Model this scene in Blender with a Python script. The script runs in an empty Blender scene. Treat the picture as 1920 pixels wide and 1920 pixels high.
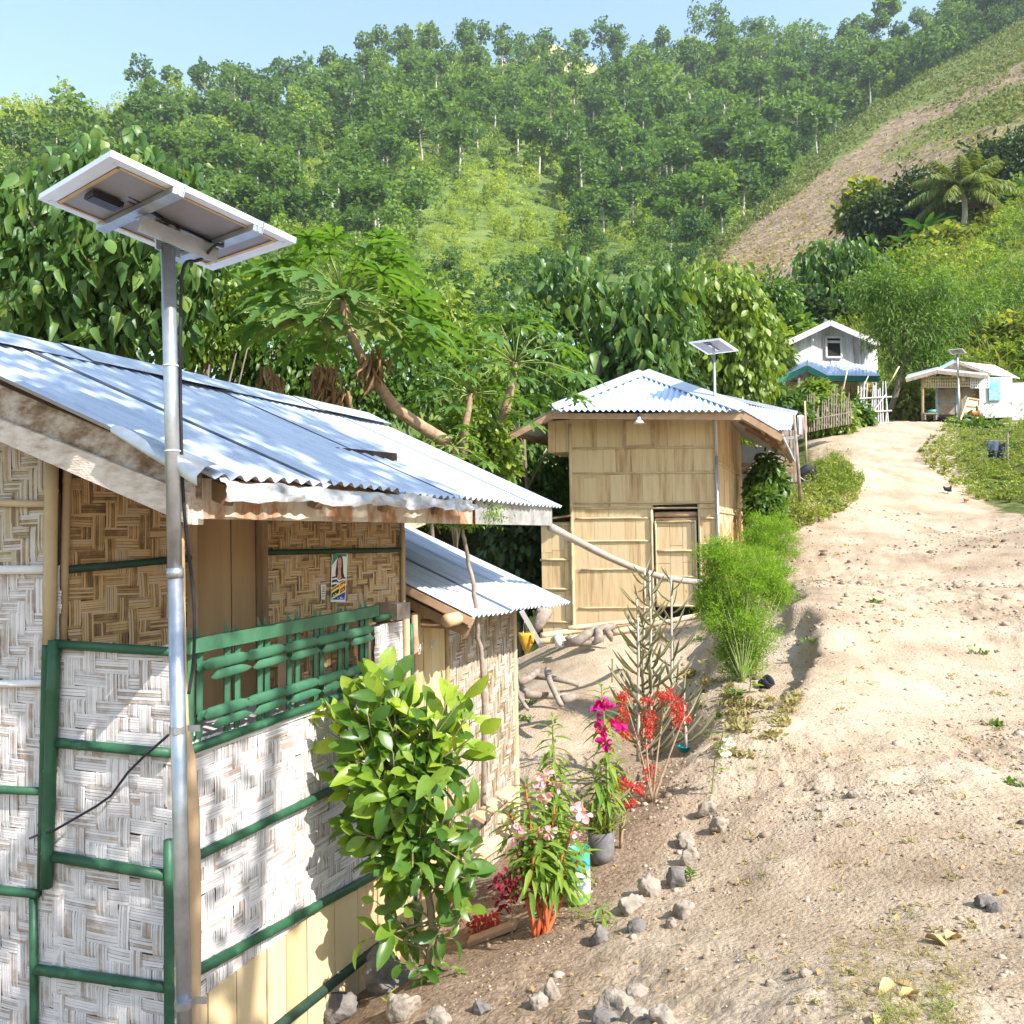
import bpy, math, random
import numpy as np
from mathutils import Vector, Matrix
SC = bpy.context.scene
COL = SC.collection
rng = np.random.default_rng(7)
random.seed(7)
PI = math.pi
A = lambda *v: np.array(v, float)
def nrm(v):
    v = np.asarray(v, float); return v/(np.linalg.norm(v, axis=-1, keepdims=True)+1e-12)
# ------------------------------------------------------------------ camera
FPX = 1600.0; ROLL = .018; PITCH = math.atan(45/1600)
F_ = A(0, math.cos(PITCH), math.sin(PITCH)); U0 = A(0, -math.sin(PITCH), math.cos(PITCH)); R0 = A(1, 0, 0)
R_ = math.cos(ROLL)*R0-math.sin(ROLL)*U0; U_ = math.cos(ROLL)*U0+math.sin(ROLL)*R0
def ray(px, py): return F_+(px-960)/FPX*R_+(960-py)/FPX*U_
def pix(px, py, Y):
    d = ray(px, py); return d*(Y/d[1])
def on_plane(px, py, P, n):
    d = ray(px, py); return d*(np.dot(P, n)/np.dot(d, n))
def to_px(p):
    p = np.asarray(p, float); dz = p@F_
    return 960+FPX*(p@R_)/dz, 960-FPX*(p@U_)/dz
cam = bpy.data.cameras.new('camera'); cam.sensor_width = 36; cam.lens = 36*FPX/1920; cam.clip_end = 5000; cam.clip_start = .05
co = bpy.data.objects.new('camera', cam); COL.objects.link(co); SC.camera = co
co.matrix_world = Matrix(((R_[0], U_[0], -F_[0], 0), (R_[1], U_[1], -F_[1], 0), (R_[2], U_[2], -F_[2], 0), (0, 0, 0, 1)))
# ------------------------------------------------------------------ noise
def _h(i, j, s):
    n = (i.astype(np.int64)*374761393+j.astype(np.int64)*668265263+s*1442695041) & 0xffffffff
    n = ((n ^ (n >> 13))*1274126177) & 0xffffffff
    return ((n ^ (n >> 16)) & 0xffff)/65535.0
def vnoise(x, y, s=0):
    x = np.asarray(x, float); y = np.asarray(y, float)
    i = np.floor(x); j = np.floor(y); fx = x-i; fy = y-j
    fx = fx*fx*(3-2*fx); fy = fy*fy*(3-2*fy)
    a = _h(i, j, s); b = _h(i+1, j, s); c = _h(i, j+1, s); d = _h(i+1, j+1, s)
    return (a*(1-fx)+b*fx)*(1-fy)+(c*(1-fx)+d*fx)*fy-.5
def fbm(x, y, s=0, o=4):
    r = 0; a = 1; f = 1
    for k in range(o): r = r+a*vnoise(np.asarray(x)*f+k*17.3, np.asarray(y)*f+k*9.1, s+k); a *= .5; f *= 2.03
    return r
# ------------------------------------------------------------------ objects
ORG = {}
def setp(o, label=None, cat=None, group=None, kind=None):
    if label: o['label'] = label
    if cat: o['category'] = cat
    if group: o['group'] = group
    if kind: o['kind'] = kind
    return o
def thing(name, label, cat, loc, group=None):
    o = bpy.data.objects.new(name, None); COL.objects.link(o); o.location = loc; o.empty_display_size = .1
    ORG[o.name] = np.array(loc, float); return setp(o, label, cat, group)
class G:
    def __init__(s): s.v = []; s.f = {}; s.n = 0; s.at = []
    def add(s, v, f, at=None):
        v = np.asarray(v, float).reshape(-1, 3); s.v.append(v)
        if not isinstance(f, dict): f = {len(f[0]): f} if len(f) else {}
        for k, a in f.items(): s.f.setdefault(k, []).append(np.asarray(a, np.int64).reshape(-1, k)+s.n)
        s.n += len(v)
        s.at.append(np.full(len(v), 0. if at is None else at) if np.isscalar(at) or at is None else np.asarray(at, float))
        return s
    def box(s, c, x, y, z):
        c, x, y, z = map(np.asarray, (c, x, y, z))
        v = [c+a*x+b*y+d*z for d in (-1, 1) for b in (-1, 1) for a in (-1, 1)]
        return s.add(v, [(0, 2, 3, 1), (4, 5, 7, 6), (0, 1, 5, 4), (2, 6, 7, 3), (0, 4, 6, 2), (1, 3, 7, 5)])
    def beam(s, p, q, w, h, up=(0, 0, 1)):      # w: full width sideways, h: full height along up
        p = np.asarray(p, float); q = np.asarray(q, float); d = nrm(q-p); sd = nrm(np.cross(d, up)); u = np.cross(sd, d)
        return s.box((p+q)/2, (q-p)/2, sd*w/2, u*h/2)
    def tube(s, P, R, n=8, caps=True):
        P = np.asarray(P, float); m = len(P); R = np.full(m, R) if np.isscalar(R) else np.asarray(R, float)
        T = np.gradient(P, axis=0); T = nrm(T); ref = A(0, 0, 1) if abs(T[0][2]) < .9 else A(1, 0, 0)
        V = []; x = nrm(np.cross(T[0], ref))
        a = np.arange(n)*2*PI/n
        for k in range(m):
            x = nrm(x-T[k]*np.dot(x, T[k])); y = np.cross(T[k], x)
            V.append(P[k]+R[k]*(np.cos(a)[:, None]*x+np.sin(a)[:, None]*y))
        f = [(k*n+i, k*n+(i+1) % n, (k+1)*n+(i+1) % n, (k+1)*n+i) for k in range(m-1) for i in range(n)]
        D = {4: f}
        if caps and n > 2: D.setdefault(n, []); D[n] = D[n]+[tuple(range(n))[::-1], tuple((m-1)*n+i for i in range(n))]
        return s.add(np.concatenate(V), D)
    def bamboo(s, p, q, r, n=8, step=.32):
        p = np.asarray(p, float); q = np.asarray(q, float); L = np.linalg.norm(q-p); m = max(1, int(L/step)); T = [0]; R = [r]; o = random.random()*.6+.2
        for k in range(m):
            t = (k+o)/m
            T += [t-.012/L, t, t+.012/L]; R += [r, r*1.12, r]
        T.append(1); R.append(r*.95); T = np.array(T)
        return s.tube(p+(q-p)*T[:, None], R, n)
    def lathe(s, c, prof, n=20, ax=(0, 0, 1), ex=None):
        ax = nrm(ax); ex = nrm(np.cross(ax, (0, 1, 0) if abs(ax[1]) < .9 else (1, 0, 0))); ey = np.cross(ax, ex)
        a = np.arange(n)*2*PI/n; V = [np.asarray(c)+h*ax+r*(np.cos(a)[:, None]*ex+np.sin(a)[:, None]*ey) for r, h in prof]; m = len(prof)
        return s.add(np.concatenate(V), [(k*n+i, k*n+(i+1) % n, (k+1)*n+(i+1) % n, (k+1)*n+i) for k in range(m-1) for i in range(n)])
    def prism(s, P, d):           # polygon P extruded by vector d
        P = np.asarray(P, float); n = len(P); V = np.concatenate([P, P+np.asarray(d)])
        return s.add(V, {n: [tuple(range(n))[::-1], tuple(range(n, 2*n))], 4: [(i, (i+1) % n, n+(i+1) % n, n+i) for i in range(n)]} if n != 4 else
                     {4: [(3, 2, 1, 0), (4, 5, 6, 7)]+[(i, (i+1) % n, n+(i+1) % n, n+i) for i in range(n)]})
    def inst(s, T, pos, X, Y, Z, sc, at=None):   # template (verts (k,3), faces dict); columns X along, Y across, Z normal
        tv, tf = T; pos = np.asarray(pos, float); N = len(pos)
        if N == 0: return s
        sc = np.broadcast_to(np.asarray(sc, float), (N,)); k = len(tv)
        V = pos[:, None, :]+sc[:, None, None]*(tv[None, :, 0:1]*X[:, None, :]+tv[None, :, 1:2]*Y[:, None, :]+tv[None, :, 2:3]*Z[:, None, :])
        D = {}
        for q, a in tf.items():
            a = np.asarray(a); D[q] = (a[None]+(np.arange(N)*k)[:, None, None]).reshape(-1, q)
        return s.add(V.reshape(-1, 3), D, None if at is None else np.repeat(at, k))
    def mesh(s, name, org=(0, 0, 0), smooth=True):
        V = np.concatenate(s.v)-np.asarray(org); me = bpy.data.meshes.new(name)
        me.vertices.add(len(V)); me.vertices.foreach_set('co', V.astype(np.float32).ravel())
        L = []; st = []; c = 0
        for k, a in s.f.items():
            a = np.concatenate(a); L.append(a.ravel()); st.append(c+np.arange(len(a))*k); c += a.size
        L = np.concatenate(L); st = np.concatenate(st)
        me.loops.add(len(L)); me.loops.foreach_set('vertex_index', L.astype(np.int32))
        me.polygons.add(len(st)); me.polygons.foreach_set('loop_start', st.astype(np.int32))
        me.polygons.foreach_set('use_smooth', np.full(len(st), smooth))
        at = np.concatenate(s.at)
        if np.any(at != 0):
            q = me.attributes.new('tint', 'FLOAT', 'POINT'); q.data.foreach_set('value', at.astype(np.float32))
        me.update(calc_edges=True); return me
    def build(s, name, mat, parent=None, org=None, smooth=False):
        if parent is not None: org = ORG[parent.name]
        if org is None:
            V = np.concatenate(s.v); lo = V.min(0); hi = V.max(0); org = A((lo[0]+hi[0])/2, (lo[1]+hi[1])/2, lo[2])
        me = s.mesh(name, org, smooth); me.materials.append(mat)
        o = bpy.data.objects.new(name, me); COL.objects.link(o); ORG[o.name] = np.asarray(org, float)
        if parent is not None: o.parent = parent
        else: o.location = org
        return o
# ------------------------------------------------------------------ materials
def newmat(name):
    m = bpy.data.materials.new(name); m.use_nodes = True; nt = m.node_tree; nt.nodes.clear()
    N = lambda t, **k: _n(nt, t, k)
    return m, nt, N, nt.links.new
def _n(nt, t, k):
    n = nt.nodes.new(t)
    for a, b in k.items():
        if a.startswith('i_'): n.inputs[int(a[2:]) if a[2:].isdigit() else a[2:].replace('_', ' ')].default_value = b
        else: setattr(n, a, b)
    return n
def ramp(N, cols, pos=None, interp='LINEAR'):
    r = N('ShaderNodeValToRGB'); cr = r.color_ramp; cr.interpolation = interp
    pos = pos or [i/(len(cols)-1) for i in range(len(cols))]
    while len(cr.elements) < len(cols): cr.elements.new(.5)
    for e, c, p in zip(cr.elements, cols, pos): e.position = p; e.color = (*c, 1)
    return r
def M(name, cols, scale=6, rough=.85, metal=0, bump=.2, bscale=60, spec=.3, stretch=(1, 1, 1), island=0, detail=8, pos=None, bdist=.01, bstretch=None, rvar=0):
    m, nt, N, L = newmat(name)
    out = N('ShaderNodeOutputMaterial'); b = N('ShaderNodeBsdfPrincipled', i_Roughness=rough, i_Metallic=metal); L(b.outputs[0], out.inputs[0])
    b.inputs['Specular IOR Level'].default_value = spec
    tc = N('ShaderNodeTexCoord'); mp = N('ShaderNodeMapping'); mp.inputs['Scale'].default_value = stretch; L(tc.outputs['Object'], mp.inputs[0])
    no = N('ShaderNodeTexNoise', i_Scale=scale, i_Detail=detail, i_Roughness=.65); L(mp.outputs[0], no.inputs['Vector'])
    r = ramp(N, cols, pos if pos else [.3+.4*i/(len(cols)-1) for i in range(len(cols))])
    f = no.outputs['Fac']
    if island:
        g = N('ShaderNodeNewGeometry'); mx = N('ShaderNodeMath', operation='MULTIPLY_ADD'); L(g.outputs['Random Per Island'], mx.inputs[0]); mx.inputs[1].default_value = island
        sb = N('ShaderNodeMath', operation='ADD'); sb.inputs[1].default_value = -island/2; L(f, sb.inputs[0]); L(sb.outputs[0], mx.inputs[2]); f = mx.outputs[0]
    L(f, r.inputs[0]); L(r.outputs[0], b.inputs['Base Color'])
    if rvar:
        rr = N('ShaderNodeMapRange'); rr.inputs[3].default_value = rough-rvar; rr.inputs[4].default_value = rough+rvar; L(no.outputs['Fac'], rr.inputs[0]); L(rr.outputs[0], b.inputs['Roughness'])
    if bump:
        mb = N('ShaderNodeMapping'); mb.inputs['Scale'].default_value = bstretch or stretch; L(tc.outputs['Object'], mb.inputs[0])
        n2 = N('ShaderNodeTexNoise', i_Scale=bscale, i_Detail=6); L(mb.outputs[0], n2.inputs['Vector'])
        bp = N('ShaderNodeBump', i_Strength=bump, i_Distance=bdist); L(n2.outputs['Fac'], bp.inputs['Height']); L(bp.outputs[0], b.inputs['Normal'])
    return m
def leafM(name, cols, tr=.35, rough=.42, spec=.4, scale=.6, tint=None, nw=.35, fine=22):
    m, nt, N, L = newmat(name)
    out = N('ShaderNodeOutputMaterial'); b = N('ShaderNodeBsdfPrincipled', i_Roughness=rough); b.inputs['Specular IOR Level'].default_value = spec
    g = N('ShaderNodeNewGeometry'); tc = N('ShaderNodeTexCoord'); no = N('ShaderNodeTexNoise', i_Scale=scale, i_Detail=3); L(tc.outputs['Object'], no.inputs['Vector'])
    a = N('ShaderNodeMath', operation='MULTIPLY'); a.inputs[1].default_value = 1-nw; L(g.outputs['Random Per Island'], a.inputs[0])
    c = N('ShaderNodeMath', operation='MULTIPLY_ADD'); c.inputs[1].default_value = nw; L(no.outputs['Fac'], c.inputs[0]); L(a.outputs[0], c.inputs[2]); f = c.outputs[0]
    if tint is not None:
        at = N('ShaderNodeAttribute', attribute_name='tint'); t = N('ShaderNodeMix'); t.inputs[0].default_value = tint; L(f, t.inputs[2]); L(at.outputs['Fac'], t.inputs[3]); f = t.outputs[0]
    r0 = ramp(N, cols); L(f, r0.inputs[0]); n9 = N('ShaderNodeTexNoise', i_Scale=fine, i_Detail=4, i_Roughness=.7); L(tc.outputs['Object'], n9.inputs['Vector'])
    r9 = ramp(N, [(.55, .56, .5), (1, 1, 1), (1, 1, 1), (1.25, 1.18, .95)], [.3, .45, .6, .72]); L(n9.outputs['Fac'], r9.inputs[0]); r = N('ShaderNodeMix', data_type='RGBA', blend_type='MULTIPLY'); r.inputs[0].default_value = .75; L(r0.outputs[0], r.inputs[6]); L(r9.outputs[0], r.inputs[7]); L(r.outputs[2], b.inputs['Base Color'])
    t = N('ShaderNodeBsdfTranslucent'); gm = N('ShaderNodeMix', data_type='RGBA', blend_type='MULTIPLY'); gm.inputs[0].default_value = 1; gm.inputs[7].default_value = (1.5, 1.45, .5, 1)
    L(r.outputs[2], gm.inputs[6]); L(gm.outputs[2], t.inputs[0])
    mx = N('ShaderNodeMixShader'); mx.inputs[0].default_value = tr; L(b.outputs[0], mx.inputs[1]); L(t.outputs[0], mx.inputs[2]); L(mx.outputs[0], out.inputs[0])
    return m
# ------------------------------------------------------------------ leaf templates: x along, y across, z normal
def T_quad(w=.5, fold=.1): return (A((0, 0, 0), (.5, w/2, fold), (1, 0, -.05), (.5, -w/2, fold)), {3: [(0, 2, 1), (0, 3, 2)]})
def T_leaf(prof, fold=.12, droop=.25):   # prof: list of (x, halfwidth)
    V = []; F = []
    n = len(prof)
    for x, w in prof: z = -droop*x*x; V += [(x, 0, z), (x, w, z+fold*w*2), (x, -w, z+fold*w*2)]
    for k in range(n-1):
        a = 3*k; c = a+3; F += [(a, c, c+1, a+1), (a, a+2, c+2, c)]
    return (A(*V), {4: F})
L_OVAL = T_leaf([(0, .01), (.12, .03), (.3, .17), (.55, .25), (.8, .19), (.94, .08), (1, .005)], .1, .22)
L_OVAL2 = T_leaf([(0, .01), (.12, .03), (.3, .15), (.55, .23), (.8, .2), (.94, .09), (1, .005)], .35, .7)
L_HEART = T_leaf([(0, .04), (.07, .17), (.22, .235), (.45, .20), (.75, .10), (1, .004)], .16, .5)
L_LANCE = T_leaf([(0, .01), (.2, .07), (.5, .11), (.8, .06), (1, .004)], .25, .5)
L_SMALL = T_leaf([(0, .02), (.35, .24), (.75, .16), (1, .01)], .12, .25)
L_Q = T_quad(.6, .12); L_NEEDLE = T_quad(.15, .03); L_BLADE = T_leaf([(0, .03), (.5, .028), (1, .004)], .2, .45)
L_BOAT = T_leaf([(0, .02), (.2, .035), (.5, .055), (.8, .045), (1, .006)], 1.1, -.8)
L_PATCH = (A((0, -.5, 0), (.35, .5, .12), (1, .25, -.05), (.7, -.55, .1)), {4: [(0, 3, 2, 1)]})
L_CLUMP = (A((0, -.5, 0), (0, .5, .1), (.55, .55, -.1), (1, .1, .12), (.8, -.4, 0), (.3, -.65, -.1)), {6: [(0, 5, 4, 3, 2, 1)]})
def frames(d, up=None, jit=.5, r=None):
    r = r or rng
    d = nrm(d); N = len(d); up = np.tile(A(0, 0, 1), (N, 1)) if up is None else np.broadcast_to(up, (N, 3))
    up = up+r.normal(0, jit, (N, 3)); y = nrm(np.cross(up, d)); z = np.cross(d, y); return d, y, z
def rdir(n, r=None):
    return nrm((r or rng).normal(0, 1, (n, 3)))
def crown(g, blobs, T, size, per, ncl, cr, droop=.3, out=.8, jit=.5, svar=.3, shell=.35, r=None, tint=None):
    # blobs: list of (centre, radii). ncl clusters over each blob, 'per' leaves per cluster within radius cr
    r = r or rng
    for c, rad in blobs:
        rad = np.asarray(rad, float); vol = ncl
        d = rdir(vol, r); q = 1-shell*r.random((vol, 1))**1.0
        q = q*(1+.22*vnoise(d[:, 0]*2.2+c[0], d[:, 1]*2.2+d[:, 2]*1.7+c[2], 5)[:, None])
        C = np.asarray(c)+d*q*rad
        k = np.repeat(np.arange(vol), per); n = len(k)
        off = rdir(n, r)*(r.random((n, 1))**.5)*cr; P = C[k]+off
        dd = nrm(out*nrm(d[k]*.6/np.maximum(rad, 1e-6)*rad.mean()+off/cr)+A(0, 0, -droop)+r.normal(0, .35, (n, 3)))
        X, Y, Z = frames(dd, None, jit, r)
        g.inst(T, P, X, Y, Z, size*(1+svar*(r.random(n)-.5)*2), None if tint is None else np.full(n, tint))
    return g
def limbs(g, base, top, r0, r1, n=7, branch=0, br=.5, spread=.6, bend=.15, r=None):
    r = r or rng; base = np.asarray(base, float); top = np.asarray(top, float); t = np.linspace(0, 1, n)[:, None]
    L = np.linalg.norm(top-base); b = r.normal(0, bend*L*.3, 3); P = base+(top-base)*t+b*np.sin(PI*t)+r.normal(0, bend*L*.03, (n, 3))*np.sin(PI*t)
    g.tube(P, r0+(r1-r0)*t[:, 0], 8)
    for k in range(branch):
        i = r.uniform(.45, .95); p = P[int(i*(n-1))]; d = rdir(1, r)[0]; d[2] = abs(d[2])*.7+.25; e = p+nrm(d)*L*spread*(1.1-i*.4)*r.uniform(.6, 1)
        m = (p+e)/2+r.normal(0, .04*L, 3); ra = (r0+(r1-r0)*i)*br
        g.tube([p, m, e], [ra, ra*.65, ra*.25], 6)
    return P
# ------------------------------------------------------------------ materials used
m_dirt = None
m_bark = M('bark', [(.10, .075, .055), (.24, .19, .14)], 8, .9, bump=.5, bscale=30, stretch=(1, 1, .3))
m_pale_bark = M('pale_bark', [(.3, .27, .22), (.55, .5, .43)], 5, .9, bump=.2)
m_papaya_bark = M('papaya_bark', [(.20, .13, .08), (.42, .30, .19)], 14, .85, bump=.6, bscale=22, stretch=(1, 1, 1))
m_galv = M('galvanised_steel', [(.36, .38, .41), (.52, .55, .58)], 14, .36, .75, .05, 90, .5, rvar=.1)
m_roof = M('zinc_sheet', [(.44, .49, .57), (.60, .64, .70), (.52, .56, .64)], 1.6, .42, .35, .06, 40, .5, rvar=.1)
def roofM():
    m, nt, N, L = newmat('corrugated_zinc'); out = N('ShaderNodeOutputMaterial'); b = N('ShaderNodeBsdfPrincipled', i_Roughness=.4, i_Metallic=.35); L(b.outputs[0], out.inputs[0]); tc = N('ShaderNodeTexCoord')
    def dot(v):
        d = N('ShaderNodeVectorMath', operation='DOT_PRODUCT'); d.inputs[1].default_value = v; L(tc.outputs['Object'], d.inputs[0]); return d.outputs['Value']
    cx, cy = dot((.346, .938, 0)), dot((.85, -.31, -.4))
    def streak(sx, sy, det):
        c = N('ShaderNodeCombineXYZ'); 
        for k, (o, s) in enumerate(((cx, sx), (cy, sy))): mu = N('ShaderNodeMath', operation='MULTIPLY'); mu.inputs[1].default_value = s; L(o, mu.inputs[0]); L(mu.outputs[0], c.inputs[k])
        n = N('ShaderNodeTexNoise', i_Scale=1, i_Detail=det, i_Roughness=.65); L(c.outputs[0], n.inputs['Vector']); return n.outputs['Fac']
    r = ramp(N, [(.36, .42, .52), (.52, .57, .65), (.62, .66, .72)], [.32, .5, .66]); L(streak(9, .9, 6), r.inputs[0])
    q = ramp(N, [(.42, .36, .33), (.8, .78, .77), (1, 1, 1)], [.27, .34, .42]); L(streak(22, 5, 8), q.inputs[0]); mx = N('ShaderNodeMix', data_type='RGBA', blend_type='MULTIPLY'); mx.inputs[0].default_value = .8; L(r.outputs[0], mx.inputs[6]); L(q.outputs[0], mx.inputs[7]); L(mx.outputs[2], b.inputs['Base Color'])
    rr_ = N('ShaderNodeMapRange'); rr_.inputs[3].default_value = .28; rr_.inputs[4].default_value = .6; L(streak(4, 1.5, 4), rr_.inputs[0]); L(rr_.outputs[0], b.inputs['Roughness'])
    n = N('ShaderNodeTexNoise', i_Scale=5, i_Detail=3); L(tc.outputs['Object'], n.inputs['Vector']); bp = N('ShaderNodeBump', i_Strength=.25, i_Distance=.02); L(n.outputs['Fac'], bp.inputs['Height']); L(bp.outputs[0], b.inputs['Normal']); return m
m_zinc = roofM()
m_roof_blue = M('blue_zinc', [(.42, .55, .78), (.60, .70, .86)], 2, .45, .2, .05, 40, .5)
m_alu = M('aluminium', [(.72, .74, .78), (.82, .83, .85)], 10, .4, .3, 0)
m_backsheet = M('backsheet', [(.24, .235, .26), (.32, .31, .34)], 4, .5, 0, 0)
m_black = M('black_plastic', [(.012, .012, .016), (.03, .03, .035)], 20, .4, 0, .1)
m_tan = M('tape', [(.5, .36, .18), (.62, .46, .25)], 20, .6, 0, 0)
m_cells = M('solar_cells', [(.01, .015, .05), (.02, .03, .09)], 20, .15, 0, 0, spec=.6)
m_woodpale = M('weathered_board', [(.17, .10, .06), (.50, .40, .32), (.66, .58, .51), (.60, .50, .42)], 9, .9, 0, .45, 60, stretch=(1, 1, 3), pos=[.2, .42, .6, .8])
m_stained = M('stained_board', [(.10, .06, .035), (.24, .16, .10), (.48, .40, .33), (.58, .50, .44)], 8, .9, 0, .35, 60, stretch=(1, 1, 2), pos=[.3, .45, .6, .75])
m_wood = M('brown_wood', [(.17, .10, .055), (.34, .22, .13)], 7, .85, 0, .3, 50, stretch=(1, 1, .3))
m_woodred = M('fresh_wood', [(.36, .21, .12), (.55, .37, .24)], 6, .8, 0, .25, 40)
m_driftwood = M('grey_wood', [(.15, .115, .09), (.40, .33, .27)], 9, .9, 0, .5, 30)
m_postwood = M('peeled_pole', [(.42, .27, .15), (.64, .45, .28)], 5, .75, 0, .2, 40, stretch=(1, 1, .25))
m_rust = M('rust_stained_tin', [(.50, .38, .28), (.36, .17, .08), (.60, .52, .42), (.66, .60, .52)], 5, .75, .1, .15, 40, stretch=(1, 1, .6), pos=[.3, .42, .55, .7])
m_tin = M('crumpled_tin', [(.27, .26, .26), (.42, .41, .40), (.50, .49, .48)], 6, .5, .35, .6, 14, .5, bdist=.03)
m_green = M('green_paint', [(.30, .24, .15), (.045, .14, .075), (.022, .085, .042), (.03, .11, .055)], 9, .5, 0, .25, 30, .4, pos=[.22, .31, .45, .75])
m_greenl = M('green_rail_paint', [(.03, .11, .06), (.06, .17, .095)], 9, .45, 0, .15, 30, .4)
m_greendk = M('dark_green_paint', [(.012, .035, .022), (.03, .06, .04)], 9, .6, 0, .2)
m_weavew = M('whitewashed_weave', [(.40, .31, .25), (.56, .51, .49), (.65, .605, .59), (.74, .695, .68)], 9, .8, 0, .35, 140, stretch=(1, 1, 1), island=.5, pos=[.22, .36, .5, .75], bdist=.004)
m_weaveb = M('brown_weave', [(.18, .105, .055), (.38, .24, .11), (.53, .35, .17), (.46, .36, .26)], 7, .7, 0, .3, 140, island=.55, pos=[.22, .4, .58, .78], bdist=.004)
m_weaveg = M('weathered_weave', [(.22, .15, .085), (.42, .32, .19), (.50, .42, .32), (.56, .52, .48)], 7, .75, 0, .3, 140, island=.55, pos=[.22, .4, .58, .78], bdist=.004)
m_gapl = M('brown_gap', [(.16, .115, .085), (.24, .18, .14)], 10, .95, 0, 0)
m_gap = M('dark_gap', [(.035, .022, .015), (.06, .04, .028)], 10, .95, 0, 0)  # for sheets added behind walls so the gaps read as shade
m_plank = M('yellow_bamboo_plank', [(.36, .25, .12), (.60, .45, .24), (.66, .52, .31)], 4, .6, 0, .25, 60, stretch=(1, 1, .08), bstretch=(3, 3, .12), island=.3)
m_plankb = M('brown_plank', [(.22, .13, .065), (.40, .26, .13)], 4, .65, 0, .25, 60, stretch=(1, 1, .08), bstretch=(3, 3, .12), island=.3)
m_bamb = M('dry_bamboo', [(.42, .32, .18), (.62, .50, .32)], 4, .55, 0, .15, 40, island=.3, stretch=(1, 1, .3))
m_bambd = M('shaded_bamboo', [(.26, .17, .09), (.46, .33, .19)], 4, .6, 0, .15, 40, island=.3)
m_hutwall = M('flattened_bamboo', [(.34, .20, .095), (.60, .42, .23), (.71, .53, .31), (.62, .47, .30)], 5, .75, 0, .45, 70, stretch=(3, 3, .2), bstretch=(2.5, 2.5, .1), island=.3, pos=[.2, .4, .6, .8])
m_hutrust = M('stained_bamboo', [(.66, .50, .32), (.45, .25, .10), (.34, .165, .055)], 3.2, .8, 0, .3, 50, pos=[.42, .5, .66])
m_white = M('white_paint', [(.62, .60, .58), (.80, .78, .76)], 5, .7, 0, .15, 40, island=.2)
m_vpanel_shade = M('veranda_panel_shade', [(.20, .145, .105), (.30, .23, .175), (.36, .29, .23)], 4, .85, 0, .2)  # browner than the real panels: veranda roof shade put into the colour
m_whitewood = M('white_boards', [(.30, .25, .22), (.50, .47, .455), (.62, .60, .59)], 4, .8, 0, .2, 50, stretch=(1, 1, .15), island=.4, pos=[.25, .4, .65])
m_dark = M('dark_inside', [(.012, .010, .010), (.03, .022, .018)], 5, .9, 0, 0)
m_teal = M('teal_paint', [(.012, .12, .085), (.02, .19, .13)], 6, .45, 0, .1)
m_blue = M('blue_shutter', [(.05, .30, .55), (.25, .55, .75), (.55, .72, .82)], 7, .6, 0, .1)
m_bluep = M('pale_blue_paint', [(.20, .30, .40), (.32, .42, .50)], 6, .6, 0, .1)
m_stone = M('limestone', [(.15, .12, .095), (.30, .25, .20), (.41, .36, .30)], 7, .95, 0, 1.0, 22, bdist=.02)
m_stoned = M('grey_stone', [(.08, .07, .065), (.17, .15, .135), (.26, .235, .21)], 7, .95, 0, 1.0, 22, bdist=.02)
m_soil = M('dark_soil', [(.06, .045, .032), (.13, .10, .07)], 14, .95, 0, .6, 40)
l_big = leafM('big_leaf', [(.035, .085, .022), (.065, .14, .032), (.11, .20, .045), (.28, .31, .06)], .32, .42, .4, .8)
l_mango = leafM('yellow_green_leaf', [(.07, .14, .02), (.17, .26, .035), (.32, .38, .06)], .4, .4, .4, .5)
l_mid = leafM('mid_green_leaf', [(.035, .095, .018), (.085, .17, .03), (.19, .27, .05)], .4, .4, .4, .6)
l_dark = leafM('dark_leaf', [(.018, .04, .015), (.04, .08, .024), (.08, .125, .032)], .25, .45, .35, .6)
l_papaya = leafM('papaya_leaf', [(.055, .14, .035), (.10, .20, .045), (.18, .29, .065)], .45, .45, .35, .5)
l_papayay = leafM('pale_papaya_leaf', [(.13, .18, .06), (.24, .28, .10)], .4, .5, .3, .5)
l_dry = leafM('withered_leaf', [(.12, .06, .03), (.28, .17, .09), (.38, .27, .18)], .2, .8, .1, 3)
l_bush = leafM('bush_leaf', [(.04, .11, .018), (.08, .175, .026), (.16, .27, .035), (.28, .36, .05)], .45, .33, .5, 3)
l_young = leafM('young_leaf', [(.22, .34, .035), (.38, .50, .06), (.50, .56, .10)], .5, .35, .4, 3)
l_balsam = leafM('balsam_leaf', [(.08, .18, .03), (.18, .29, .04), (.32, .38, .07)], .42, .4, .4, 4)
l_feather = leafM('feathery_leaf', [(.11, .22, .025), (.21, .35, .04), (.36, .50, .065)], .45, .6, .2, 5)
l_acacia = leafM('feather_tree_leaf', [(.06, .14, .024), (.12, .22, .035), (.22, .31, .05)], .42, .5, .3, .5)
l_weed = leafM('weed_leaf', [(.065, .12, .02), (.17, .24, .04), (.33, .36, .08), (.30, .20, .09)], .35, .5, .3, .8)
l_grassdry = leafM('dry_grass', [(.20, .20, .07), (.36, .31, .15), (.42, .34, .19)], .3, .7, .2, 1)
l_forest = leafM('forest_leaf', [(.022, .055, .034), (.065, .135, .045), (.15, .25, .058), (.28, .38, .075), (.44, .50, .11)], .4, .6, .2, .02, tint=.6, fine=.4)  # blue-dark low end puts the shading of the forest into the colour
l_scrub = leafM('scrub_leaf', [(.14, .21, .035), (.28, .37, .06), (.48, .52, .11)], .38, .6, .2, .03, tint=.4, fine=.5)
l_slope = leafM('slope_leaf', [(.05, .09, .028), (.11, .155, .045), (.19, .22, .07), (.26, .23, .10)], .3, .7, .1, .2, fine=3)
l_palm = leafM('palm_leaf', [(.10, .15, .03), (.20, .26, .05), (.36, .37, .10)], .3, .4, .4, .5)
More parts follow.
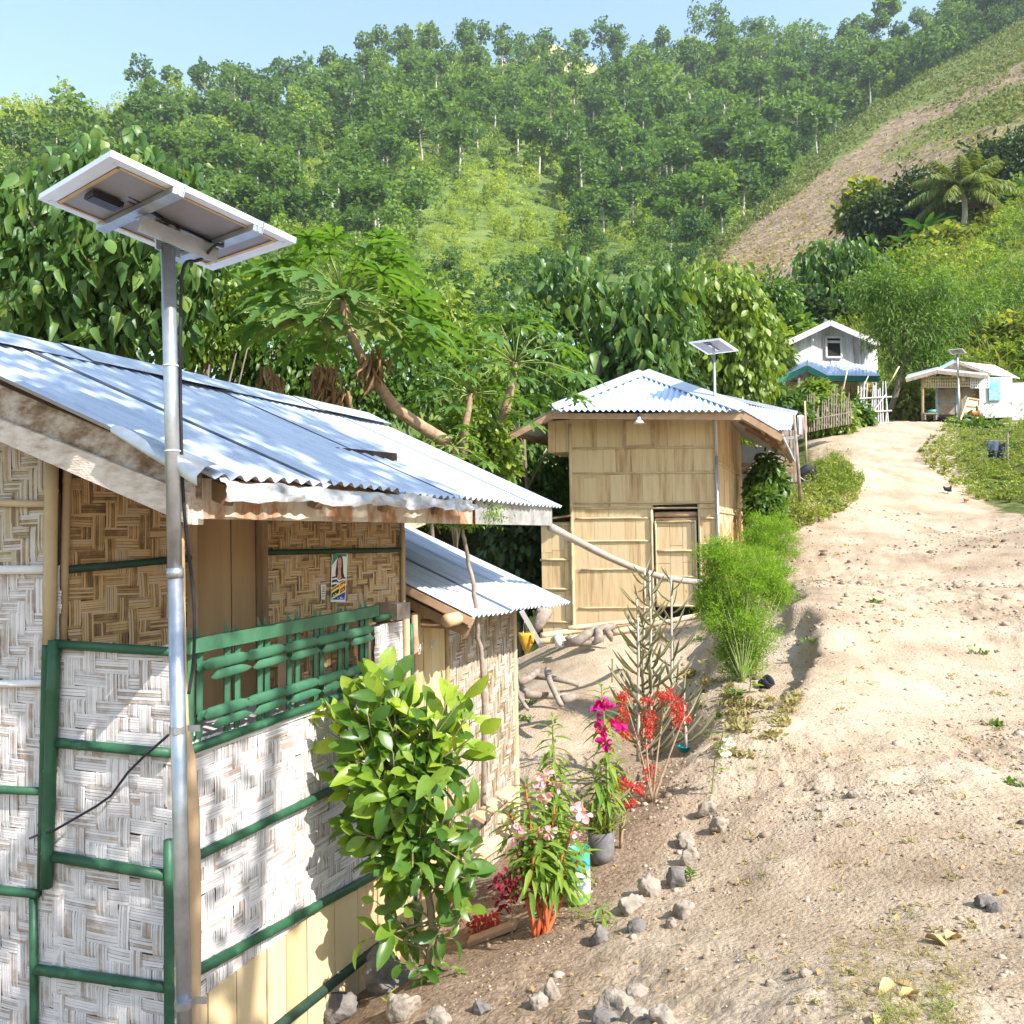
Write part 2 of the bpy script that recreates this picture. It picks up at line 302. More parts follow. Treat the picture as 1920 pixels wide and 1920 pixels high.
l_banana = leafM('banana_leaf', [(.03, .09, .02), (.06, .15, .03), (.12, .21, .045)], .4, .35, .4, .5)
l_kal = leafM('succulent_leaf', [(.17, .18, .10), (.27, .26, .155), (.32, .26, .17)], .15, .6, .3, 4)
l_red = leafM('red_flower', [(.35, .03, .03), (.52, .06, .05), (.58, .16, .08)], .3, .6, .2, 6)
l_magenta = leafM('magenta_flower', [(.55, .012, .14), (.62, .02, .24), (.55, .03, .32)], .3, .5, .3, 6)
l_pink = leafM('pink_flower', [(.62, .30, .40), (.72, .46, .54), (.74, .58, .62)], .35, .5, .3, 6)
l_burg = leafM('burgundy_flower', [(.16, .012, .03), (.28, .02, .05)], .2, .7, .2, 6)
l_whitef = leafM('white_flower', [(.7, .7, .68), (.8, .8, .78)], .3, .5, .3, 6)
l_litter = leafM('leaf_litter', [(.22, .12, .05), (.38, .25, .11), (.50, .38, .18)], .15, .8, .2, 6)
m_redstem = M('red_stem', [(.42, .06, .03), (.55, .16, .05)], 14, .45, 0, 0)
m_stem = M('green_stem', [(.14, .20, .05), (.26, .30, .09)], 14, .5, 0, 0)
m_greystem = M('grey_stem', [(.34, .30, .25), (.50, .46, .40)], 14, .7, 0, .1)
# ------------------------------------------------------------------ terrain
u = A(.346, .938, 0); u = u/np.linalg.norm(u); w = A(u[1], -u[0], 0); UP = A(0, 0, 1)
CP = []
for c in [(1900, 1900, 2.9), (1600, 1900, 2.95), (1700, 1500, 5.4), (1900, 1500, 5.4), (1500, 1560, 5.1), (1700, 1300, 8.1), (1900, 1300, 8.1), (1650, 1100, 13.3), (1900, 1100, 13.3), (1700, 1000, 18), (1910, 1000, 18), (1690, 895, 24), (1665, 845, 30), (1640, 795, 36.5), (1720, 792, 37),
          (1900, 925, 24), (1850, 800, 38), (1910, 800, 38), (1650, 785, 44), (1850, 785, 45), (1550, 790, 46),
          (750, 1890, 4.25), (1190, 1685, 4.9), (1290, 1590, 5.4), (1320, 1500, 6.), (1130, 1890, 3.7), (1350, 1700, 4.6), (1010, 1750, 4.75), (1130, 1615, 5.5), (1225, 1500, 6.4),
          (1000, 1300, 11), (1100, 1237, 13), (1050, 1203, 14.3), (1030, 1430, 8.5), (1180, 1340, 9.8), (1130, 1440, 7.9), (1300, 1165, 14.4),
          (1495, 1290, 8.4), (1470, 1110, 13), (1450, 1190, 10.6), (1300, 1255, 11.8), (1300, 1335, 9.5), (1340, 1405, 7.9), (1420, 1420, 7.2), (1400, 1335, 8.2), (1395, 1250, 10.4),
          (1410, 1115, 15.2), (1450, 960, 20), (1500, 870, 25), (1540, 825, 32), (1620, 940, 22)]:
    CP.append(pix(*c))
CP = np.array(CP+[A(*p) for p in [(0, 0, -1.72), (3, -3, -1.6), (-2, -3, -1.9), (1.5, 1.5, -1.66), (-1.6, 1.6, -2.3), (-1.3, 3.3, -2.5), (-1.0, 4.3, -2.54), (-.5, 5.6, -2.55), (.0, 7.0, -2.5), (.35, 8., -2.45), (-3, 4.5, -2.7), (-3, 7.5, -2.9), (-1, 9.5, -2.6), (-.5, 13, -2.6),
            (-7, 5, -3.6), (-7, 10, -4.2), (-12, 14, -6), (-3, 16, -3.6), (2, 20, -2.4), (-14, 4, -5), (-20, 25, -9), (-5, 28, -6), (5, 30, -1.5), (8, 38, 2), (-30, 50, -8), (-10, 50, -4), (5, 50, 1), (13, 52, 5.5), (9, 9, -1.0), (7, 4, -1.5), (12, 16, 1.0), (18, 24, 1.9), (24, 34, 4.2), (32, 46, 8.5), (22, 50, 6.4), (9, -4, -1.4), (-10, -6, -3.5), (20, 2, 1.5), (28, 62, 14), (15, 62, 9), (40, 62, 20), (40, 30, 9), (40, 5, 8), (-40, 10, -9), (-40, -10, -8), (0, -20, -2), (30, -15, 3)]])
def _tps(r2): return .5*r2*np.log(r2+1e-9)
_S = 1/20.; _X = CP[:, :2]*_S; _nX = len(_X)
_K = _tps(((_X[:, None]-_X[None])**2).sum(-1))+np.eye(_nX)*2e-4; _Pm = np.c_[np.ones(_nX), _X]
_Wt = np.linalg.solve(np.block([[_K, _Pm], [_Pm.T, np.zeros((3, 3))]]), np.r_[CP[:, 2], 0, 0, 0])
STEP = []
def steps(x, y):
    o = np.zeros(len(x))
    for Q, D, wd, rg_ in STEP:
        best = np.full(len(x), 1e9); sg = np.ones(len(x)); al = np.zeros(len(x)); n = len(Q)-1
        for i in range(n):
            a, b = Q[i], Q[i+1]; e = b-a; t = np.clip(((x-a[0])*e[0]+(y-a[1])*e[1])/(e@e), 0, 1); dx = x-a[0]-t*e[0]; dy = y-a[1]-t*e[1]; d = np.hypot(dx, dy); m = d < best
            best = np.where(m, d, best); sg = np.where(m, np.sign(e[0]*(y-a[1])-e[1]*(x-a[0])), sg); al = np.where(m, (i+t)/n, al)
        s = best*sg+.26*vnoise(x*1.7, y*1.7, 71)+.14*vnoise(x*5, y*5, 72)   # positive on the left of the line: the low side
        o += -D*.5*np.tanh(s/wd)*np.exp(-(best/rg_)**2)*np.clip(np.minimum(al, 1-al)*6, 0, 1)
    return o
def gz(x, y, detail=True):
    x = np.atleast_1d(np.asarray(x, float)); y = np.atleast_1d(np.asarray(y, float)); xs = x*_S; ys = y*_S; o = np.zeros(len(xs))
    for a in range(0, len(xs), 20000):
        q = np.c_[xs[a:a+20000], ys[a:a+20000]]; o[a:a+20000] = _tps(((q[:, None]-_X[None])**2).sum(-1))@_Wt[:_nX]+np.c_[np.ones(len(q)), q]@_Wt[_nX:]
    o = o+steps(x, y)
    if detail:
        lm = np.clip(.5+1.6*fbm(x*.5, y*.5, 61, 2), .15, 1.3); o = o+.08*fbm(x*1.1, y*1.1, 3, 3)+.065*lm*fbm(x*4.2, y*4.2, 11, 4)+lm*(.03*np.clip(vnoise(x*11, y*11, 21), 0, 1)+.02*np.clip(vnoise(x*21, y*21, 22)-.1, 0, 1))*(y < 20)
    return o
STEP.append((np.array([pix(*c)[:2] for c in ((1270, 1480, 6.6), (1370, 1432, 7.2), (1450, 1372, 7.7), (1505, 1292, 8.5), (1500, 1180, 10.9), (1475, 1060, 14.5))]), .34, .08, .9))
STEP.append((np.array([pix(*c)[:2] for c in ((1130, 1500, 6.6), (1240, 1440, 7.4), (1285, 1385, 8.2), (1310, 1320, 9.4), (1335, 1240, 11.3), (1345, 1160, 14))]), .60, .14, 1.2))
_ts = np.geomspace(1.6, 75, 700)
def gnd(px, py):
    d = ray(px, py); d = d/d[1]; P = d*_ts[:, None]; h = P[:, 2]-gz(P[:, 0], P[:, 1]); k = np.where(h < 0)[0]
    if len(k) == 0: return P[-1]
    k = max(k[0], 1); a = h[k-1]/(h[k-1]-h[k]+1e-12); return P[k-1]+(P[k]-P[k-1])*a
def gp(x, y, dz=0): return A(x, y, gz(x, y)[0]+dz)
def ground_mats():
    m, nt, N, L = newmat('dry_earth')
    out = N('ShaderNodeOutputMaterial'); b = N('ShaderNodeBsdfPrincipled', i_Roughness=.95); b.inputs['Specular IOR Level'].default_value = .1; L(b.outputs[0], out.inputs[0])
    tc = N('ShaderNodeTexCoord'); n1 = N('ShaderNodeTexNoise', i_Scale=.9, i_Detail=8, i_Roughness=.7); n2 = N('ShaderNodeTexNoise', i_Scale=26, i_Detail=6, i_Roughness=.7); n3 = N('ShaderNodeTexVoronoi', i_Scale=42)
    for n in (n1, n2, n3): L(tc.outputs['Object'], n.inputs['Vector'])
    r1 = ramp(N, [(.24, .172, .112), (.38, .285, .195), (.46, .365, .265), (.52, .43, .33)], [.28, .42, .56, .72]); L(n1.outputs['Fac'], r1.inputs[0])
    r2 = ramp(N, [(.38, .33, .29), (.95, .94, .93), (1.0, 1.0, 1.0), (1.15, 1.13, 1.1)], [.30, .44, .6, .72]); L(n2.outputs['Fac'], r2.inputs[0])
    mx = N('ShaderNodeMix', data_type='RGBA', blend_type='MULTIPLY'); mx.inputs[0].default_value = .8; L(r1.outputs[0], mx.inputs[6]); L(r2.outputs[0], mx.inputs[7])
    at = N('ShaderNodeAttribute', attribute_name='tint')
    g = ramp(N, [(.035, .05, .016), (.09, .11, .03), (.17, .16, .06)], [.3, .5, .7]); n4 = N('ShaderNodeTexNoise', i_Scale=3.5, i_Detail=8); L(tc.outputs['Object'], n4.inputs['Vector']); L(n4.outputs['Fac'], g.inputs[0])
    ad = N('ShaderNodeMath', operation='ADD'); L(at.outputs['Fac'], ad.inputs[0]); n5 = N('ShaderNodeMapRange'); n5.inputs[3].default_value = -.45; n5.inputs[4].default_value = .45; L(n4.outputs['Fac'], n5.inputs[0]); L(n5.outputs[0], ad.inputs[1])
    st = N('ShaderNodeMapRange'); st.inputs[1].default_value = .4; st.inputs[2].default_value = .6; L(ad.outputs[0], st.inputs[0])
    n6 = N('ShaderNodeTexNoise', i_Scale=2.2, i_Detail=7, i_Roughness=.7); L(tc.outputs['Object'], n6.inputs['Vector']); bs = N('ShaderNodeMapRange'); bs.inputs[1].default_value = -.0; bs.inputs[2].default_value = -1.; L(at.outputs['Fac'], bs.inputs[0]); bn = N('ShaderNodeMath', operation='MULTIPLY_ADD'); bn.inputs[1].default_value = 1.1; L(bs.outputs[0], bn.inputs[0]); L(n6.outputs['Fac'], bn.inputs[2]); b2 = N('ShaderNodeMapRange'); b2.inputs[1].default_value = .75; b2.inputs[2].default_value = 1.5; L(bn.outputs[0], b2.inputs[0])
    sl_ = ramp(N, [(.15, .10, .065), (.27, .19, .13), (.38, .28, .20)], [.3, .5, .7]); L(n2.outputs['Fac'], sl_.inputs[0]); m3 = N('ShaderNodeMix', data_type='RGBA'); L(b2.outputs[0], m3.inputs[0]); L(mx.outputs[2], m3.inputs[6]); L(sl_.outputs[0], m3.inputs[7])
    m2 = N('ShaderNodeMix', data_type='RGBA'); L(st.outputs[0], m2.inputs[0]); L(m3.outputs[2], m2.inputs[6]); L(g.outputs[0], m2.inputs[7]); L(m2.outputs[2], b.inputs['Base Color'])
    h = N('ShaderNodeMath', operation='MULTIPLY_ADD'); h.inputs[1].default_value = -.35; L(n3.outputs['Distance'], h.inputs[0]); L(n2.outputs['Fac'], h.inputs[2])
    bp = N('ShaderNodeBump', i_Strength=.75, i_Distance=.03); L(h.outputs[0], bp.inputs['Height']); L(bp.outputs[0], b.inputs['Normal'])
    return m
m_dirt = ground_mats()
def vegmask(P):
    px, py = to_px(P); x, y = P[:, 0], P[:, 1]
    pathx = np.interp(y, [0, 8, 13, 18, 24, 30, 37, 45], [2.5, 3.6, 6.5, 8.4, 10.9, 13.2, 15.8, 18]); hw = np.interp(y, [0, 8, 13, 18, 21, 24, 30, 37, 40, 46], [9, 9, 6, 3.6, 1.8, 1.5, 2.1, 2.8, 7, 8])
    v = np.clip((np.abs(x-pathx)-hw)/1.0, 0, 1)
    yard = (x > -1.7+.09*(y-3)) & (y < 16.5) & (x < pathx+hw)
    v = np.where(yard, 0, v); v = np.where((y > 46), np.clip((y-46)/3, 0, 1), v); return v
def make_ground():
    th = np.unique(np.r_[np.linspace(-180, -50, 40), np.linspace(-50, -36, 30), np.linspace(-36, 36, 640), np.linspace(36, 50, 30), np.linspace(50, 180, 40)])*PI/180
    r = np.r_[0.05, .7, np.geomspace(1.4, 16, 460), np.geomspace(16.2, 66, 150), 80, 120, 200, 400, 900, 1400]
    TH, RR = np.meshgrid(th, r); x = (np.sin(TH)*RR).ravel(); y = (np.cos(TH)*RR).ravel(); rc = np.minimum(RR.ravel(), 64); k = rc/RR.ravel()
    z = gz(x*k, y*k); far = RR.ravel() > 66; z = np.where(far, z*0-14, np.maximum(z, -14)); P = np.c_[x, y, z]
    n = len(th); m = len(r); i = np.arange(n-1); f = np.concatenate([np.c_[a*n+i, (a+1)*n+i, (a+1)*n+i+1, a*n+i+1] for a in range(m-1)])
    v = np.where(far, 1, vegmask(np.c_[x, np.maximum(y, .01), z])); v = np.where((y < .5) & ~far, .0, v)
    ex = np.array([pix(*c)[:2] for c in ((1150, 1900, 3.7), (1190, 1700, 4.85), (1290, 1590, 5.4), (1310, 1500, 6.2), (1290, 1400, 8.0), (1310, 1290, 10.4))]); xb = np.interp(y, ex[:, 1], ex[:, 0]); bed = np.clip((xb-x)/.35+.2, 0, 1)*np.clip((13-y)/3, 0, 1)*np.where(y > 8, np.clip((x-xb+1.3)/.5, 0, 1), 1); v = np.where((v < .02) & (y > 1) & ~far, -bed, v)
    g = G(); g.add(P, {4: f[:, ::-1]}, v+1e-4); o = g.build('ground', m_dirt, None, (0, 0, 0), True); setp(o, kind='structure')
make_ground()
# hills: each is a sheet over stations (pixel row, distance) for a list of columns
def hill(name, cols, mat, nx=220, ny=60, amp=4, attr=None, dens=.02, fine=0):
    xs = np.array([c[0] for c in cols], float); K = len(cols[0][1]); st = np.array([[list(p) for p in c[1]] for c in cols], float)
    px = np.linspace(xs[0], xs[-1], nx); t = np.linspace(0, K-1, ny)
    row = np.stack([np.interp(px, xs, st[:, k, 0]) for k in range(K)]); dep = np.stack([np.interp(px, xs, st[:, k, 1]) for k in range(K)])
    ROW = np.stack([np.interp(t, range(K), row[:, i]) for i in range(nx)], 1); DEP = np.stack([np.exp(np.interp(t, range(K), np.log(dep[:, i]))) for i in range(nx)], 1)
    P = np.array([[ray(px[i], ROW[j, i]) for i in range(nx)] for j in range(ny)]); P = P/P[..., 1:2]*DEP[..., None]
    N_ = fbm(P[..., 0].ravel()*dens, P[..., 1].ravel()*dens, 31, 4).reshape(ny, nx); P[..., 2] += amp*N_*np.clip(t/1.0, .1, 1)[:, None]
    if fine: P[..., 2] += fine*fbm(P[..., 0].ravel()*.22, P[..., 1].ravel()*.22, 37, 4).reshape(ny, nx)
    i = np.arange(nx-1); f = np.concatenate([np.c_[a*nx+i, a*nx+i+1, (a+1)*nx+i+1, (a+1)*nx+i] for a in range(ny-1)])
    g = G(); g.add(P.reshape(-1, 3), {4: f}, None if attr is None else attr(np.tile(px, ny), ROW.ravel())+1e-4); o = g.build(name, mat, None, (0, 0, 0), True); setp(o, kind='structure')
    def at(pxx, tt):
        a = np.interp(pxx, px, np.arange(nx)); b = np.interp(tt, t, np.arange(ny)); i0 = np.clip(a.astype(int), 0, nx-2); j0 = np.clip(b.astype(int), 0, ny-2); fa = (a-i0)[:, None]; fb = (b-j0)[:, None]
        return P[j0, i0]*(1-fa)*(1-fb)+P[j0, i0+1]*fa*(1-fb)+P[j0+1, i0]*(1-fa)*fb+P[j0+1, i0+1]*fa*fb
    return at
m_forestfloor = M('forest_floor', [(.04, .07, .02), (.10, .15, .035), (.17, .20, .05)], .12, .95, 0, .5, 1.5, .1, bdist=1)
m_fargrass = M('far_grass', [(.30, .26, .11), (.38, .33, .15)], .05, .95, 0, .3, .4, .1)
def slope_mat():
    m, nt, N, L = newmat('bare_slope')
    out = N('ShaderNodeOutputMaterial'); b = N('ShaderNodeBsdfPrincipled', i_Roughness=.95); b.inputs['Specular IOR Level'].default_value = .05; L(b.outputs[0], out.inputs[0])
    tc = N('ShaderNodeTexCoord'); at = N('ShaderNodeAttribute', attribute_name='tint')
    n1 = N('ShaderNodeTexNoise', i_Scale=.045, i_Detail=9, i_Roughness=.7); n2 = N('ShaderNodeTexNoise', i_Scale=.5, i_Detail=8, i_Roughness=.75)
    L(tc.outputs['Object'], n1.inputs['Vector']); L(tc.outputs['Object'], n2.inputs['Vector'])
    br = ramp(N, [(.10, .07, .05), (.21, .15, .105), (.30, .225, .16), (.38, .30, .22)], [.3, .45, .58, .72]); L(n2.outputs['Fac'], br.inputs[0])
    gr = ramp(N, [(.05, .08, .025), (.10, .14, .04), (.17, .20, .07), (.25, .23, .11)], [.3, .45, .6, .75]); L(n2.outputs['Fac'], gr.inputs[0])
    ad = N('ShaderNodeMath', operation='ADD'); mr = N('ShaderNodeMapRange'); mr.inputs[3].default_value = -1.0; mr.inputs[4].default_value = 1.0; L(n1.outputs['Fac'], mr.inputs[0]); L(mr.outputs[0], ad.inputs[1]); L(at.outputs['Fac'], ad.inputs[0])
    st = N('ShaderNodeMapRange'); st.inputs[1].default_value = .38; st.inputs[2].default_value = .62; L(ad.outputs[0], st.inputs[0])
    mx = N('ShaderNodeMix', data_type='RGBA'); L(st.outputs[0], mx.inputs[0]); L(br.outputs[0], mx.inputs[6]); L(gr.outputs[0], mx.inputs[7]); L(mx.outputs[2], b.inputs['Base Color'])
    bp = N('ShaderNodeBump', i_Strength=.6, i_Distance=.8); L(n2.outputs['Fac'], bp.inputs['Height']); L(bp.outputs[0], b.inputs['Normal'])
    return m
FX = [-700, -200, 0, 120, 240, 400, 540, 640, 700, 800, 870, 960, 1080, 1150, 1250, 1330, 1400, 1480, 1560, 1640, 1720, 1850, 2100, 2700]
FR = [230, 190, 178, 176, 180, 188, 172, 150, 122, 100, 88, 96, 112, 96, 68, 44, 48, 82, 105, 80, 30, -60, -160, -330]
FD = [300, 300, 300, 300, 310, 330, 345, 360, 365, 375, 380, 385, 390, 395, 410, 420, 415, 400, 380, 350, 330, 320, 320, 330]
def _fc(x, r, d):
    base = np.interp(x, [-700, 900, 1100, 1370, 1640, 2700], [640, 640, 620, 560, 330, 100]); bd = np.interp(x, [-700, 600, 1370, 1640, 2700], [75, 80, 130, 215, 250])
    q = lambda a, b, k: a+(b-a)*k
    return (x, [(base, bd), (q(base, r+26, .4), q(bd, d, .28)), (q(base, r+26, .75), q(bd, d, .62)), (r+26, d), (r+90, d*1.25), (r+430, d*1.7)])
forest_at = hill('forest_hill', [_fc(*a) for a in zip(FX, FR, FD)], m_forestfloor, 260, 90, 6)
hill('far_grassy_hill', [(x, [(230, 560), (r, 640), (r+60, 760)]) for x, r in [(850, 160), (920, 130), (975, 92), (1005, 76), (1040, 76), (1080, 96), (1130, 125), (1250, 170)]], m_fargrass, 60, 14, 3)
def _battr(px, py):
    top = np.interp(px, BX, BT); d = py-top; g = np.clip(1.15-d/np.interp(px, [1250, 1500, 1700, 1900], [40, 55, 70, 120]), -.1, 1)
    g = np.where((px > 1650) & (py < 330-.0*px) & (d > 60), np.maximum(g, .45), g)
    return g
BX = [1150, 1250, 1300, 1400, 1500, 1640, 1750, 1870, 2000, 2300, 2700]; BT = [640, 560, 505, 410, 322, 200, 130, 62, -20, -160, -300]
BTD = [115, 122, 130, 150, 170, 200, 215, 225, 230, 240, 250]
slope_at = hill('bare_hillside', [(x, [(np.interp(x, [1150, 1380, 1600, 1750, 1920, 2700], [700, 640, 560, 480, 420, 200]), np.interp(x, [1150, 1380, 1600, 1920, 2700], [70, 74, 78, 86, 100])), (np.interp(x, [1150, 1380, 1600, 1750, 1920, 2700], [670, 540, 430, 330, 225, -50]), np.interp(x, [1150, 1380, 1600, 1920, 2700], [90, 104, 112, 125, 140])),
                     (t, d), (t+50, d*1.18), (t+260, d*1.5)]) for x, t, d in zip(BX, BT, BTD)], slope_mat(), 420, 150, 2.0, _battr, .03, .45)
near_at = hill('grassy_slope', [(x, [(b, 40), (m_, 58), (t, 84), (t+60, 110)]) for x, b, m_, t in [(1330, 900, 760, 690), (1420, 880, 700, 640), (1500, 850, 660, 600), (1600, 830, 600, 530), (1700, 830, 560, 478), (1800, 830, 520, 420), (1920, 820, 470, 345), (2100, 800, 400, 260), (2500, 760, 300, 120)]],
               M('grassy_earth', [(.06, .085, .02), (.13, .16, .04), (.22, .22, .08)], .5, .95, 0, .6, 6, .1, bdist=.2), 120, 40, 1.2, None, .08)
hill('valley_slope', [(x, [(b, 22), (b-60, 45), (b-130, 80), (b-60, 130)]) for x, b in [(-900, 900), (-100, 860), (500, 860), (900, 840), (1200, 800), (1340, 760)]], m_forestfloor, 60, 24, 1.5, None, .06)
# ------------------------------------------------------------------ weaving and planks
def inpoly(p, poly):
    x, y = p; c = False; n = len(poly)
    for i in range(n):
        x1, y1 = poly[i]; x2, y2 = poly[i-1]
        if (y1 > y) != (y2 > y) and x < (x2-x1)*(y-y1)/(y2-y1)+x1: c = not c
    return c
def weave(g, O, e1, n, W, H, cell, pat, k=5, poly=None, seed=0):
    O = np.asarray(O, float); e1 = nrm(e1); n = nrm(n); rr = random.Random(seed); ni = int(math.ceil(W/cell)); nj = int(math.ceil(H/cell))
    hor = [[pat(i, j) for j in range(nj)] for i in range(ni)]
    V = []; Fq = []
    def patch(i0, i1, j0, j1, H_):
        ca, cb = (i0+i1)/2*cell, (j0+j1)/2*cell
        if poly and not inpoly((ca, cb), poly): return
        L = ((i1-i0) if H_ else (j1-j0))*cell; B = cell*(1+rr.uniform(-.03, .06)); ext = .12*cell; tw = rr.gauss(0, .02)
        kk = k+rr.choice((-1, 0, 0, 1)); sp = B/kk; mid = rr.uniform(.0016, .003); sh = rr.gauss(0, .03*cell)
        for a in range(kk):
            c0 = -B/2+a*sp+sp*.03; c1 = -B/2+(a+1)*sp-sp*rr.uniform(.03, .14); lift = rr.uniform(-.0006, .0008)
            base = len(V)
            ee = rr.uniform(-.06, .06)*cell
            for l, z in ((-L/2-ext+ee, -.0022), (-L/2+.16*L, mid*.8), (L/2-.16*L, mid*.8), (L/2+ext+ee, -.0022)):
                for c in (c0, c1):
                    cc = c+tw*l+sh; x, y = (l, cc) if H_ else (cc, l)
                    V.append(O+(ca+x)*e1+(cb+y)*UP+(z+lift+(.0005 if c is c0 else 0))*n)
            for q in range(3): Fq.append((base+2*q, base+2*q+2, base+2*q+3, base+2*q+1) if H_ else (base+2*q, base+2*q+1, base+2*q+3, base+2*q+2))
    for j in range(nj):
        i = 0
        while i < ni:
            if hor[i][j]:
                s = i
                while i < ni and hor[i][j] and i-s < 4: i += 1
                patch(s, i, j, j+1, True)
            else: i += 1
    for i in range(ni):
        j = 0
        while j < nj:
            if not hor[i][j]:
                s = j
                while j < nj and not hor[i][j] and j-s < 4: j += 1
                patch(i, i+1, s, j, False)
            else: j += 1
    g.add(np.array(V), {4: np.array(Fq)}); return g
def TW3(i, j): h = (i//7*7+j//11*3) % 5; return ((i+j*2+h) % 6) < 3 if (i//7+j//11) % 3 else ((i-j*2+h) % 6) < 3
TW2 = lambda i, j: ((i-j) % 5) < 2
def ZIG(i, j): return ((abs(i % 14-7)+j) % 4) < 2
def DIA(i, j): return ((abs(i % 16-8)+abs(j % 16-8)) % 4) < 2
def planks(g, O, e1, n, W, H, pw, brk=None, gap=.006, th=.012, seed=0, poly=None):
    O = np.asarray(O, float); e1 = nrm(e1); n = nrm(n); rr = random.Random(seed); x = 0
    while x < W-.01:
        b = min(pw*rr.uniform(.75, 1.3), W-x); z = 0
        while z < H-.01:
            h = H-z if not brk else min(brk*rr.uniform(.6, 1.4), H-z)
            if not poly or inpoly((x+b/2, z+h/2), poly):
                g.box(O+(x+b/2)*e1+(z+h/2)*UP+n*rr.uniform(-.003, .003), e1*(b-gap)/2, n*th/2, UP*(h-(gap if brk else 0))/2)
            z += h
        x += b
    return g
def corr(g, fr, bk, ncor, amp=.012, rows=14, sub=6, nrmv=None, sag=0.0, seed=0):
    # fr(t), bk(t): near and far edge as functions of slope parameter t in [0,1] (0 eave, 1 ridge)
    m = ncor*sub+1; s = np.linspace(0, 1, m); t = np.linspace(0, 1, rows); V = []
    P0 = np.array([fr(a) for a in t]); P1 = np.array([bk(a) for a in t])
    n = nrm(np.cross(P1[0]-P0[0], P0[-1]-P0[0])); n = n if n[2] > 0 else -n
    rr = np.random.default_rng(seed); bow = rr.normal(0, 1, 4)
    for a in range(rows):
        L = P0[a]+(P1[a]-P0[a])*s[:, None]; h = amp*np.cos(2*PI*ncor*s)+sag*(np.sin(PI*s)*bow[0]+np.sin(2*PI*s)*bow[1]*.5)*(.4+.6*math.cos(t[a]*PI/2+bow[2]))
        V.append(L+h[:, None]*n)
    i = np.arange(m-1); f = np.concatenate([np.c_[a*m+i, a*m+i+1, (a+1)*m+i+1, (a+1)*m+i] for a in range(rows-1)])
    g.add(np.concatenate(V), {4: f}); return g
lin = lambda a, b: (lambda t: a+(b-a)*t)
# ------------------------------------------------------------------ near bamboo house
Pc = pix(318, 1005, 3.52); Pc[2] = 0
fr_ = lambda x, y, o=0: on_plane(x, y, Pc+w*o, w)
fl_ = lambda x, y, o=0: on_plane(x, y, Pc-u*o, u)
base = A(Pc[0], Pc[1], -2.6)
house = thing('bamboo_house', 'large woven bamboo house with green battens and a zinc roof beside the path', 'house', base)
RA = fl_(103, 1000); RB = pix(752, 1000, 5.5); RB[2] = RA[2] = 0; rn = nrm(A((RB-RA)[1], -(RB-RA)[0], 0)); re = nrm(RB-RA)
rc_ = lambda x, y, o=0: on_plane(x, y, RA+rn*o, rn)
zb = -2.75; z_low = fr_(500, 1738)[2]; z_rail = -.93
sE = np.dot(fr_(757, 1200)-Pc, u); ledge = -.9
def P_(s, z, o=0): return A(Pc[0]+u[0]*s+w[0]*o, Pc[1]+u[1]*s+w[1]*o, z)
def L_(s, z, o=0): return A(Pc[0]-w[0]*s-u[0]*o, Pc[1]-w[1]*s-u[1]*o, z)   # left facade: s metres to the left of the corner
zA = fr_(500, 1352)[2]; zl0 = -1.93; zskirt = -2.46
# right facade
g = G(); weave(g, P_(.02, zl0), u, w, sE-.02, zA-zl0+.0, .06, TW3, 5, seed=1); g.build('woven_wall', m_weavew, house)
g = G(); s7 = np.dot(fr_(703, 1150)-Pc, u); weave(g, P_(s7, zA-.02), u, w, sE-s7, -.52-zA, .06, TW3, 5, seed=2); g.build('woven_wall', m_weavew, house)
g = G(); planks(g, P_(.02, -2.95), u, w, sE-.02, zl0+2.95, .2, None, .01, .02, 3); g.build('plank_skirt', m_plank, house)
g = G(); g.box(P_(sE/2, (zl0+zA)/2, -.03), u*sE/2, w*.008, UP*(zA-zl0)/2); g.box(P_((s7+sE)/2, (zA-.52)/2, -.03), u*(sE-s7)/2, w*.008, UP*(-.52-zA)/2)
g.build('gap_shade_backing', m_gapl, house)  # sheet added behind the weave so its gaps show shade-dark
# ledge on top of the low wall
g = G(); q0 = L_(.02, zA-.012, -.02); q1 = P_(s7+.1, zA-.012, -.02); g.prism([P_(.0, zA, .012), P_(s7+.05, zA, .012), P_(s7+.05, zA, -.2), L_(.55, zA, -.02)], (0, 0, -.04)); g.build('ledge', m_whitewood, house)
# left facade, low wall by the post and the tall panel
xl = lambda px: -np.dot(fl_(px, 1200)-Pc, w)
sP = xl(100); sL = 2.6
g = G(); weave(g, L_(sP, -2.95), w, -u, sP-.03, fl_(200, 1212)[2]+2.95, .06, TW3, 5, seed=4); g.build('woven_wall', m_weavew, house)
rk = lambda px: fl_(px, np.interp(px, [-900, 0, 345], [440, 826, 975]))
sl = sL; O = L_(sl, -2.95); Htop = 3.75; zr = lambda s: .065+ .30*(s/1.2)
poly = [(0, 0), (sL-sP, 0), (sL-sP, zr(sP)+3.0), (0, zr(sL)+3.0)]
zsplit = fl_(40, 1075)[2]
gl = G(); weave(gl, O, w, -u, sL-sP, zsplit+2.95, .05, TW2, 5, seed=5); gl.build('woven_wall', m_weavew, house)
gu = G(); O2 = L_(sl, zsplit); weave(gu, O2, w, -u, sL-sP, 1.6, .052, TW2, 5, poly=[(0, 0), (sL-sP, 0), (sL-sP, zr(sP)+.3-zsplit), (0, zr(sL)+.4-zsplit)], seed=6); gu.build('woven_wall', m_weaveg, house)
g = G(); g.box(L_(sP/2, (-2.95-.42)/2-.02, -.03), w*sP/2, u*.008, UP*(2.95-.46)/2); g.prism([L_(sP, -2.95, -.03), L_(sL, -2.95, -.03), L_(sL, zr(sL), -.03), L_(sP, zr(sP), -.03)], u*.01); g.build('gap_shade_backing', m_gapl, house)
